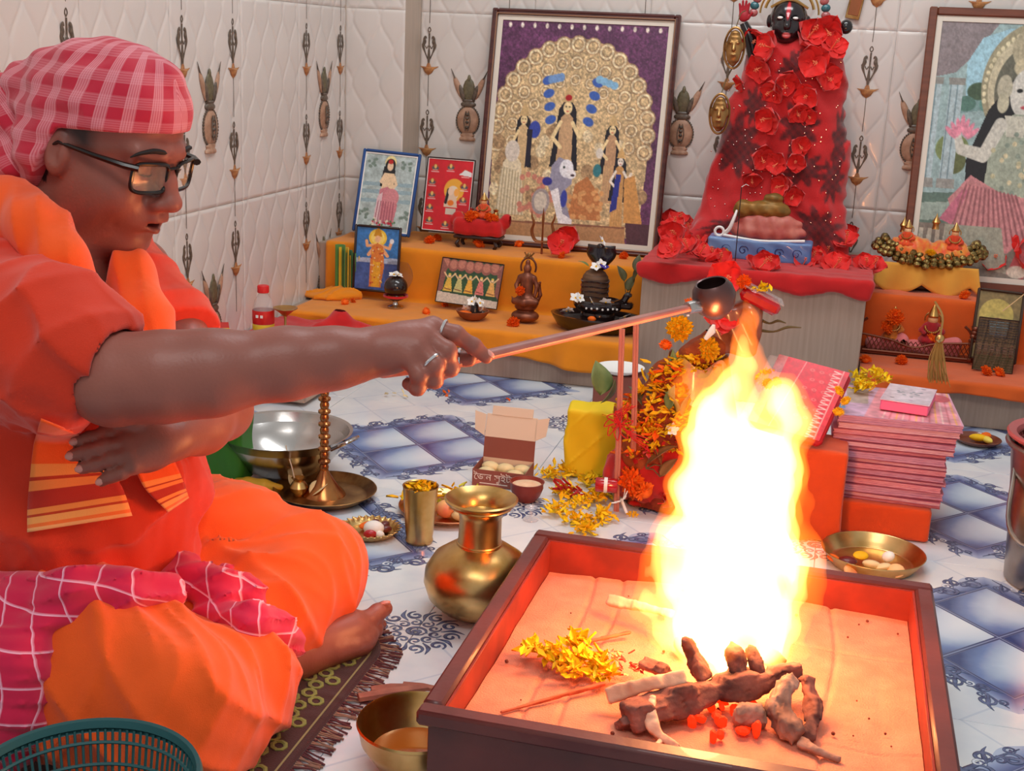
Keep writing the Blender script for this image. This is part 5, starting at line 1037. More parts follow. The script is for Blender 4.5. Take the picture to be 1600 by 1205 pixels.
bpy.context.view_layer.update(); dg = bpy.context.evaluated_depsgraph_get(); tm = bpy.data.meshes.new_from_object(to.evaluated_get(dg)); bpy.data.objects.remove(to)
link('lettering', tm, mat('white_print', (236, 222, 210), rough=.7), t, (-.006, -Dp/2-.0012, .014), (pi/2, 0, 0))
MB().add(box(.06, .0006, .002, .0002, (-.01, -Dp/2-.001, .007))).build('printed_line', mat('white_print', (236, 222, 210)), t)
for i, (x, y) in enumerate(((-.032, -.018), (.030, -.016), (.0, .018), (-.034, .02), (.036, .022))): food('sweet', p+np.array([x, y, .022]), (.020, .016, .012), m_cream, 'round cream sweet in the open maroon box', 'sweet', group='cream sweets in the box')
# clay cup
p = at(822, 782, Z=.001); t = empty('clay_cup', p, label='small dark red clay cup of cream food right of the round brass pot', cat='cup'); MB().add(lathe([(0, 0), (.018, 0), (.028, .012), (.034, .028), (.0335, .036), (.036, .041), (.033, .041), (.030, .034), (0, .026)], 32)).build('body', mat('dark_clay', (128, 46, 34), rough=.5, coat=.2), t)
MB().add(lathe([(0, .041), (.010, .0395), (.022, .037), (.031, .034)], 24)).build('food', mat('pale_pudding', (226, 180, 140), rough=.6, col2=(236, 206, 170), vs_=60), t)
p = at(829, 812, Z=.001); MB().add(lathe([(0, 0), (.016, 0), (.015, .002), (.003, .006), (.003, .018), (.013, .026), (.012, .027), (0, .02)], 24)).build('glass_foot', glassy('clear_glass', (220, 220, 226), alpha=.3), None, p, label='small clear footed glass in front of the clay cup', cat='glass')
# oil lamp stand on its plate
p = at(508, 776, Z=.001); dish(p, .104, 'brass_plate', m_brassd, 'wide aged brass plate under the tall brass lamp stand', 0, .016)
p2 = p+np.array([-.004, .004, .0035]); t = empty('brass_lamp_stand', p2, label='tall turned brass lamp stand on the wide brass plate, behind the outstretched arm', cat='lamp stand')
pr_ = [(0, 0), (.044, 0), (.042, .004), (.026, .022), (.014, .040), (.0085, .052)]; z = .052
for k in range(7): pr_ += [(.0085, z), (.0095, z+.006), (.0075, z+.012), (.0125, z+.016), (.0125, z+.020), (.0075, z+.024)]; z += .026
pr_ += [(.008, z), (.012, z+.006), (.026, z+.012), (.028, z+.016), (0, z+.010)]; MB().add(lathe(pr_, 28)).build('stem', mat('lamp_brass', (190, 130, 76), rough=.25, metal=1, col2=(150, 90, 56), vs_=20), t)
p2 = p+np.array([-.048, -.020, .0035]); t = empty('brass_pot', p2, label='tiny brass pot standing on the wide brass plate', cat='pot'); MB().add(lathe([(0, 0), (.010, 0), (.017, .010), (.019, .018), (.013, .028), (.010, .031), (.015, .037), (.013, .037), (0, .030)], 28)).build('body', m_brass, t)
MB().add(tube(catmull([(-.01, 0, .035), (-.016, 0, .06), (-.026, .003, .085), (-.03, .004, .10)], 4), .0012, 5)).build('wick', mat('cotton_wick', (220, 210, 190), rough=.9), t)
for i, (dx, dy, rz) in enumerate(((-.072, .0, .3), (-.02, -.03, -.6))):
    o = MB().add(leafm(.05, .034, .7, .1)).build('folded_leaf', m_cream, None, p+np.array([dx, dy, .008]), (.5, .3, rz), label=('left' if i == 0 else 'right')+' pale folded leaf lying beside the tiny brass pot', cat='leaf'); solid(o, .0006)
# steel wok
p = at(445, 742, Z=.001); t = empty('steel_wok', p, (.0, 0, 0), label='large shiny steel wok behind the outstretched forearm', cat='wok')
o = MB().add(lathe([(.0, .0), (.045, .002), (.085, .022), (.118, .062), (.135, .098), (.142, .100), (.135, .096), (.116, .060), (.082, .022), (.04, .006), (0, .006)], 56)).build('bowl', m_steel, t)
for a in (-.15, pi-.15): MB().add(tube(catmull([(.132*cos(a-.22), .132*sin(a-.22), .085), (.165*cos(a-.12), .165*sin(a-.12), .105), (.165*cos(a+.12), .165*sin(a+.12), .105), (.132*cos(a+.22), .132*sin(a+.22), .085)], 5), .004, 8)).build('handle', m_steel, t)
food('lime', p+np.array([-.03, -.02, .03]), (.022, .020, .020), mat('lime_skin', (206, 206, 90), rough=.4), 'pale green lime in the steel wok', 'fruit')
petals('petals', [p+np.array([x, y, .026]) for x, y in ((-.06, -.01), (-.05, .02), (-.04, .01))], .012, 40, [mat('mauve_petal', (160, 110, 130), rough=.6)], 'mauve petals in the steel wok', seed=5)
# green bag
p = at(330, 762, Z=.001)+np.array([0, .05, 0]); q = SDF((-.08, -.06, 0), (.08, .06, .22), .004); q.bx((0, 0, .1), (.058, .035, .098), .012); q.disp(lambda x, y, z: .0018*np.sin(z*60+x*40)+.001*np.sin(x*160)); V, F = q.mesh('g'); link('plastic_bag', fastmesh('plastic_bag', V, F), mat('green_plastic', (44, 116, 26), rough=.55, var=.1), None, p, label='upright green plastic bag behind the folded forearm', cat='bag')
p = at(396, 775, Z=.001)+np.array([0, .02, 0]); q = SDF((-.07, -.04, 0), (.07, .04, .05), .003); q.chain([(-.05, .01, .014), (-.02, -.004, .016), (.015, -.004, .016), (.045, .01, .014)], (.008, .015, .015, .006), .006); V, F = q.mesh('g'); link('banana', fastmesh('banana', V, F), mat('banana_skin', (220, 176, 50), rough=.5, var=.2), None, p, label='yellow banana lying just behind the far thigh', cat='fruit')
# left wall side: low red covered table
p0_ = at(412, 548, Z=.118); tx = -1.505; t = empty('low_table', (-1.36, 3.02, 0), label='low table covered with red cloth along the left wall', cat='table')
MB().add(box(.28, .46, .10, .004, (0, 0, .060))).build('body', m_lam, t); q = SDF((-.16, -.26, .08), (.17, .26, .16), .005); q.bx((0, 0, .112), (.145, .235, .006), .004); q.chain([(.03, .13, .12), (.06, .19, .125), (.1, .2, .12)], (.012, .03, .012), .03); q.disp(lambda x, y, z: .003*np.sin((x+y*.7)*60+2*np.sin(y*30))); V, F = q.mesh('c'); link('red_cloth', fastmesh('red_cloth', V, F), m_redc, t)
TZ = .121
def tp(px, py): return at(px, py, Z=TZ)
p = tp(323, 556); t = empty('green_box', p, label='small green round tin on the low red table', cat='tin'); MB().add(lathe([(0, 0), (.024, 0), (.025, .002), (.025, .062), (.0265, .064), (.0265, .080), (.024, .082), (0, .082)], 28)).build('body', mat('green_tin', (70, 110, 76), rough=.5, var=.1), t)
p = tp(352, 552); t = empty('incense_box', p, (0, 0, .5), label='yellow and red printed carton on the low red table', cat='box'); MB().add(box(.048, .003, .072, .0005, (-.014, -.035, .036))).build('yellow_face', mat('yellow_carton', (226, 196, 60), rough=.5), t)
MB().add(box(.048, .068, .072, .001, (-.014, .0, .036))).build('red_face', mat('red_carton', (204, 40, 36), rough=.5), t); MB().add(box(.016, .001, .030, .0002, (-.012, -.037, .040))).build('printed_panel', mat('grey_print', (120, 130, 90), rough=.6), t)
MB().add(box(.001, .012, .046, .0002, (.0105, -.018, .036))).build('printed_band', mat('pale_blue_print', (170, 170, 220), rough=.6), t)
p = tp(412, 552); t = empty('plastic_bottle', p, label='clear plastic bottle with a red cap and red label on the low table', cat='bottle'); hb = zat(412, 446, p)
MB().add(lathe([(0, 0), (.024, 0), (.026, .004), (.025, .03), (.0265, .04), (.0265, hb-.058), (.022, hb-.038), (.012, hb-.022), (.011, hb-.014)], 32)).build('bottle_wall', glassy('clear_plastic', (225, 225, 225), alpha=.28), t)
MB().add(lathe([(.0268, hb-.095), (.0272, hb-.094), (.0272, hb-.062), (.0266, hb-.061)], 32)).build('label_band', mat('red_label', (206, 26, 24), rough=.4), t); MB().add(lathe([(.0268, hb-.110), (.0271, hb-.109), (.0271, hb-.096), (.0268, hb-.0955)], 32)).build('label_stripe', mat('yellow_label', (224, 190, 50), rough=.4), t)
for dx in (-.006, .006): MB().add(box(.007, .0008, .007, .0002, (dx+.002, -.0276, hb-.074))).build('label_mark', m_wht, t)
MB().add(lathe([(.0135, hb-.018), (.0145, hb-.017), (.0145, hb-.002), (.013, hb), (0, hb)], 28)).build('cap', mat('red_cap', (210, 26, 28), rough=.4), t)
p = tp(413, 560)+np.array([0, -.035, 0]); MB().add(box(.052, .03, .052, .002, (0, 0, .026))).add(lathe([(0, .055), (.02, .054), (.03, .060), (.028, .060), (.018, .057)], 20), 1).build('small_box', [mat('red_carton'
, (204, 40, 36)), m_brassd], None, p, label='small red box with a brass saucer on it, before the bottle', cat='box')
p = tp(446, 556); t = empty('brass_oil_lamp', p, label='slender brass oil lamp with a wide saucer on the low red table', cat='oil lamp'); hl_ = zat(446, 482, p)
MB().add(lathe([(0, 0), (.020, 0), (.018, .004), (.004, .012), (.003, .03), (.0045, .04), (.003, .045), (.003, hl_-.024), (.006, hl_-.018), (.020, hl_-.006), (.030, hl_), (.0305, hl_+.002), (.02, hl_-.002), (0, hl_-.006)], 36)).build('body', m_brass, t)
p = np.array([at(537, 517, Y=YF-.006)[0], YF-.006, at(537, 517, Y=YF-.006)[2]]); MB().add(sph(.013, .003, .010, 14, 8)).add(tube([(0, -.001, .008), (.006, -.001, .016)], .0014, 5), 1).build('fruit_sticker', [mat('radish_pink', (190, 60, 70), rough=.5), m_leafd], None, p, label='small pink radish shaped ornament stuck on the front of the left altar step', cat='ornament')

# ---------------------------------------------------------------- centre: vessel heaped with flowers, leaves and parcels
m_ypap = mat('yellow_paper', (240, 206, 20), rough=.7, var=.06); m_film = glassy('clear_film', (240, 235, 235), alpha=.22)
p = at(922, 748, Z=.001)+np.array([0, .04, 0]); q = SDF((-.09, -.07, 0), (.09, .08, .20), .0035); hy = zat(930, 635, p); q.bx((-.003, 0, hy/2), (.060, .04, hy/2), .008); q.ell((.015, 0, hy*.9), (.04, .036, .02), k=.02); q.disp(lambda x, y, z: .0015*np.sin(x*90+z*60)-.004*(1-np.abs(np.sin((x*.3+z*.1)*50+.6)))**8-.003*(1-np.abs(np.sin((z-x)*38)))**10); V, F = q.mesh('y'); link('paper_parcel', fastmesh('paper_parcel', V, F), m_ypap, None, p, (0, 0, .12), label='bright yellow paper wrapped block left of the flower heap', cat='parcel')
GP = at(1040, 800, Z=.001)+np.array([0, .10, 0]); Gz = lambda px, py, dy=0: at(px, py, Y=GP[1]+dy)
t = empty('holy_pot', GP, label='clay pot wrapped in red cloth under the heap of flowers behind the fire', cat='pot')
MB().add(lathe([(0, 0), (.05, 0), (.085, .03), (.10, .07), (.095, .11), (.06, .145), (.045, .155), (.06, .175), (.055, .175), (0, .15)], 36)).build('clay_body', m_clay, t)
q = SDF((-.19, -.16, 0), (.17, .14, .24), .0048); q.ell((0, 0, .08), (.115, .108, .085)); q.ell((-.03, -.05, .05), (.11, .07, .05), k=.03); q.ell((-.06, -.04, .10), (.06, .05, .05), k=.03); q.disp(lambda x, y, z: .004*np.sin((x*1.2+z)*70+2*np.sin(y*40))-.006*(1-np.abs(np.sin(np.arctan2(y, x)*7+z*20)))**4); q.D = np.maximum(q.D, (.001-(q.lo[2]+q.h*np.arange(q.n[2])))[None, None, :].astype(np.float32)); V, F = q.mesh('c'); V = smooth(V, F, 1, .5); link('red_wrap', fastmesh('red_wrap', V, F), cloth('scarlet_gauze', (206, 30, 26), var=.3), t)
MB().add(sph(.055, .055, .075, 22, 14, (.03, 0, .225))).build('coconut', mat('husked_coconut', (150, 90, 60), rough=.8, col2=(110, 60, 40), vs_=30, stretch=(3, 3, .6), bump=.8, bs=120), t)
MB().add(grid(lambda u, v: ((.06+.03*v)*np.cos(u*2*pi)+.03, (.06+.03*v)*np.sin(u*2*pi), .30-.13*v+.01*np.sin(u*30)), 60, 8, True)).build('printed_wrap', mat('patterned_film', (196, 120, 90), rough=.3, col2=(206, 170, 80), vs_=70, coat=.5), t)
# parcels on the very top
c = Gz(1187, 468); t = empty('red_packet', c, (0.05, .42, .15), label='shiny red packet with yellow petals on top, above the flames', cat='packet'); MB().add(box(.085, .05, .028, .008)).build('packet', m_redplastic, t); MB().add(box(.088, .052, .004, .001, (0, 0, .015))).build('film', m_film, t)
petals('yellow_petals', [c+np.array([0, -.012, .02])], .008, 26, [m_yp], 'yellow petals lying on the shiny red packet', L=.014, seed=12)
q = SDF((-.24, -.18, 0), (.22, .12, .36), .005); O_ = lambda px, py, y_: Gz(px, py, y_)-GP
q.cap(O_(1010, 700, -.06), O_(1050, 600, -.02), .055, .05, k=.03); q.cap(O_(985, 650, -.04), O_(1060, 660, -.06), .035, .05, k=.03); q.cap(O_(1060, 600, 0), O_(1110, 540, 0), .05, .035, k=.03); q.cap(O_(1000, 790, -.07), O_(1080, 780, -.09), .03, .04, k=.03); q.disp(lambda x, y, z: .006*wob((x, y, z), 55, 4)+.003*wob((x, y, z), 130, 1)); V, F = q.mesh('h'); V = smooth(V, F, 1, .5); HV, HF = V+GP, F
link('offering_mound', fastmesh('offering_mound', V, F), mat('mixed_offerings', (170, 84, 34), rough=.9, col2=(120, 36, 24), vs_=16, bump=1., bs=120), None, GP, label='mound of crumpled leaves and offerings leaning against the wrapped clay pot', cat='offerings', kind='stuff')
hbv = BVHTree.FromPolygons(HV.tolist(), HF.tolist())
def onH(n, seed, bb):
    g = np.random.default_rng(seed); o = []
    for _ in range(n*4):
        if len(o) >= n: break
        d_ = at(g.uniform(bb[0], bb[2]), g.uniform(bb[1], bb[3]), D=1)-CAM; d_ /= np.linalg.norm(d_); r = hbv.ray_cast(Vector(CAM), Vector(d_))
        if r[0] is not None: o.append(np.array(r[0])-d_*.004)
    return o
c2_ = Gz(1150, 500); t = empty('parcel_support', c2_, label='folded transparent film bag under the red packet', cat='bag'); q = SDF((-.09, -.05, -.10), (.09, .05, .05), .004); q.bx((0, 0, -.02), (.05, .022, .05), .01); q.cap((.0, 0, .02), (.03, 0, .03), .018, k=.02); q.disp(lambda x, y, z: .003*np.sin(x*110+z*60)); V, F = q.mesh('c'); link('bag', fastmesh('bag', V, F), mat('brown_film', (160, 100, 70), rough=.3, coat=.5, col2=(120, 60, 40), vs_=30), t)
hibiscus(Gz(1132, 440, .01), .045, (1.1, .3, 0), 2, label='red hibiscus left of the shiny red packet', cat='flower'); hibiscus(Gz(1120, 495, -.03), .045, (1.0, -.3, 1), 3, label='red hibiscus just below the ladle bowl', cat='flower'); marigold(Gz(1162, 441, -.02), .014, rot=(.9, 0, 0), label='orange marigold beside the shiny red packet', cat='flower')
for i, (a_, b_) in enumerate((((1185, 498), (1228, 505)), ((1180, 515), (1252, 512)))):
    A_, B_ = Gz(*a_, .02), Gz(*b_, .03); MB().add(tube(catmull([(0, 0, 0), tuple((B_-A_)*.4+np.array([0, 0, -.006])), tuple((B_-A_)*.7+np.array([0, 0, .002])), tuple(B_-A_)], 4), [.004, .002, .003, .001], 6)).build('twig', m_stem, None, A_, label=('upper' if i == 0 else 'lower')+' dry twig sticking out right of the heap, under the red packet', cat='twig')
for i, (px, py, r, y_) in enumerate(((1062, 514, .024, -.06), (1105, 546, .024, -.06), (988, 818, .022, -.14), (1200, 594, .022, -.03))): marigold(Gz(px, py, y_), r, True, (1.1, .1*i, i), label='big yellow marigold '+('top left of the heap under the ladle', 'top of the heap beside a white bud', 'at the foot of the flower heap', 'right of the flames on the heap')[i], cat='flower')
for i, (px, py, r, y_) in enumerate(((1245, 800, .014, -.08), (985, 755, .03, -.12), (1078, 478, .014, -.03), (1040, 540, .012, -.03), (1010, 770, .02, -.13))): marigold(Gz(px, py, y_), r, False, (1.0, .1*i, i), label='orange marigold '+('on the orange stool by the flames', 'bundle at the foot of the sticks', 'small one under the ladle bowl', 'small one at the left of the marigold pair', 'low on the heap beside the sticks')[i], cat='flower')
MB().add(tube([(0, 0, 0), (.012, 0, .018), (.014, 0, .030)], [.004, .0075, .003], 8)).build('white_bud', m_wht, None, Gz(1102, 530, -.075), label='white flower bud beside the upper yellow marigolds', cat='flower')
MB().add(tube([(0, 0, 0), (-.004, 0, .02)], [.003, .001], 6)).build('white_bud', m_wht, None, Gz(1075, 494, -.065), label='small white bud just under the ladle', cat='flower')
m_stick = mat('pink_bamboo', (206, 134, 116), rough=.6, col2=(186, 112, 96), vs_=10, stretch=(1, 1, .3))
for i, (xa, ya, xb, yb, y_) in enumerate(((972, 514, 963, 800, -.13), (994, 502, 990, 700, -.11))):
    A_, B_ = Gz(xa, ya, y_), Gz(xb, yb, y_); t = empty('bamboo_stick', B_, label=('left' if i == 0 else 'right')+' upright split bamboo stick in front of the yellow parcel', cat='stick')
    for dx in (-.0028, .0028): MB().add(tube([(dx, 0, -.006), tuple(A_-B_+np.array([dx, 0, 0]))], .0032, 6)).build('split_half', m_stick, t)
b = MB()
for k in range(9):
    a = k*.7; b.add(tube(catmull([(0, 0, 0), (.02*cos(a), -.006, .02*sin(a)+.006), (.030*cos(a+.5), -.004, .03*sin(a+.5)), (.008*cos(a+1), -.002, .006)], 5), .0011, 5))
for k in range(4): b.add(tube(catmull([(0, 0, .0), (-.012+.004*k, -.004, .02), (.012+.006*k, -.004, .045)], 4), .0012, 5)); b.add(tube([(.0, -.004, .002*k), (.03, -.006, -.012-.004*k), (.06, 0, -.02-.008*k)], .0011, 5))
b.build('red_thread', mat('red_cotton_thread', (206, 30, 30), rough=.8), None, Gz(968, 665, -.138), label='loose red thread knotted round the left bamboo stick', cat='thread')
LF = lambda L, W, rx, ry, rz, d=(0, 0, 0): (*d, L, W, rx, ry, rz)
leafy('heart_leaf', Gz(938, 618, -.02), [LF(.075, .07, .95, .2, .9), LF(.06, .05, 1.9, .1, 1.4, (.0, .01, -.02))], m_leaf, 'large green heart shaped leaves above the yellow parcel', 'leaf', stem=False)
leafy('mango_leaf_sprig', Gz(1050, 600, -.05), [LF(.07, .03, 1.3, .0, .5), LF(.06, .028, 1.1, .2, -.1, (.01, 0, 0)), LF(.055, .03, 1.0, 0, -.9, (.02, 0, -.01)), LF(.05, .024, 1.6, .3, .2, (-.004, 0, .01))], m_leaf, 'green leaf sprig in the middle of the flower heap', 'leaf')
leafy('dry_leaf_sprig', Gz(1010, 640, -.08), [LF(.06, .035, .6, 0, 1.2), LF(.06, .035, .4, .3, -1.4, (.02, 0, 0)), LF(.05, .03, .8, 0, 0, (.01, 0, .01))], m_leafd, 'dark withered leaves low in the flower heap', 'leaf')
leafy('brown_leaf_pair', Gz(1010, 725, -.13), [LF(.07, .04, .5, .1, -1.3), LF(.06, .035, .8, .2, 1.5, (.03, 0, 0)), LF(.05, .03, .7, .2, -.8, (.03, -.01, -.02))], mat('brown_leaf', (120, 60, 36), rough=.6, col2=(150, 110, 60), vs_=20), 'brown leaves hanging below the right bamboo stick', 'leaf')
leafy('mango_leaf_sprig', Gz(1060, 650, -.11), [LF(.06, .032, .9, .2, 2.2), LF(.06, .03, 1.1, .2, -2.0, (.01, 0, 0)), LF(.05, .03, 1.2, 0, -.6, (-.02, 0, .01))], m_leaf, 'green leaf sprig low on the heap beside the flames', 'leaf')
food('apple', Gz(1035, 588, -.04), (.020, .018, .021), mat('red_apple_skin', (186, 20, 34)), 'small red apple among the leaves on the heap', 'fruit')
petals('flower_petals', onH(420, 3, (950, 560, 1130, 720)), .004, 560, [m_yp, m_mary, m_mary, m_marig], 'yellow and orange petals strewn over the heap behind the fire', L=.021, seed=21, h=.004)
petals('red_petals', onH(90, 4, (970, 690, 1090, 800)), .004, 150, [m_rp, m_hib], 'red petals on the lower half of the heap', L=.02, seed=22, h=.003)
pts = [at(px, py, Z=.006) for px, py in ((880, 770), (900, 790), (925, 780), (905, 815), (940, 810), (920, 755), (890, 740), (870, 800), (915, 830), (935, 740), (860, 745), (945, 770))]
petals('flower_petals', pts, .013, 560, [m_yp, m_yp, m_mary], 'yellow petals scattered on the floor before the yellow parcel', L=.017, seed=23, h=.004)
petals('red_petals', [at(px, py, Z=.012) for px, py in ((893, 766), (905, 775), (885, 772))], .007, 16, [m_rp], 'small clump of dark red petals on the yellow ones on the floor', L=.024, seed=24, h=.006)
petals('orange_petals', [at(px, py, Z=.002) for px, py in ((698, 617), (797, 628))], .004, 8, [m_marig], 'few orange petals on the floor before the left altar', L=.014, seed=25); petals('dry_petals', [at(px, py, Z=.002) for px, py in ((605, 619), (628, 621))], .006, 5, [m_cream], 'few pale petals on the floor beyond the forearm', L=.014, seed=26)
c = Gz(946, 758, -.14); t = empty('red_bangle_roll', c, (0, 0, .15), label='short red roll with a white band lying left of the sticks', cat='roll'); MB().add(lathe([(0, -.02), (.014, -.02), (.015, -.018), (.015, .022), (.014, .024), (0, .024)], 20), 0, (0, 0, 0), rotm(0, pi/2, 0)).build('roll', m_redplastic, t); MB().add(lathe([(.0154, -.003), (.0156, -.001), (.0154, .004)], 20), 0, (0, 0, 0), rotm(0, pi/2, 0)).build('white_band', m_wht, t)
b = MB()
for k in range(6): b.add(petal(.026, .007, .4, .3, 2, 4), 0, (0, 0, 0), rotm(-.4+.3*k, 0, 2.2+.5*k))
b.add(tube([(.0, 0, 0), (.012, -.01, -.02)], .003, 6)); b.build('tuberose', m_wht, None, Gz(972, 783, -.15), label='white tuberose at the foot of the left bamboo stick', cat='flower')
b = MB()
for k in range(5): b.add(petal(.020, .009, .4, .3, 2, 4), 0, (0, 0, 0), rotm(.5, 0, 1.25*k))
b.build('white_flower', m_wht, None, Gz(1052, 673, -.12), (1.1, 0, 0), label='white flower in the middle of the heap', cat='flower')
MB().add(lathe([(0, 0), (.04, 0), (.06, .012), (.062, .014), (.05, .006), (0, .003)], 36)).build('white_plate', m_wht, None, np.array([at(965, 640, Z=.0)[0], at(965, 640, Z=0)[1], .10]), label='white plate rim behind the heart shaped leaves', cat='plate')
MB().add(box(.12, .09, .098, .004, (0, 0, .049))).build('cardboard_box', m_cardb, None, np.array([at(965, 640, Z=.0)[0], at(965, 640, Z=0)[1], 0]), label='brown cardboard box hidden behind the heart shaped leaves', cat='box')

# ---------------------------------------------------------------- right: books and parcels on orange stools
m_ostool = cloth('orange_satin', (226, 76, 14), var=.12); p = at(1255, 842, Z=.001)+np.array([.005, .05, 0]); hz = zat(1262, 700, p+np.array([0, -.05, 0]))
q = SDF((-.09, -.09, 0), (.09, .1, .25), .004); q.bx((0, 0, hz/2), (.062, .06, hz/2), .008); q.disp(lambda x, y, z: .0025*np.sin(x*85+3*np.sin(z*9))*np.clip(1-z/.3, 0, 1)); V, F = q.mesh('c'); link('cloth_covered_box', fastmesh('cloth_covered_box', V, F), m_ostool, None, p, label='taller orange cloth covered box between the flames and the magazines', cat='box')
Bf = at(1290, 826, Z=.001); Bf2 = at(1450, 850, Z=.001); SH = zat(1455, 800, Bf2); wS = Bf2[0]-Bf[0]
ps = np.array([(Bf[0]+Bf2[0])/2, Bf2[1]+.12, 0.001]); q = SDF((-.14, -.13, 0), (.14, .14, .11), .004); q.bx((0, 0, SH/2), (wS/2, .12, SH/2), .006); V, F = q.mesh('c'); link('cloth_covered_stool', fastmesh('cloth_covered_stool', V, F), m_ostool, None, ps, label='low orange cloth covered stool under the stack of magazines', cat='stool')
# sari packet
c = np.array([at(1262, 625, Y=p[1]-.02)[0], p[1]-.01, hz+.001]); A0, A1, A2 = at(1203, 548, Y=p[1]+.10), at(1316, 578, Y=p[1]+.06), at(1296, 696, Y=p[1]-.07)
ex = A1-A0; Wd = np.linalg.norm(ex); ex /= Wd; ez = A1-A2; ez -= ex*(ez@ex); Hd = np.linalg.norm(ez); ez /= Hd; ey = np.cross(ez, ex); cc = (A0+A2)/2
P = Paint(110, 120, (212, 40, 58)); P.poly([(0, 0), (.14, 0), (.14, 1), (0, 1)], (200, 120, 120)); P.seg([(.40, 0), (.30, 1)], .006, (236, 150, 150))
for i in range(6):
    for j in range(3): P.ell(.52+.13*j+.05*(i % 2), .1+.13*i, .035, .02, (230, 110, 110)); P.ell(.52+.13*j+.05*(i % 2), .1+.13*i, .015, .01, (212, 40, 58))
for i in range(15): P.seg([(.80, .04+.065*i), (.90, .055+.065*i)], .008, (226, 200, 196)); P.seg([(.80, .08+.065*i), (.90, .055+.065*i)], .006, (226, 200, 196))
P.seg([(.92, 0), (.92, 1)], .008, (236, 160, 160)); P.noise(.12, 30, 2)
t = empty('sari_packet', cc, label='folded red patterned sari in clear film lying tilted beside the magazines', cat='packet'); t.matrix_world = Matrix([[ex[0], ey[0], ez[0], cc[0]], [ex[1], ey[1], ez[1], cc[1]], [ex[2], ey[2], ez[2], cc[2]], [0, 0, 0, 1]])
MB().add(box(Wd, .026, Hd, .008, (0, .014, 0))).build('folded_sari', mat('red_sari', (206, 34, 46), rough=.6, var=.15), t); link('woven_pattern', print_mesh(P, Wd*.97, Hd*.97), mat('sari_print', (255, 255, 255), rough=.25, attr='col', coat=.6), t, (0, -.0005, 0))
MB().add(box(.03, .02, Hd*.96, .005, (-Wd/2-.004, .012, 0))).build('film_fold', m_film, t)
for i, (px, py) in enumerate(((1200, 600), (1213, 598), (1310, 612), (1310, 645), (1322, 628))): marigold(at(px, py, Y=p[1]-.01 if i < 2 else p[1]-.03), .010, True, (.9, 0, i), label='tiny yellow flower '+('left', 'second from left', 'upper right', 'lower right', 'rightmost')[i]+' on the edge of the red sari packet', cat='flower')
# magazines
m_pg = [mat('pink_page_edge', (238, 176, 190), rough=.7, col2=(206, 120, 140), vs_=60, stretch=(1, 1, 30)), mat('pale_page_edge', (240, 204, 214), rough=.7, col2=(214, 150, 170), vs_=60, stretch=(1, 1, 30)), mat('mauve_page_edge', (222, 172, 196), rough=.7, col2=(186, 120, 150), vs_=60, stretch=(1, 1, 30))]
m_cov = mat('magazine_cover', (196, 104, 126), rough=.35, coat=.4)
top = zat(1395, 650, np.array([0, ps[1]-.09, 0])); z = SH+.002; g = np.random.default_rng(3); nb = 15; hs = g.uniform(.4, 1.7, nb); hs = hs/hs.sum()*(top-z-.018); bx0 = .222
for i in range(nb):
    h_ = hs[i]; w_ = bx0*g.uniform(.97, 1.0)*(1.04 if i > 9 else .96); d_ = .24; rz = g.uniform(-.045, .045)+(.02 if i > 8 else 0); ox, oy = g.uniform(-.007, .007)+.004*(i > 9), g.uniform(-.004, .004)+.018
    loc = (ps[0]+ox+.004, ps[1]+oy, z)
    ord_ = ['bottom', 'second', 'third', 'fourth', 'fifth', 'sixth', 'seventh', 'eighth', 'ninth', 'tenth', 'eleventh', 'twelfth', 'thirteenth', 'fourteenth'][i] if i < 14 else 'topmost'
    t = empty('magazine', loc, (0, 0, rz), label=('%s pink-edged magazine of the stack%s' % (ord_, '' if i == 14 else ', counted from the orange stool')), cat='magazine', group='stack of pink magazines')
    nf = 3; b = MB()
    for k in range(nf):
        hh = (h_-.0024)/nf; b.add(grid(lambda u, v, k=k: ((u-.5)*w_, (v-.5)*d_, .0012+hh*k+0*u), 1, 1)); b.add(box(w_-.001*(k % 2)*2, d_-.001*(k % 2)*2, hh*.94, .0003, (0, 0, .0012+hh*(k+.5))))
    b.build('pages', m_pg[i % 3], t)
    sg = 5; b = MB()
    for zz in (.0005, h_-.0005): b.add(box(w_+.002, d_+.002, .0009, .0003, (0, 0, zz)))
    b.build('cover', m_cov if i < 14 else mat('mauve_cover', (220, 160, 186), rough=.35, coat=.4), t)
    z += h_+.0011
P = Paint(120, 90, (226, 150, 160)); P.poly([(0, 0), (.4, 0), (.2, 1), (0, 1)], (206, 170, 196)); P.poly([(0, 0), (.06, 0), (.06, .8), (0, .8)], (110, 160, 206)); P.poly([(.1, .1), (.3, .05), (.26, .6), (.08, .6)], (180, 160, 150))
for k in range(12): P.seg([(.55+.04*k, 0), (.35+.055*k, 1)], .006, [(240, 200, 190), (206, 110, 120), (236, 170, 90)][k % 3])
P.ell(.9, .2, .1, .12, (206, 90, 100)); P.noise(.2, 16, 2)
o = link('cover_print', print_mesh(P, .225, .238), PRINT, t, (0, 0, hs[-1]+.0004), (-pi/2, 0, 0))
zt2 = z+.001
c = np.array([at(1424, 605, Z=zt2+.02)[0], at(1424, 605, Z=zt2+.02)[1], zt2]); nA, nB = at(1376, 625, Z=zt2+.02), at(1451, 636, Z=zt2+.02); ang = math.atan2(nB[1]-nA[1], nB[0]-nA[0]); wN = np.linalg.norm(nB-nA)
t = empty('notebook', (nA+nB)/2*np.array([1, 1, 0])+np.array([0, 0, zt2])+np.array([-sin(ang), cos(ang), 0])*.068, (0, 0, ang), label='thick pink notebook with a pale flowered cover lying on the magazines', cat='notebook')
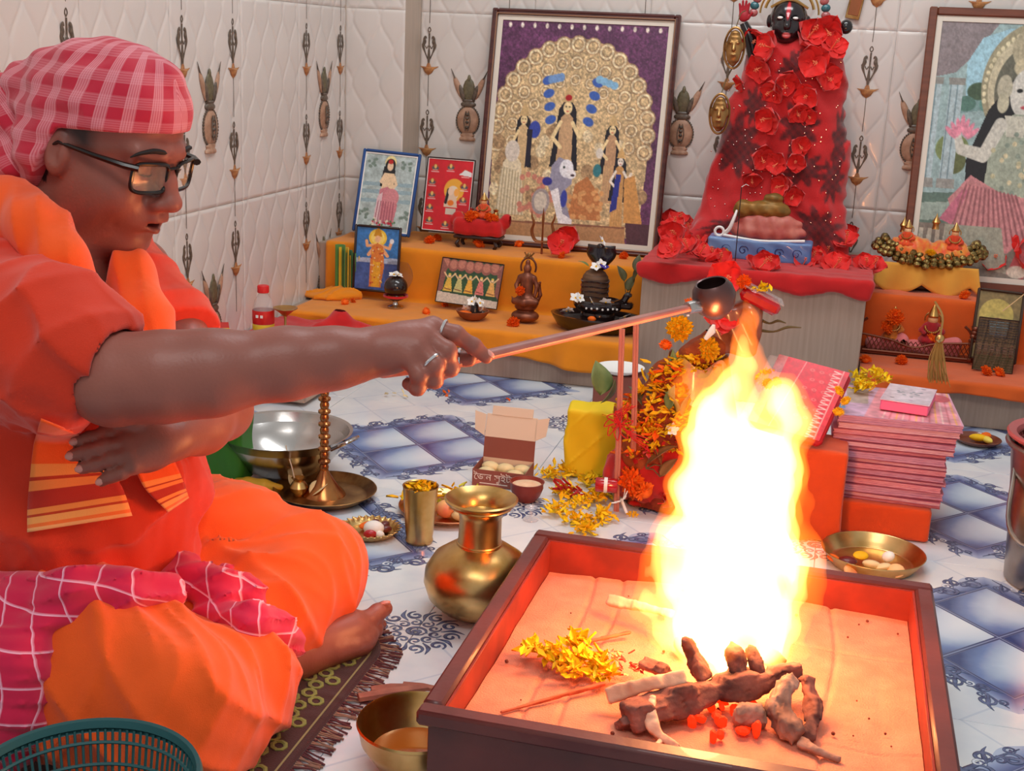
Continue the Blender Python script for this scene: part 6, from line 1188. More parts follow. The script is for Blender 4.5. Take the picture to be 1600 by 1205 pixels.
MB().add(box(wN, .136, .0195, .0015, (0, 0, .0105))).build('pages', mat('hot_pink_edge', (236, 110, 160), rough=.5), t); MB().add(box(wN+.003, .139, .002, .0006, (0, 0, .0215))).build('cover', mat('lilac_cover', (230, 200, 214), rough=.25, coat=.5), t)
P = Paint(70, 100, (232, 208, 218)); P.noise(.12, 8, 3)
for k in range(16): P.ell(.5+rng.uniform(-.25, .3), .5+rng.uniform(-.15, .15), .06, .025, [(176, 170, 176), (206, 190, 196), (150, 150, 160)][k % 3], ang=rng.uniform(0, 3))
for (x, y, c_) in ((.2, .82, (110, 90, 110)), (.75, .12, (120, 110, 130)), (.6, .85, (206, 160, 190)), (.3, .12, (236, 214, 190))): P.ell(x, y, .05, .02, c_)
link('cover_print', print_mesh(P, wN*.98, .134), mat('glossy_print', (255, 255, 255), rough=.2, attr='col', coat=.5), t, (0, 0, .0228), (-pi/2, 0, 0))
petals('yellow_petals', [at(px, py, Z=zt2+.004) for px, py in ((1345, 600), (1360, 610), (1375, 600), (1340, 612), (1358, 592))], .010, 90, [m_yp], 'heap of yellow petals on the topmost magazine left of the notebook', L=.020, seed=31, h=.008)
# brass plate of sweets behind the fire box
p = at(1362, 882, Z=.001); dish(p, .094, 'brass_plate', m_brass, 'deep polished brass plate of cut fruit and sweets behind the fire box', 0, .026)
for i, (px, py, r, m, w_) in enumerate(((1325, 876, (.017, .015, .007), m_maroon, 'maroon slice on the deep brass plate'), (1345, 868, (.017, .013, .006), m_mary, 'yellow slice at the back of the deep brass plate'), (1302, 872, (.014, .012, .006), m_marig, 'orange slice at the left of the deep brass plate'), (1362, 882, (.017, .014, .008), m_cream, 'pale disc sweet in the middle of the deep brass plate'), (1380, 886, (.016, .014, .007), m_cream, 'second pale disc sweet on the deep brass plate'), (1388, 870, (.013, .012, .009), m_white, 'white sweet at the back right of the deep brass plate'), (1400, 892, (.016, .015, .007), mat('apricot_sweet', (240, 190, 130), rough=.5), 'apricot coloured disc at the front right of the deep brass plate'), (1330, 890, (.016, .011, .005), m_peach, 'pink slice at the front left of the deep brass plate'))):
    q_ = at(px, py, Z=.012+r[2]); food('sweet' if 'sweet' in w_ or 'disc' in w_ else 'fruit_slice', q_, r, m, w_, 'food', 14, (.1*i, 0, i))
# plate at the far right
p = at(1527, 692, Z=.001); dish(p, .056, 'brown_plate', mat('brown_lacquer', (120, 60, 40), rough=.3, coat=.5), 'small dark plate of yellow fruit beyond the steel bucket', 0, .010)
for i, (dx, dy, r, m, w_) in enumerate(((0, -.005, (.022, .012, .009), m_mary, 'yellow fruit slice in the middle'), (.018, .01, (.020, .012, .010), m_marig, 'orange fruit slice at the back'), (.02, -.012, (.020, .010, .008), mat('pale_yellow_fruit', (240, 214, 90), rough=.5), 'pale fruit slice at the front'), (.004, .022, (.008, .006, .006), m_maroon, 'dark date at the back'))): food('fruit_slice', p+np.array([dx, dy, .006+r[2]]), r, m, w_+' of the small dark plate', 'food', rot=(0, 0, i))
# steel bucket with a red strainer basket
p = at(1655, 912, Z=.001); hb_ = zat(1655, 690, p); rb = (1655-1543)*dist(p+np.array([0, 0, hb_]))/FPX
t = empty('steel_bucket', p, label='tall steel bucket holding a red rimmed strainer, cut by the right edge of the photo', cat='bucket')
MB().add(lathe([(0, 0), (rb*.74, 0), (rb*.76, .003), (rb*.80, hb_*.35), (rb*.88, hb_*.75), (rb*.93, hb_*.93), (rb*.95, hb_*.95), (rb*.90, hb_*.93), (rb*.76, hb_*.35), (rb*.7, .01), (0, .01)], 64)).build('body', mat('brushed_steel', (170, 160, 152), rough=.3, metal=1, col2=(140, 128, 120), vs_=12), t)
MB().add(tube([(rb*.97*cos(a), rb*.97*sin(a), hb_*.97) for a in np.linspace(0, 2*pi, 64, endpoint=False)], .0055, 8, closed=True)).add(tube(catmull([(-rb*.86, -.02, hb_*.8), (-rb*.92, -.10, hb_*.5), (-rb*.6, -.14, hb_*.42), (0, -.15, hb_*.62)], 5), .004, 8)).build('handle', mat('brushed_steel', (170, 160, 152)), t)
MB().add(lathe([(rb*.90, hb_*.99), (rb*1.0, hb_*1.02), (rb*1.01, hb_*1.035), (rb*.99, hb_*1.05), (rb*.88, hb_*1.035), (rb*.85, hb_*1.0)], 64)).build('strainer_rim', mat('red_strainer_plastic', (176, 84, 84), rough=.35), t)
b = MB(); ms = mat('dark_red_mesh', (120, 44, 40), rough=.5)
for k in range(13): zz = hb_*1.0-.010*k; rr = rb*(.86-.03*k); b.add(tube([(rr*cos(a), rr*sin(a), zz) for a in np.linspace(0, 2*pi, 48, endpoint=False)], .0022, 5, closed=True))
for k in range(56): a = 2*pi*k/56; b.add(tube([(rb*.86*cos(a), rb*.86*sin(a), hb_), (rb*.50*cos(a), rb*.5*sin(a), hb_-.12)], .0020, 5))
b.build('strainer_mesh', ms, t); MB().add(lathe([(0, hb_-.118), (rb*.5, hb_-.122)], 32)).build('strainer_bottom', ms, t)

# ---------------------------------------------------------------- near: mat, bowl, wood chips, basket
x0, x1, y0, y1, rc = -1.45, -.585, .98, 1.70, .10
def rrect(x0, x1, y0, y1, r, n=10):
    P = []
    for cx, cy, a0 in ((x1-r, y1-r, 0), (x0+r, y1-r, pi/2), (x0+r, y0+r, pi), (x1-r, y0+r, 1.5*pi)):
        for k in range(n+1): a = a0+pi/2*k/n; P.append((cx+r*cos(a), cy+r*sin(a)))
    return np.array(P)
mt0 = empty('prayer_mat', ((x0+x1)/2, (y0+y1)/2, 0), label='dark maroon woven mat with green lozenge border and fringe under the seated person', cat='mat'); mc = np.array([(x0+x1)/2, (y0+y1)/2])
def ringm(P0, P1, z0_, z1_):
    n = len(P0); v = [(p[0]-mc[0], p[1]-mc[1], z0_) for p in P0]+[(p[0]-mc[0], p[1]-mc[1], z1_) for p in P1]; return v, [(i, (i+1) % n, n+(i+1) % n, n+i) for i in range(n)]
R0 = rrect(x0, x1, y0, y1, rc); R1 = rrect(x0+.004, x1-.004, y0+.004, y1-.004, rc-.004); n = len(R1)
b = MB().add(ringm(R0, R0, .0, .008)); b.add(ringm(R0, R1, .008, .010)); b.add(([(p[0]-mc[0], p[1]-mc[1], .010) for p in R1], [tuple(range(n))])); b.build('woven_field', cloth('maroon_weave', (70, 26, 26), var=.3, bs=500), mt0)
for d0, m_, w_ in ((.012, 'olive', .003), (.092, 'pale', .005)):
    A_, B_ = rrect(x0+d0, x1-d0, y0+d0, y1-d0, max(rc-d0, .01)), rrect(x0+d0+w_, x1-d0-w_, y0+d0+w_, y1-d0-w_, max(rc-d0-w_, .008)); MB().add(ringm(A_, B_, .0106, .0106)).build('border_line', cloth('olive_yarn', (150, 140, 90)), mt0)
m_oly = cloth('olive_green_yarn', (140, 146, 70)); cen = rrect(x0+.052, x1-.052, y0+.052, y1-.052, rc-.045, 14)
seg = np.linalg.norm(np.roll(cen, -1, 0)-cen, axis=1); cum = np.concatenate([[0], np.cumsum(seg)]); cl = np.vstack([cen, cen[:1]])
mo = MB()
for qx, qy in ((-1, -1), (1, -1), (1, 1), (-1, 1)): mo.add(tube([(.0085*qx+.007*cos(a), .0085*qy+.006*sin(a), 0) for a in np.linspace(0, 2*pi, 9)[:-1]], .0022, 5, closed=True))
mo = mo.mesh('lozenge'); mo.materials.append(m_oly)
for s_ in np.arange(0, cum[-1], .06):
    i = min(np.searchsorted(cum, s_, 'right')-1, len(seg)-1); f_ = (s_-cum[i])/seg[i]; q_ = cl[i]*(1-f_)+cl[i+1]*f_; d_ = cl[i+1]-cl[i]
    if q_[0] < -.95 or q_[1] < 1.15: continue
    o = link('lozenge_motif', mo, None, mt0, (q_[0]-mc[0], q_[1]-mc[1], .0108), (0, 0, math.atan2(d_[1], d_[0])+.78)); o.scale = (1.5, 1.5, .6)
b = MB(); g = np.random.default_rng(5); cl2 = np.vstack([R0, R0[:1]]); sg = np.linalg.norm(np.diff(cl2, axis=0), axis=1); cm = np.concatenate([[0], np.cumsum(sg)])
for s_ in np.arange(0, cm[-1], .0042):
    i = min(np.searchsorted(cm, s_, 'right')-1, len(sg)-1); f_ = (s_-cm[i])/sg[i]; q_ = cl2[i]*(1-f_)+cl2[i+1]*f_
    if q_[0] < -.9 or q_[1] < 1.1: continue
    d_ = cl2[i+1]-cl2[i]; d_ /= np.linalg.norm(d_); nn = np.array([d_[1], -d_[0]]); L_ = .026+.008*g.random(); w2 = g.uniform(-.008, .008)
    b.add(tube([(q_[0]-mc[0], q_[1]-mc[1], .006), (q_[0]+nn[0]*L_*.5+d_[0]*w2-mc[0], q_[1]+nn[1]*L_*.5+d_[1]*w2-mc[1], .004), (q_[0]+nn[0]*L_+d_[0]*w2*1.6-mc[0], q_[1]+nn[1]*L_+d_[1]*w2*1.6-mc[1], .002)], [.0016, .0012, .0016], 5), int(g.integers(2)))
b.build('fringe', [cloth('maroon_yarn', (96, 40, 44)), cloth('tan_yarn', (150, 110, 90))], mt0)['kind'] = 'stuff'
# brass bowl of ghee
p = at(648, 1165, Z=.001); zb = .062; c = at(650, 1130, Z=zb); p = np.array([c[0], c[1], .001]); rr = (650-557)*dist(c)/FPX
t = empty('brass_bowl', p, label='wide brass bowl of amber ghee beside the near left corner of the fire box', cat='bowl')
MB().add(lathe([(0, 0), (rr*.4, 0), (rr*.7, .012), (rr*.92, .038), (rr*.97, zb-.004), (rr*1.0, zb), (rr*.98, zb+.003), (rr*.94, zb-.002), (rr*.88, .036), (rr*.66, .013), (0, .006)], 56)).build('body', m_brass, t)
MB().add(lathe([(0, .022), (rr*.765, .022)], 40)).build('ghee', mat('amber_ghee', (170, 80, 14), rough=.05, coat=.6), t)
for i, (a_, b_, r) in enumerate((((560, 1090), (668, 1074), .009), ((580, 1078), (640, 1073), .008), ((630, 1070), (690, 1078), .007))):
    A_, B_ = at(*a_, Z=r+.001), at(*b_, Z=r+.001); MB().add(tube([(0, 0, 0), tuple((B_-A_)*.5+np.array([0, 0, .001])), tuple(B_-A_)], [r, r*1.1, r*.8], 5, flat=.6)).build('wood_chip', mat('pink_wood', (186, 116, 92), rough=.7, col2=(150, 84, 66), vs_=20, stretch=(1, 1, 1)), None, A_, label=('long pale wood split behind the brass bowl', 'short wood split lying on the longer one', 'small wood split nearest the fire box')[i], cat='firewood')
# teal basket
zb = .175; c = at(128, 1222, Z=zb); rr = 182*dist(c)/FPX; t = empty('plastic_basket', (c[0], c[1], 0), label='round teal plastic basket at the bottom left of the photo', cat='basket'); m_teal = mat('teal_plastic', (44, 96, 100), rough=.4)
MB().add(lathe([(rr*.955, zb-.010), (rr*1.0, zb-.006), (rr*1.01, zb), (rr*.99, zb+.005), (rr*.955, zb+.004), (rr*.94, zb-.004)], 72)).build('rim', m_teal, t)
b = MB()
for k, zz in enumerate(np.linspace(.01, zb-.020, 7)): r2 = rr*(.72+.23*zz/zb); b.add(tube([(r2*cos(a), r2*sin(a), zz) for a in np.linspace(0, 2*pi, 64, endpoint=False)], .0021, 5, closed=True))
for k in range(88): a = 2*pi*k/88; b.add(tube([(rr*.73*cos(a), rr*.73*sin(a), .004), (rr*.955*cos(a), rr*.955*sin(a), zb-.006)], .0017, 5))
b.build('lattice', m_teal, t); MB().add(lathe([(0, .004), (rr*.73, .004)], 40)).build('basket_floor', m_teal, t)
q = SDF((-.10, -.10, 0), (.10, .10, .09), .005); q.ell((0, 0, .03), (.07, .06, .035)); q.disp(lambda x, y, z: .006*wob((x, y, z), 50, 2)); V, F = q.mesh('l'); link('leaf_bundle', fastmesh('leaf_bundle', V, F), m_leafd, None, (c[0]+.02, c[1]+.02, .008), label='dark green leafy bundle lying in the teal basket', cat='leaves')
# ================================================================ fire box, wood, flames, ladle
KX0, KX1, KY0, KY1, KZ = -.410, .204, 1.256, 1.865, .142
KC = np.array([(KX0+KX1)/2, (KY0+KY1)/2, 0]); kw, kd_ = KX1-KX0, KY1-KY0
m_kund = mat('oxide_painted_metal', (104, 44, 40), rough=.45, col2=(78, 32, 32), vs_=7, bump=.25, bs=60, coat=.2); m_kin = mat('firelit_red_inner', (150, 46, 30), rough=.6, col2=(112, 32, 24), vs_=12)  # inner walls: red glow of the fire painted into the metal colour
t = empty('fire_box', KC, label='large square maroon metal fire box with sand, holding the ritual fire', cat='fire box')
lw, lh, ins = .026, .020, .012
for nm, sx, sy, cx, cy in (('rim', kw, lw, 0, -(kd_-lw)/2), ('rim', kw, lw, 0, (kd_-lw)/2), ('rim', lw, kd_-2*lw, -(kw-lw)/2, 0), ('rim', lw, kd_-2*lw, (kw-lw)/2, 0)): MB().add(box(sx, sy, lh, .004, (cx, cy, KZ-lh/2))).build('rim', m_kund, t)
for sx, sy, cx, cy in ((kw-2*ins, .006, 0, -(kd_/2-ins-.003)), (kw-2*ins, .006, 0, kd_/2-ins-.003), (.006, kd_-2*ins-.012, -(kw/2-ins-.003), 0), (.006, kd_-2*ins-.012, kw/2-ins-.003, 0)): MB().add(box(sx, sy, KZ-lh-.001, .001, (cx, cy, (KZ-lh)/2))).build('side_wall', m_kund, t)
iw, idp = kw-2*lw, kd_-2*lw
for sx, sy, cx, cy in ((iw, .004, 0, -(idp/2-.002)), (iw, .004, 0, idp/2-.002), (.004, idp-.008, -(iw/2-.002), 0), (.004, idp-.008, iw/2-.002, 0)): MB().add(box(sx, sy, KZ-.010, .0008, (cx, cy, (KZ-.010)/2+.004))).build('inner_wall', m_kin, t)
MB().add(box(iw, idp, .006, .001, (0, 0, .006))).build('base', m_kund, t)
SZ = .088
def sand(u, v):
    x, y = (u-.5)*(iw-.010), (v-.5)*(idp-.010); z = SZ+.003*wob((x, y, x*0), 11, 2)+.0012*wob((x, y, x*0), 45, 3)
    z = z+.010*np.clip(1-np.minimum(iw/2-np.abs(x), idp/2-np.abs(y))/.05, 0, 1)*(.4+.6*np.sin(x*9+y*4))
    for c in (-.20, -.155, .165): z = z-.0035*np.exp(-((x-c-.008*np.sin(y*12))/.0035)**2)
    for c in (-.13, .13): z = z-.0022*np.exp(-((y-c-.006*np.sin(x*14))/.003)**2)*(x > .02)
    return x, y, z
o = MB().add(grid(sand, 220, 220)).build('sand', mat('fine_sand', (216, 138, 110), rough=.95, col2=(204, 124, 98), vs_=30, bump=.8, bs=420), t, sharp=180); o['kind'] = 'stuff'
b = MB()
for k in range(40): x, y = rng.uniform(-.26, .26), rng.uniform(-.26, .26); b.add(sph(rng.uniform(.001, .003), n=6, m=4), 0, (x, y, SZ+.004))
b.build('grit', mat('dark_grit', (110, 56, 44), rough=.9), t)['kind'] = 'stuff'
def sp_(px, py, z=SZ+.004): return at(px, py, Z=z)
# firewood: each piece its own
m_bark = mat('charred_bark', (158, 102, 88), rough=.85, col2=(84, 52, 48), vs_=26, bump=1., bs=90); m_pale = mat('pale_split_wood', (232, 196, 166), rough=.7, col2=(206, 150, 120), vs_=14, stretch=(1, 1, 1), bump=.4, bs=120); m_ash = mat('ash_grey_wood', (176, 146, 130), rough=.9, col2=(96, 66, 58), vs_=22, bump=1., bs=90); m_char = mat('black_char', (34, 22, 22), rough=.9, bump=1., bs=90)
def wood(pts, r, mt, label, seed=0, h=.003, sq=.75, rough_=.0035, cat='firewood'):
    """split wood: an angular, ridged bar along a bent line"""
    P_ = np.array([at(x, y, Z=z) for x, y, z in pts]); lo, hi = P_.min(0)-max(r)*1.9, P_.max(0)+max(r)*1.9; s = SDF(lo, hi, h); Q = catmull(P_, 3); rr = np.interp(np.linspace(0, 1, len(Q)), np.linspace(0, 1, len(r)), r)
    d = P_[-1]-P_[0]; L_ = np.linalg.norm(d); A_ = align(d); c_, n_ = cos(seed*1.3), sin(seed*1.3); A_ = A_@np.array([[c_, -n_, 0], [n_, c_, 0], [0, 0, 1]])
    for i in range(len(Q)-1):
        q = Q[i+1]-Q[i]; l = np.linalg.norm(q); B_ = align(q, A_[:, 0]); m = (rr[i]+rr[i+1])/2
        s.bx((Q[i]+Q[i+1])/2, (m*(.82+.18*sin(i+seed)), m*(.70+.2*cos(i*1.7+seed)), l/2+m*.25), m*(.28 if sq else .9), B_, k=m*.35)
    def rg(x, y, z):
        u = (x-P_[0][0])*A_[0, 0]+(y-P_[0][1])*A_[1, 0]+(z-P_[0][2])*A_[2, 0]; v = (x-P_[0][0])*A_[0, 1]+(y-P_[0][1])*A_[1, 1]+(z-P_[0][2])*A_[2, 1]
        return rough_*(.8*wob((x, y, z), 75, seed)+.5*np.abs(np.sin(u*420+3*np.sin(v*90)))+.5*np.abs(np.sin(v*380+2*np.sin(u*80)))-.4)
    s.disp(rg); V, F = s.mesh('w'); c = P_[0]; return link('firewood_piece', fastmesh('w', V-c, F), mt, None, c, label=label, cat=cat)
wood([(985, 1120, .105), (1050, 1098, .112), (1130, 1075, .118), (1190, 1062, .124), (1245, 1050, .128)], (.021, .024, .022, .022, .014), m_bark, 'longest charred log lying across the front of the fire', 1)
wood([(950, 1088, .110), (1010, 1070, .126), (1070, 1058, .140)], (.011, .013, .010), m_pale, 'pale split stick resting on the longest log', 2, .003, rough_=.001)
wood([(968, 1132, .098), (1015, 1118, .100)], (.014, .018), m_bark, 'short dark block under the left end of the longest log', 3)
wood([(1020, 1088, .128), (1018, 1120, .112), (1022, 1140, .100), (1045, 1160, .093), (1062, 1170, .091)], (.007, .008, .009, .007, .003), m_pale, 'pale forked root hanging over the longest log', 4, .0026, rough_=.001)
wood([(1035, 1155, .094), (1020, 1172, .091)], (.005, .002), m_pale, 'small pale rootlet at the front of the fire', 5, .0022, rough_=.0005)
wood([(1170, 1108, .110), (1172, 1130, .098)], (.020, .022), m_ash, 'ash grey block right of the middle of the front log', 6)
wood([(1238, 1062, .140), (1215, 1095, .122), (1220, 1125, .106), (1245, 1150, .098)], (.012, .017, .018, .012), m_ash, 'bent ash grey branch at the right of the fire', 7)
wood([(1262, 1060, .130), (1272, 1110, .104), (1262, 1150, .096)], (.010, .014, .010), m_bark, 'dark bark strip right of the bent grey branch', 8)
wood([(1250, 1158, .097), (1280, 1175, .094), (1312, 1188, .092)], (.009, .007, .004), m_ash, 'tapering twig end pointing to the near right corner', 9, .003, rough_=.001)
wood([(1155, 1062, .130), (1150, 1030, .150), (1148, 1015, .165)], (.011, .013, .010), m_bark, 'upright glowing stub standing in the fire', 10)
wood([(1188, 1058, .130), (1178, 1030, .150), (1172, 1012, .160)], (.008, .009, .007), m_bark, 'second upright stub just right of the first in the fire', 11)
wood([(1100, 1060, .125), (1080, 1020, .15), (1070, 1000, .17)], (.013, .012, .006), m_bark, 'leaning dark piece left of the upright stubs', 12)
wood([(1040, 1050, .118), (1005, 1035, .115)], (.012, .008), m_bark, 'short dark piece behind the pale split stick', 13)
wood([(952, 938, .118), (1010, 950, .128), (1050, 960, .135)], (.0085, .0085, .008), m_pale, 'pale plank end sticking out of the left of the flames', 14, .003, rough_=.0006)
wood([(1215, 1040, .12), (1160, 990, .12)], (.014, .014), m_char, 'charred log deep in the fire', 15); wood([(1060, 1010, .105), (1200, 985, .11)], (.016, .016), m_char, 'charred log at the back of the fire', 16)
wood([(783, 1113, .094), (860, 1092, .095), (945, 1068, .10)], (.0028, .0035, .0035), mat('orange_wood', (206, 110, 70), rough=.7, col2=(170, 80, 50), vs_=30), 'long thin split twig lying on the sand before the petals', 17, .0018, rough_=.0004)
wood([(918, 1003, .094), (985, 988, .10)], (.003, .004), mat('orange_wood', (206, 110, 70)), 'short twig on the sand left of the fire', 18, .002, rough_=.0004)
# embers
m_emb = mat('glowing_ember', (200, 50, 20), rough=.9, emit=(255, 52, 8), es=.8)
g = np.random.default_rng(8)
for k in range(26): px, py = g.uniform(1080, 1185), g.uniform(1095, 1152); q_ = sp_(px, py, .092+.008*g.random()); v, f = sph(g.uniform(.005, .011), g.uniform(.003, .007), g.uniform(.003, .006), 7, 5); v = v*(1+.35*g.random(v.shape)); MB().add((v, f)).build('ember', m_emb, None, q_, (g.uniform(0, 3),)*3, sharp=5, label='glowing orange ember under the front log', cat='ember', group='glowing embers under the front log')
# flowers on the sand
petals('flower_petals', [sp_(x, y, .098) for x, y in ((835, 1020), (860, 1030), (885, 1035), (905, 1020), (915, 1040), (930, 1045), (940, 1060), (895, 1055), (900, 1010))], .009, 260, [m_yp, m_yp, m_mary], 'heap of yellow petals on the sand left of the fire', L=.017, seed=41, h=.007)
petals('red_petals', [sp_(x, y, .098) for x, y in ((970, 1045), (990, 1050), (965, 1030))], .010, 40, [mat('crumpled_red_petal', (190, 70, 50), rough=.7), m_cream], 'reddish crumbs and petals between the yellow heap and the fire', L=.011, seed=42)

# flames: glowing gas, nested volumes
YFL = at(1140, 1040, Z=.12)[1]+.03
fp = lambda px, py, dy=0.: at(px, py, Y=YFL+dy)
KPX = dist(fp(1140, 850))/FPX
def flame_field(lo_, hi_, h, items):
    s = SDF(lo_, hi_, h)
    for (P_, r, dy) in items: s.chain([fp(x, y, dy) for x, y in P_], [q*KPX for q in r], .014)
    for (P_, r) in GAP:
        for dy in (-.08, -.05, -.02): s.chain([fp(x, y, dy) for x, y in P_], [q*KPX for q in r], .006, 's')
    def tw(x, y, z):
        zz = z-.1; return .0040*np.sin(z*46+x*30+2*np.sin(y*40+z*18))*np.clip(zz*6, .3, 1)+.0032*np.sin(x*95+z*34+2*np.sin(z*60))+.0022*np.sin(y*110-z*48)
    s.disp(tw); return s
FL = [([(1150, 1022), (1140, 960), (1152, 880), (1155, 800), (1150, 720), (1140, 660)], (62, 98, 106, 92, 76, 54), 0),
      ([(1085, 1000), (1062, 920), (1072, 840), (1092, 760), (1108, 690), (1112, 640), (1096, 596)], (48, 44, 42, 46, 44, 38, 7), .01),
      ([(1128, 690), (1146, 625), (1158, 575), (1163, 535), (1158, 505)], (60, 46, 27, 14, 3), 0),
      ([(1190, 770), (1206, 700), (1216, 655), (1222, 622), (1238, 588)], (60, 54, 46, 32, 5), -.01),
      ([(1180, 700), (1186, 650), (1180, 625)], (18, 8, 2), .01),
      ([(1200, 1010), (1222, 930), (1226, 880), (1250, 826)], (48, 36, 22, 3), .0),
      ([(1030, 990), (1012, 940), (1008, 900), (1006, 866)], (26, 16, 8, 1.5), .0), ([(1052, 930), (1038, 880), (1034, 820), (1044, 780)], (26, 20, 12, 2), .02),
      ([(1040, 1000), (1032, 1030), (1046, 1054)], (20, 10, 3), -.01), ([(1240, 980), (1250, 1018), (1240, 1042)], (20, 14, 4), 0), ([(1100, 1010), (1090, 1040), (1108, 1060)], (26, 14, 4), -.03), ([(1205, 1010), (1212, 1040), (1200, 1052)], (18, 10, 4), -.03),
      ([(972, 940), (1020, 952), (1060, 960)], (8, 14, 18), .0)]
FO = [([(1225, 940), (1262, 900), (1270, 850), (1262, 805), (1266, 775)], (28, 17, 12, 7, 1.5), .01), ([(1255, 965), (1276, 915), (1278, 875)], (14, 8, 2), 0),
      ([(1150, 600), (1170, 545), (1172, 505), (1162, 474)], (36, 16, 9, 2), .01), ([(1190, 640), (1184, 580), (1192, 540)], (16, 9, 2), .012), ([(1075, 660), (1066, 615), (1078, 580)], (18, 9, 2), .012), ([(1000, 960), (978, 948)], (9, 3), 0)]
GAP = [([(1060, 965), (1068, 935), (1080, 915)], (3, 6, 2)), ([(1205, 940), (1214, 918), (1210, 900)], (2, 6, 2)), ([(1150, 1030), (1160, 1005), (1152, 985)], (4, 8, 2)), ([(1152, 628), (1160, 608), (1162, 590)], (12, 8, 2)), ([(1186, 690), (1190, 664), (1184, 630), (1186, 600)], (3, 9, 7, 4)), ([(1052, 890), (1058, 862)], (5, 2))]
lo_, hi_ = fp(930, 1090)-np.array([.02, .14, .01]), fp(1310, 900)+np.array([.03, .14, .01]); hi_[2] = fp(1165, 440)[2]+.02
def fmat(name, col, s):
    m = bpy.data.materials.new(name); m.use_nodes = True; nt = m.node_tree; nt.nodes.remove(nt.nodes['Principled BSDF']); e = nt.nodes.new('ShaderNodeEmission'); e.inputs[0].default_value = (*col, 1); e.inputs[1].default_value = s
    nt.links.new(e.outputs[0], nt.nodes['Material Output'].inputs['Volume']); return m
fo_ = empty('flames', fp(1140, 1040), label='tall bright white-yellow flames rising from the burning wood', cat='fire'); FPn = np.array(fo_.location)
core = flame_field(lo_, hi_, .0042, FL)
for nm, off, mt in (('flame_core', .017, fmat('flame_core', (1, .72, .36), 38)), ('flame_body', .007, fmat('flame_body', (1, .48, .11), 46))):
    D0 = core.D; core.D = D0+off; V, F = core.mesh(nm); core.D = D0; V = smooth(V, F, 1, .5); link(nm, fastmesh(nm, V-FPn, F), mt, fo_)
outer = flame_field(lo_, hi_, .0042, FL+FO); outer.D -= .0015; V, F = outer.mesh('flame_edge'); V = smooth(V, F, 1, .5); link('flame_edge', fastmesh('flame_edge', V-FPn, F), fmat('flame_edge', (1, .20, .015), 26), fo_)

# ladle
L0, L1 = at(684, 573, D=1.508), at(1090, 478, D=1.74); Lb = at(1116, 466, D=1.752)
t = empty('ladle', L0, label='long handled ladle with a round dark bowl, held out over the fire', cat='ladle')
MB().add(tube([(0, 0, 0), tuple((L1-L0)*.5), tuple(L1-L0)], [.0095, .0085, .0065], 10, flat=.75)).build('handle', mat('rosy_wood', (176, 116, 104), rough=.4, col2=(150, 92, 84), vs_=20), t)
dl = (L1-L0)/np.linalg.norm(L1-L0); A_ = align(np.array([-.25, -.25, 1.])); v, f = lathe([(0, -.030), (.014, -.027), (.026, -.015), (.031, .002), (.028, .016), (.022, .024), (.020, .023), (.026, .014), (.028, .002), (.02, -.014), (0, -.022)], 32); MB().add((np.array(v)@A_.T, f)).build('ladle_bowl', mat('dark_steel_bowl', (96, 74, 74), rough=.3, metal=.8), t, tuple(Lb-L0))
MB().add(tube([tuple(L1-L0-dl*.02), tuple(L1-L0+dl*.012)], [.009, .010], 12)).build('ferrule', m_steel, t)
# ================================================================ the priest
from mathutils.bvhtree import BVHTree
priest = empty('person', (-.93, 1.40, .012), label='person in orange with a red checked headscarf sitting cross-legged, holding a ladle over the fire', cat='person')
PW = np.array([-.93, 1.40, .012])
def plink(name, V, F, mats, parent=None, sharp=0, attrs=(), **t):
    """mesh given in room coordinates, parented to the priest"""
    me = fastmesh(name, np.asarray(V)-PW, np.asarray(F), sharp)
    for n, a, ty in attrs: setattr3(me, n, a, ty)
    o = link(name, me, mats, parent or priest, **t)
    if parent is not None and parent is not priest: o.location = (0, 0, 0)
    return o
HC = at(167, 224, D=1.62); hs_ = .97
yw, pt_ = rad(-7), rad(16)
HF = np.array([cos(yw)*cos(pt_), sin(yw)*cos(pt_), -sin(pt_)]); HL = np.array([-sin(yw), cos(yw), 0.]); HU = np.cross(HF, HL)
HR = np.stack([HF, HL, HU], 1)
def h(x, y, z): return HC+hs_*(HR@np.array([x, y, z], float))
def hl(V): return ((np.asarray(V)-HC)@HR)/hs_
SR, SL = np.array([-.94, 1.245, .565]), np.array([-.96, 1.60, .56])      # shoulders
ER, WR = at(192, 592, D=1.43), at(560, 556, D=1.475)
EL, WL = at(345, 640, D=1.69), at(272, 684, D=1.535)
b = SDF((-1.16, 1.08, .0), (-.34, 1.80, .90), .0031)
# torso (hidden under the clothes), neck
b.ell((-.97, 1.42, .15), (.11, .14, .11)); b.ell((-.955, 1.42, .30), (.10, .13, .12), k=.05); b.ell((-.965, 1.425, .46), (.09, .15, .12), k=.05)
b.cap((-.965, 1.30, .55), (-.97, 1.55, .545), .05, k=.04)
b.cap(h(-.035, 0, -.06), (-.975, 1.425, .58), .056, .066, k=.03)
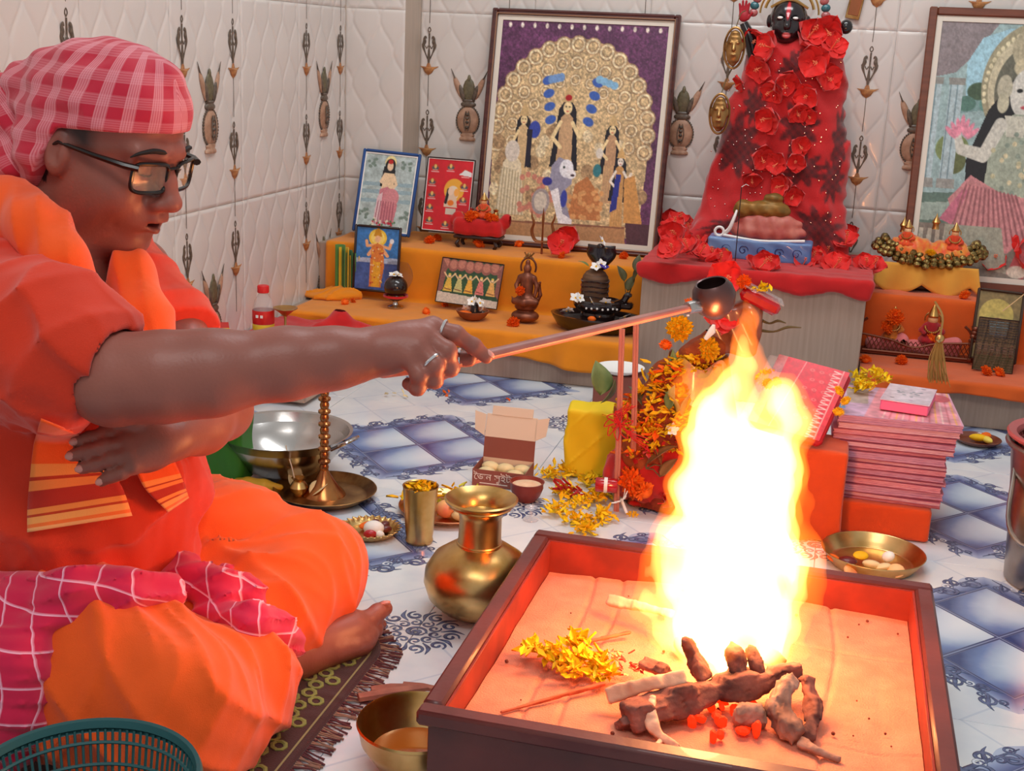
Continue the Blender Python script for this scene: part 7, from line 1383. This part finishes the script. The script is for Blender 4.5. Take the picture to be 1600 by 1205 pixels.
# legs (hidden) and right foot
KR, KL = np.array([-.70, 1.21, .085]), np.array([-.715, 1.655, .11])
AR = at(452, 1018, Z=.045)
b.chain([(-.95, 1.34, .12), KR], [.07, .05], .03); b.chain([KR, AR], [.048, .032], .02)
b.chain([(-.95, 1.50, .12), KL], [.07, .05], .03); b.chain([KL, (-.79, 1.45, .09)], [.045, .032], .02)
f0, f1, f2 = at(470, 1015, Z=.045), at(545, 982, Z=.045), at(577, 968, Z=.048)
b.chain([AR, f0, f1], [.034, .03, .026], .02); b.ell(f1, (.028, .035, .022), k=.02)
b.chain([f1, f2, at(590, 957, Z=.052), at(601, 951, Z=.05)], [.02, .0135, .0125, .0125], .008)
for i, (px, py, r) in enumerate(((600, 976, .0085), (594, 988, .008), (584, 998, .0075), (570, 1006, .007))):
    b.chain([at(px-45, py+8, Z=.035), at(px-14, py+3, Z=.033), at(px-4, py, Z=.024)], [.014, r, r], .008)
b.cap(at(450, 1035, Z=.03), at(560, 1005, Z=.024), .026, .02, k=.02)
# arms
b.chain([SR, ER], [.055, .045], .03)
b.chain([ER, at(255, 589, D=1.432), at(330, 583, D=1.44), at(450, 568, D=1.458), at(520, 560, D=1.467), WR], [.0485, .0495, .047, .0395, .0335, .0315], .02)
b.ell(at(168, 606, D=1.435), (.03, .04, .036), k=.03)
b.chain([SL, EL], [.048, .038], .03); b.chain([EL, at(312, 662, D=1.61), WL], [.040, .037, .028], .02)
# right hand: back of the hand, four fingers closed on the ladle, thumb beneath
Q = lambda x, y, D: at(x, y, D=D)
kn = [Q(676, 510, 1.50), Q(664, 524, 1.483), Q(652, 541, 1.472), Q(638, 559, 1.468)]
for q, r in zip(kn, (.0125, .013, .0125, .0115)): b.chain([Q(585, 548, 1.485), q], [.021, r], .014)
b.ell(Q(618, 545, 1.487), (.040, .022, .027), R=align(kn[0]-WR)[:, [2, 0, 1]], k=.015)
FG = [([kn[0], Q(712, 523, 1.497), Q(740, 541, 1.505), Q(760, 558, 1.512)], (.0115, .0105, .0092, .0085)),
      ([kn[1], Q(698, 549, 1.478), Q(704, 575, 1.488), Q(690, 583, 1.502)], (.0122, .0112, .0098, .009)),
      ([kn[2], Q(679, 571, 1.468), Q(679, 594, 1.478), Q(664, 592, 1.494)], (.0118, .0108, .0095, .0088)),
      ([kn[3], Q(655, 586, 1.466), Q(652, 606, 1.476), Q(638, 600, 1.49)], (.0108, .0098, .0088, .008))]
for P, r in FG:
    b.chain(P, r, .0045)
    for p, rr in zip(P[1:3], r[1:3]): b.ell(p, (rr*1.09,)*3, k=.004)
TH = [Q(600, 568, 1.505), Q(655, 566, 1.522), Q(700, 560, 1.527), Q(733, 561, 1.524)]
b.chain(TH, (.018, .014, .0115, .010), .006)
# left hand laid flat on the belly
kl = [Q(196, 672, 1.505), Q(198, 692, 1.495), Q(201, 711, 1.49), Q(208, 729, 1.488)]
for q in kl: b.chain([Q(262, 690, 1.525), q], [.019, .0105], .012)
b.ell(Q(228, 700, 1.507), (.032, .028, .014), R=np.stack([_R, _U, -_f], 1), k=.015)
LG = [([kl[0], Q(163, 679, 1.497), Q(140, 685, 1.498), Q(119, 690, 1.50)], (.0092, .0086, .0082, .0076)),
      ([kl[1], Q(163, 699, 1.487), Q(137, 706, 1.488), Q(113, 712, 1.492)], (.0092, .0088, .0084, .0078)),
      ([kl[2], Q(172, 718, 1.483), Q(150, 726, 1.484), Q(128, 732, 1.488)], (.0092, .0086, .0082, .0076)),
      ([kl[3], Q(190, 739, 1.484), Q(175, 744, 1.486), Q(159, 752, 1.49)], (.0086, .008, .0076, .007))]
for P, r in LG:
    b.chain(P, r, .0015)
    for p, rr in zip(P[:3], r[:3]): b.ell(p, (rr*1.1,)*3, k=.004)
b.chain([Q(250, 672, 1.515), Q(212, 656, 1.50), Q(182, 650, 1.497), Q(158, 652, 1.50)], (.016, .012, .0105, .009), .006)
# head
def he(c, r, k=.015, op='u'): b.ell(h(*c), np.array(r)*hs_, R=HR, k=k*hs_, op=op)
def hc(P, r, k=.01, op='u'): b.chain([h(*p) for p in P], [x*hs_ for x in r], k*hs_, op)
he((-.012, 0, .035), (.098, .076, .088)); he((-.03, 0, -.01), (.075, .068, .07), .03)
he((.030, 0, -.030), (.056, .064, .078), .03); he((.045, 0, .045), (.045, .058, .05), .03)
he((.022, 0, -.088), (.058, .058, .040), .03); he((.068, 0, -.113), (.020, .027, .018), .022)
he((.012, 0, -.116), (.052, .048, .028), .03)
for s in (-1, 1):
    he((.056, s*.040, -.044), (.030, .024, .030), .025)
    he((.015, s*.058, -.060), (.035, .014, .040), .02)
    he((.099, s*.033, .002), (.016, .019, .011), .012, 's')
    he((.0765, s*.032, -.003), (.0155, .0165, .0145), .003)
    hc([(.084, s*.014, .012), (.0885, s*.032, .0125), (.078, s*.050, .004)], (.0035, .004, .003), .006)
    he((.104, s*.0135, -.046), (.0125, .0085, .009), .006)
    he((.110, s*.0085, -.0545), (.006, .0038, .004), .003, 's')
    he((-.012, s*.079, -.012), (.019, .009, .031), .008); he((-.009, s*.089, -.008), (.0105, .0085, .0185), .004, 's'); he((-.002, s*.080, -.012), (.006, .005, .010), .005)
    hc([(.078, s*.026, -.052), (.064, s*.040, -.078)], (.0022, .0022), .012, 's')
hc([(.083, -.045, .020), (.0955, -.016, .0215), (.096, .016, .0215), (.083, .045, .020)], (.008, .009, .009, .008), .015)
hc([(.092, 0, .010), (.103, 0, -.014), (.1165, 0, -.038)], (.0085, .010, .0115), .012); he((.1165, 0, -.041), (.0125, .0125, .0105), .008)
he((.076, 0, -.070), (.026, .032, .026), .02)
hc([(.080, -.023, -.0735), (.1015, -.008, -.0670), (.1025, 0, -.0680), (.1015, .008, -.0670), (.080, .023, -.0735)], (.0055, .0078, .0076, .0078, .0055), .005)
hc([(.080, -.021, -.0775), (.0965, 0, -.0860), (.080, .021, -.0775)], (.006, .0088, .006), .006)
he((.098, 0, -.0760), (.022, .0165, .0044), .003, 's'); he((.096, 0, -.094), (.008, .022, .004), .01, 's')
V, F = b.mesh('body'); V = smooth(V, F, 1, .4)
L = hl(V); n = len(V); C = np.tile(lin((146, 88, 76)), (n, 1))
def blend(mask, col): 
    global C
    mask = np.clip(mask, 0, 1)[:, None]; C = C*(1-mask)+lin(col)*mask
x, y, z = L.T; ay = np.abs(y)
C *= (1+.10*wob(V.T, 22)+.05*wob(V.T, 90, 2))[:, None]
ish = (x > -.2) & (x < .2) & (z > -.14) & (z < .2) & (ay < .12)
blend(ish*(1-np.sqrt(((x-.088)/.016)**2+(y/.023)**2+((z+.0755)/.013)**2))*2.5, (122, 52, 50))           # lips
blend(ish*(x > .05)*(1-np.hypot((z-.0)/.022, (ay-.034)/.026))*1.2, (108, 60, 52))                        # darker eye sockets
blend(ish*np.clip((.042-x)/.022, 0, 1)*np.clip((z-.004+.55*np.abs(x+.012))/.028, 0, 1)*(ay > .03)*.95, (40, 30, 32))                         # hair at the temples
blend(ish*(x < -.03)*(z > -.06)*1., (34, 26, 28))
blend(ish*np.clip((.0-z-.055)/.03, 0, 1)*np.clip((x+.0)/.04, 0, 1)*.28, (74, 44, 44))                    # shaven beard
m_skin = mat('skin', (255, 255, 255), rough=.42, attr='col', sss=.06, bump=.15, bs=260)
body = plink('body', V, F, m_skin, attrs=[('col', C, 'FLOAT_COLOR')])
skinF, skinV = F, V
m_hair = mat('black_hair', (26, 20, 20), rough=.7)
for s in (-1, 1):
    MB().add(tube(catmull([h(.1030, s*.012, .0220)-PW, h(.1030, s*.024, .0265)-PW, h(.0990, s*.038, .0275)-PW, h(.0895, s*.052, .0215)-PW, h(.083, s*.060, .015)-PW], 5), [.0024, .0044, .0042, .003, .001], 7, flat=.8)).build('eyebrow', m_hair, priest)
    MB().add(tube(catmull([h(.0900, s*.018, -.0075)-PW, h(.0938, s*.030, -.0090)-PW, h(.0892, s*.045, -.0065)-PW], 5), [.0008, .0016, .0008], 6)).build('eyelashes', m_hair, priest)
MB().add(tube(catmull([h(.093, -.012, -.0715)-PW, h(.0985, 0, -.0722)-PW, h(.093, .012, -.0715)-PW], 4), .0028, 6, flat=.5)).build('teeth', mat('teeth', (226, 214, 200), rough=.3), priest)
# nails
m_nail = mat('finger_nail', (214, 150, 138), rough=.25)
def nail(p, d, up, r, name='finger_nail'):
    A = align(d, up); v, f = sph(r*.62, r*.34, r*.85, 8, 6); v = v@A.T+np.asarray(p)+np.array(A[:, 1])*r*.78-PW
    MB().add((v, f)).build(name, m_nail, priest)
for P, r in LG: nail(P[3], P[3]-P[2], _R*0+(-_f)*1., r[3])
nail(FG[0][0][3], FG[0][0][3]-FG[0][0][2], _U-.6*_f, .0085)
nail(at(603, 951, Z=.056), _R*.9+_U*.2, _U*1., .011, 'toe_nail')
# rings
m_silver = mat('silver_ring', (225, 225, 228), rough=.2, metal=1)
def ring(p, d, r):
    A = align(d); P = [np.asarray(p)-PW+A[:, 0]*r*cos(a)+A[:, 1]*r*sin(a) for a in np.linspace(0, 2*pi, 20, endpoint=False)]
    MB().add(tube(P, .0022, 8, closed=True, flat=1.0)).build('finger_ring', m_silver, priest, label='silver finger ring')
ring((FG[0][0][0]*.55+FG[0][0][1]*.45), FG[0][0][1]-FG[0][0][0], .0118); ring(FG[2][0][1]*.8+FG[2][0][0]*.2, FG[2][0][1]-FG[2][0][0], .0122); ring(TH[2]*.45+TH[3]*.55, TH[3]-TH[2], .0112)

# trousers-like draped dhoti
d = SDF((-1.20, 1.0, .0), (-.54, 1.95, .36), .0045)
d.ell((-1.0, 1.42, .13), (.15, .20, .13), k=.03)
d.chain([(-.98, 1.31, .13), (-.82, 1.245, .130), (-.705, 1.22, .108)], [.115, .106, .090], .05)
d.chain([(-.705, 1.22, .10), (-.685, 1.34, .085), (-.70, 1.46, .075)], [.085, .066, .045], .04)
d.chain([(-.98, 1.53, .14), (-.85, 1.605, .140), (-.715, 1.655, .108)], [.110, .095, .080], .05)
d.chain([(-.715, 1.65, .105), (-.72, 1.55, .100), (-.755, 1.43, .10)], [.078, .072, .06], .04)
d.ell((-.85, 1.42, .10), (.16, .16, .08), k=.05)
d.ell((-.73, 1.30, .05), (.10, .12, .05), k=.05)
def dfold(x, y, z):
    a = np.arctan2(y-1.42, x+1.0); r = np.hypot(y-1.42, x+1.0)
    f = np.sin(a*15+3*np.sin(r*9)+z*14)*.5+np.sin(a*27-r*30+z*20+2*np.sin(z*20))*.35+np.sin(r*60+a*6+z*30)*.22
    c = (1-np.abs(np.sin(a*9+r*11+4*np.sin(z*9+a))))**2*.0085+(1-np.abs(np.sin(a*17-z*26+3*np.sin(r*12))))**2*.005
    q = np.abs(np.sin(a*23+6*np.sin(r*8+z*6)+r*22))
    c = c+.0045*(1-q)**4*np.clip(.4+.8*np.sin(a*7+z*25), 0, 1)
    return .0045*f*(.5+.5*np.clip(z/.1, 0, 1))-c*np.clip((r-.1)*10, 0, 1)
d.disp(dfold); d.D = np.maximum(d.D, (.013-(d.lo[2]+d.h*np.arange(d.n[2])))[None, None, :].astype(np.float32))
V, F = d.mesh('dhoti'); V = smooth(V, F, 1, .5)
m_dhoti = cloth('orange_dhoti_cotton', (244, 92, 16), var=.12, wrinkle=1.)
plink('dhoti', V, F, m_dhoti, label='bright orange dhoti'); dV, dF = V, F

# loose kurta
k_ = SDF((-1.24, 1.0, .04), (-.64, 1.85, .68), .0042)
k_.ell((-.985, 1.42, .22), (.165, .185, .15), k=.03); k_.ell((-.945, 1.42, .30), (.150, .175, .13), k=.06); k_.ell((-.965, 1.425, .45), (.135, .185, .15), k=.06)
k_.cap((-.965, 1.30, .555), (-.975, 1.55, .55), .062, k=.05)
k_.cap((-.97, 1.425, .57), h(-.045, 0, -.11), .080, .068, k=.03)
e1 = SR+(ER-SR)*.60
k_.chain([SR+np.array([-.03, .03, .0]), SR+(ER-SR)*.35, e1], [.078, .079, .080], .04)
e2 = SL+(EL-SL)*.48
k_.chain([SL+np.array([-.02, -.03, 0]), e2], [.070, .062], .04)
# hanging lower edge of the right sleeve
k_.cap(SR+(ER-SR)*.2+np.array([0, 0, -.03]), e1+np.array([-.035, 0, -.045]), .055, .045, k=.04)
k_.cap((-1.0, 1.40, .10), (-.90, 1.42, .13), .12, .11, k=.06)
def kfold(x, y, z):
    g = np.sin((z*1.0+x*.55)*62+4*np.sin(y*9)+2.5*np.sin(x*16))*.5+np.sin((z*.8-x)*48+3*np.sin(z*11+y*6))*.35
    cr = (1-np.abs(np.sin((z*.9+x*.7)*26+3*np.sin(y*7)+2*np.sin(x*9))))**2*.010+(1-np.abs(np.sin((z*.5-x*1.1+y*.4)*34+2.5*np.sin(z*9))))**2*.006
    q = np.abs(np.sin((z*1.2-x*.8)*70+5*np.sin(x*14+y*9)+3*np.sin(z*15)))
    return .0035*g-cr-.0035*(1-q)**4*np.clip(.5+.8*np.sin(x*23+z*19), 0, 1)+.0025*np.sin((x*1.2+z*.4+y*.5)*110+4*np.sin(z*17))*np.clip((.3-z)*8+.3, 0, 1)
k_.disp(kfold)
# cut the sleeve mouths and the neckline
g = np.meshgrid(*[(k_.lo[i]+k_.h*np.arange(k_.n[i])).astype(np.float32) for i in range(3)], indexing='ij', sparse=True)
for (a, e) in ((SR, ER), (SL, EL)):
    u = (e-a)/np.linalg.norm(e-a); c = a+(e-a)*(.66 if a is SR else .52)
    if a is SR: u = (at(185, 640, D=1.43)-at(60, 560, D=1.43)); u /= np.linalg.norm(u); c = at(160, 598, D=1.43)
    pl = (g[0]-c[0])*u[0]+(g[1]-c[1])*u[1]+(g[2]-c[2])*u[2]
    ax_ = (e-a)/np.linalg.norm(e-a); w0 = [g[i]-a[i] for i in range(3)]; al_ = w0[0]*ax_[0]+w0[1]*ax_[1]+w0[2]*ax_[2]; rd = np.sqrt(np.maximum(w0[0]**2+w0[1]**2+w0[2]**2-al_**2, 0))
    near = (np.sqrt((g[0]-e[0])**2+(g[1]-e[1])**2+(g[2]-e[2])**2) < .17) & (rd < (.15 if a is SR else .078))
    k_.D = np.where(near, np.maximum(k_.D, pl), k_.D).astype(np.float32)
# hollow near the mouth of the right sleeve
k_.cap(SR+(ER-SR)*.60, ER, .051, .054, k=.004, op='s')
k_.cap(h(-.03, 0, -.05), (-.955, 1.425, .60), .064, .070, k=.01, op='s')
k_.cap((-.93, 1.43, .63), (-.87, 1.43, .52), .05, .03, k=.01, op='s')
V, F = k_.mesh('kurta'); V = smooth(V, F, 1, .5)
m_kurta = cloth('orange_kurta_cotton', (220, 54, 20), var=.12, wrinkle=1.)
plink('kurta', V, F, m_kurta, label='vermilion short sleeved kurta'); kV, kF = V, F
bv = BVHTree.FromPolygons(np.concatenate([kV, dV]).tolist(), np.concatenate([kF, dF+len(kV)]).tolist())
bva = BVHTree.FromPolygons(np.concatenate([kV, dV, skinV]).tolist(), np.concatenate([kF, dF+len(kV), skinF+len(kV)+len(dV)]).tolist())
def drape(px, py, off=.006, tree=None, Dd=1.6):
    """point lying on the clothes"""
    t = tree or bv; dr = at(px, py, D=1)-CAM; dr /= np.linalg.norm(dr)
    r = t.ray_cast(Vector(CAM), Vector(dr))
    if r[0] is None: return at(px, py, D=Dd)
    return np.array(r[0])-dr*off
# stole (uttariya): ribbons lying on the chest
m_stole = mat('orange_stole_cotton', (255, 92, 20), rough=.9, sheen=.25, bump=.35, bs=900, var=.06, vs_=14, wrinkle=.8)
def stole_mat():
    m = m_stole.copy(); m.name = 'striped_stole_border'; nt = m.node_tree; N = nt.nodes; b = N['Principled BSDF']
    a = N.new('ShaderNodeAttribute'); a.attribute_name = 'fab'; s = N.new('ShaderNodeSeparateXYZ'); nt.links.new(a.outputs['Vector'], s.inputs[0])
    r = N.new('ShaderNodeValToRGB'); r.color_ramp.interpolation = 'CONSTANT'
    st = [(0, (255, 92, 20)), (.44, (255, 150, 70)), (.52, (200, 50, 20)), (.545, (255, 140, 66)), (.61, (196, 44, 26)), (.76, (255, 150, 70)), (.82, (206, 60, 26)), (.845, (255, 170, 90)), (.92, (255, 120, 50)), (.96, (255, 178, 110))]
    for i, (p, c) in enumerate(st):
        e = r.color_ramp.elements[i] if i < 2 else r.color_ramp.elements.new(p); e.position = p; e.color = (*lin(c), 1)
    nt.links.new(s.outputs[1], r.inputs[0])
    for l in list(b.inputs['Base Color'].links): nt.links.remove(l)
    nt.links.new(r.outputs[0], b.inputs['Base Color']); return m
m_stole_b = stole_mat()
def ribbon(name, A, B, mt, n=40, m=14, off=.006, wave=.003, tree=None, th=.0025, **t):
    """A, B: pixel polylines of the two long edges"""
    A = catmull([(p[0], p[1], 0) for p in A], 8); B = catmull([(p[0], p[1], 0) for p in B], 8)
    s = np.linspace(0, 1, n+1); ia = lambda P, c: np.interp(s, np.linspace(0, 1, len(P)), P[:, c])
    ax, ay_, bx_, by_ = ia(A, 0), ia(A, 1), ia(B, 0), ia(B, 1); V = []
    for i in range(n+1):
        for j in range(m+1):
            u = j/m; V.append(drape(ax[i]+(bx_[i]-ax[i])*u, ay_[i]+(by_[i]-ay_[i])*u, off+wave*(1+sin(j*1.7+i*.12)), tree))
    V = np.array(V); i = np.arange((n+1)*(m+1)).reshape(n+1, m+1)
    F = np.stack([i[:-1, :-1].ravel(), i[:-1, 1:].ravel(), i[1:, 1:].ravel(), i[1:, :-1].ravel()], 1)
    V2 = V.copy(); G = V.reshape(n+1, m+1, 3)
    for _ in range(4):
        G[1:-1] = G[1:-1]*.5+.25*(G[:-2]+G[2:]); G[:, 1:-1] = G[:, 1:-1]*.5+.25*(G[:, :-2]+G[:, 2:])
    V = G.reshape(-1, 3); fab = np.stack([np.tile(np.arange(m+1)/m, n+1), np.repeat(s, m+1), 0*V[:, 0]], 1)
    o = plink(name, V, F, mt, attrs=[('fab', fab, 'FLOAT_VECTOR')], **t); return solid(o, th, 0)
ribbon('stole', [(64, 655), (52, 700), (44, 780), (43, 832)], [(150, 690), (160, 710), (190, 760), (206, 806)], m_stole_b, off=.008, label='orange stole end with pale stripes')
ribbon('stole', [(200, 700), (225, 760), (262, 800)], [(262, 700), (283, 745), (294, 778)], m_stole_b, off=.020, label='folded striped stole end')
st = SDF((-1.2, 1.2, .30), (-.72, 1.75, .75), .0045)
nb = h(-.05, 0, -.10)
st.chain([at(-30, 350, D=1.60), at(15, 335, D=1.56), at(60, 355, D=1.51), at(96, 410, D=1.49), at(130, 480, D=1.50), at(165, 560, D=1.53)], [.045, .042, .032, .030, .030, .030], .02)
st.chain([at(40, 300, D=1.66), at(60, 300, D=1.72), at(170, 392, D=1.68), at(200, 430, D=1.64), at(225, 500, D=1.60), at(238, 580, D=1.58)], [.04, .04, .030, .032, .034, .034], .02)
st.disp(lambda x, y, z: .0016*np.sin((x*1.6+z*.5+y)*90+2*np.sin(z*14))-.004*(1-np.abs(np.sin((x*1.3+z*.25+y*.6)*75+1.5*np.sin(z*12))))**2)
st.cap(h(-.03, 0, -.05), (-.955, 1.425, .60), .060, .064, k=.006, op='s')
V, F = st.mesh('stole'); V = smooth(V, F, 1, .5); plink('stole', V, F, m_stole, label='orange stole around the neck')

# checked headscarf
def plaid(name, base, dark, light, P=.0265, wd=.46, fine=5, P2=.030, wd2=.5, amt=.55, amt2=.28, rough=.9):
    m = bpy.data.materials.new(name); m.use_nodes = True; nt = m.node_tree; N = nt.nodes; Lk = nt.links; b = N['Principled BSDF']; b.inputs['Roughness'].default_value = rough; b.inputs['Sheen Weight'].default_value = .25
    a = N.new('ShaderNodeAttribute'); a.attribute_name = 'fab'; s = N.new('ShaderNodeSeparateXYZ'); Lk.new(a.outputs['Vector'], s.inputs[0])
    def mth(op, x, y=None):
        n = N.new('ShaderNodeMath'); n.operation = op
        for i, q in enumerate((x, y)):
            if q is None: continue
            if isinstance(q, (int, float)): n.inputs[i].default_value = q
            else: Lk.new(q, n.inputs[i])
        return n.outputs[0]
    def band(o, P, w, amt):
        f = mth('FRACT', mth('DIVIDE', o, P)); inb = mth('LESS_THAN', f, w)
        ln = mth('LESS_THAN', mth('FRACT', mth('MULTIPLY', f, fine/w)), .55)
        return mth('MULTIPLY', inb, mth('ADD', amt*.45, mth('MULTIPLY', ln, amt*.55)))
    def mix(f, A, B):
        n = N.new('ShaderNodeMix'); n.data_type = 'RGBA'; Lk.new(f, n.inputs[0])
        for i, q in ((6, A), (7, B)):
            if isinstance(q, tuple): n.inputs[i].default_value = (*lin(q), 1)
            else: Lk.new(q, n.inputs[i])
        return n.outputs[2]
    c = mix(band(s.outputs[0], P, wd, amt), base, light); c = mix(band(s.outputs[1], P2, wd2, amt2), c, light); Lk.new(c, b.inputs['Base Color'])
    nz = N.new('ShaderNodeTexNoise'); nz.inputs['Scale'].default_value = 900; bp = N.new('ShaderNodeBump'); bp.inputs['Strength'].default_value = .3; bp.inputs['Distance'].default_value = .002; Lk.new(nz.outputs[0], bp.inputs['Height']); Lk.new(bp.outputs[0], b.inputs['Normal'])
    return m
m_turban = plaid('red_checked_cotton', (196, 28, 58), None, (240, 170, 180))
t_ = SDF(h(0, 0, .04)-np.array([.17, .13, .16]), h(0, 0, .04)+np.array([.14, .13, .14]), .0036)
t_.ell(h(-.002, 0, .052), np.array([.110, .088, .086])*hs_, R=HR); t_.ell(h(-.04, 0, .025), np.array([.088, .082, .088])*hs_, R=HR, k=.02)
t_.ell(h(-.045, 0, -.02), np.array([.070, .097, .072])*hs_, R=HR, k=.02)
t_.ell(h(.055, .01, .110), np.array([.026, .03, .018])*hs_, R=HR, k=.012)
t_.cap(h(-.09, -.02, .06), h(-.125, -.01, .03), .03, .04, k=.02)
def brim(x, y, z):
    q = [(x-HC[0])/hs_, (y-HC[1])/hs_, (z-HC[2])/hs_]; lx = q[0]*HR[0, 0]+q[1]*HR[1, 0]+q[2]*HR[2, 0]; lz = q[0]*HR[0, 2]+q[1]*HR[1, 2]+q[2]*HR[2, 2]; ly = q[0]*HR[0, 1]+q[1]*HR[1, 1]+q[2]*HR[2, 1]
    br = np.interp(lx, [-.12, -.06, -.043, -.029, -.015, .098, .13], [-.10, -.095, -.072, -.026, .020, .050, .054])
    fold = .0016*np.sin(lx*70+lz*95+3*np.sin(ly*30))+.0018*np.sin((lz*1.2-lx*.5)*150)*(lx < .02)
    return fold, (br-lz)*hs_*.8
g = np.meshgrid(*[(t_.lo[i]+t_.h*np.arange(t_.n[i])).astype(np.float32) for i in range(3)], indexing='ij', sparse=True)
fo, cut = brim(*g); t_.D = np.maximum(t_.D+fo, cut).astype(np.float32)
V, F = t_.mesh('headscarf'); V = smooth(V, F, 1, .5); L = hl(V)
fab = np.stack([np.arctan2(L[:, 0], np.abs(L[:, 1])+.05)*.105, L[:, 2]-.20*L[:, 0], 0*L[:, 0]], 1)
plink('headscarf', V, F, m_turban, attrs=[('fab', fab, 'FLOAT_VECTOR')], label='red checked cotton headscarf')
t2 = SDF(at(5, 200, D=1.66)-np.array([.15, .15, .17]), at(5, 200, D=1.66)+np.array([.15, .15, .17]), .0045)
t2.chain([at(66, 172, D=1.66), at(30, 185, D=1.66), at(-30, 240, D=1.67), at(-60, 310, D=1.68)], [.034, .050, .060, .060], .02)
t2.cap(at(20, 165, D=1.66), at(-40, 180, D=1.68), .045, .05, k=.02); t2.cap(at(60, 205, D=1.63), at(20, 262, D=1.62), .02, .03, k=.02)
t2.disp(lambda x, y, z: .004*np.sin((z+x*.5)*150+2*np.sin(y*30)))
V, F = t2.mesh('headscarf_tail'); V = smooth(V, F, 1, .5)
q = (V-HC); fab = np.stack([q@(_R*.8+_U*.55), q@(_U*.8-_R*.5), 0*q[:, 0]], 1)
plink('headscarf_tail', V, F, m_turban, attrs=[('fab', fab, 'FLOAT_VECTOR')])

# magenta checked cloth knotted at the waist
m_gam = plaid('magenta_checked_cotton', (214, 22, 74), None, (255, 190, 215), P=.036, wd=.07, fine=1, P2=.042, wd2=.07, amt=.9, amt2=.9)
def D_(px, py, off): return drape(px, py, off)
w_ = SDF((-1.25, 1.0, .0), (-.6, 1.8, .36), .0045)
w_.chain([D_(-30, 950, .0), D_(40, 940, .004), D_(110, 926, .006), D_(190, 922, .006), D_(262, 925, .006)], [.045, .030, .026, .024, .022], .02)
w_.chain([D_(10, 980, .0), D_(25, 1040, .0), D_(20, 1110, .0), D_(20, 1160, 0)], [.04, .040, .036, .034], .02)
w_.chain([D_(30, 960, .0), D_(90, 945, .002), D_(40, 1010, .002)], [.02, .022, .02], .01)
w_.ell(D_(288, 905, .008), (.034, .03, .032), k=.01); w_.ell(D_(335, 920, .006), (.036, .032, .032), k=.01); w_.ell(D_(380, 935, .004), (.030, .03, .032), k=.01)
w_.chain([D_(330, 960, .002), D_(390, 975, .002), D_(430, 985, .004), D_(462, 1005, .004)], [.022, .026, .024, .014], .01)
w_.cap(D_(300, 880, .01), D_(320, 950, .01), .012, .014, k=.006); w_.cap(D_(350, 895, .01), D_(365, 965, .012), .012, .012, k=.006)
w_.disp(lambda x, y, z: .002*np.sin((z*1.3+y*.8)*150+3*np.sin(x*22+z*8))-.007*(1-np.abs(np.sin((z*1.1+y*.5-x*.35)*85+2.5*np.sin(x*16+z*10))))**3)
V, F = w_.mesh('waist_cloth'); V = smooth(V, F, 1, .5)
q = V-PW; fab = np.stack([q@_R+.012*np.sin(q[:, 2]*30), q@_U+.4*(q@_R)+.01*np.sin(q[:, 0]*30), 0*q[:, 0]], 1)
plink('waist_cloth', V, F, m_gam, attrs=[('fab', fab, 'FLOAT_VECTOR')], label='magenta checked cloth knotted at the waist')

# spectacles
m_frame = mat('black_plastic', (18, 14, 14), rough=.25); m_lens = mat('spectacle_lens', (235, 235, 220), rough=.03, alpha=.09)
sp = empty('spectacles', tuple(h(.10, 0, -.008)-PW)); sp.parent = priest
o0 = h(.10, 0, -.008)
for s in (-1, 1):
    def lp(a, b_): return (.1085-.35*(abs(b_)-.03)**2*6-.012*(abs(b_)/.06)**2, b_, a)
    P = []
    for u in np.linspace(0, 2*pi, 36, endpoint=False):
        cu, su = cos(u), sin(u); ex = .45
        P.append(lp(-.008+.0195*np.sign(su)*abs(su)**ex, s*(.036+.0270*np.sign(cu)*abs(cu)**ex)))
    W = [h(*p)-o0 for p in P]
    MB().add(tube(W, .0027, 8, closed=True)).build('spectacle_rim', m_frame, sp, label='black rim')
    c = np.mean(W, 0); v = np.array(W+[c]); v = np.concatenate([v, v-HF*.0012]); k = len(W)
    MB().add((v, [(i, (i+1) % k, k) for i in range(k)]+[(k+1+(i+1) % k, k+1+i, 2*k+1) for i in range(k)])).build('spectacle_lens', m_lens, sp, label='clear lens')
    MB().add(tube([h(*p)-o0 for p in ((.100, s*.062, .006), (.086, s*.072, .006), (.04, s*.078, .004), (-.01, s*.082, .003), (-.03, s*.080, -.012))], [.0055, .0055, .0042, .0032, .0025], 8, flat=.8)).build('temple_arm', m_frame, sp)
MB().add(tube([h(*p)-o0 for p in ((.1075, -.011, .004), (.112, 0, .007), (.1075, .011, .004))], .0022, 8)).build('bridge', m_frame, sp)
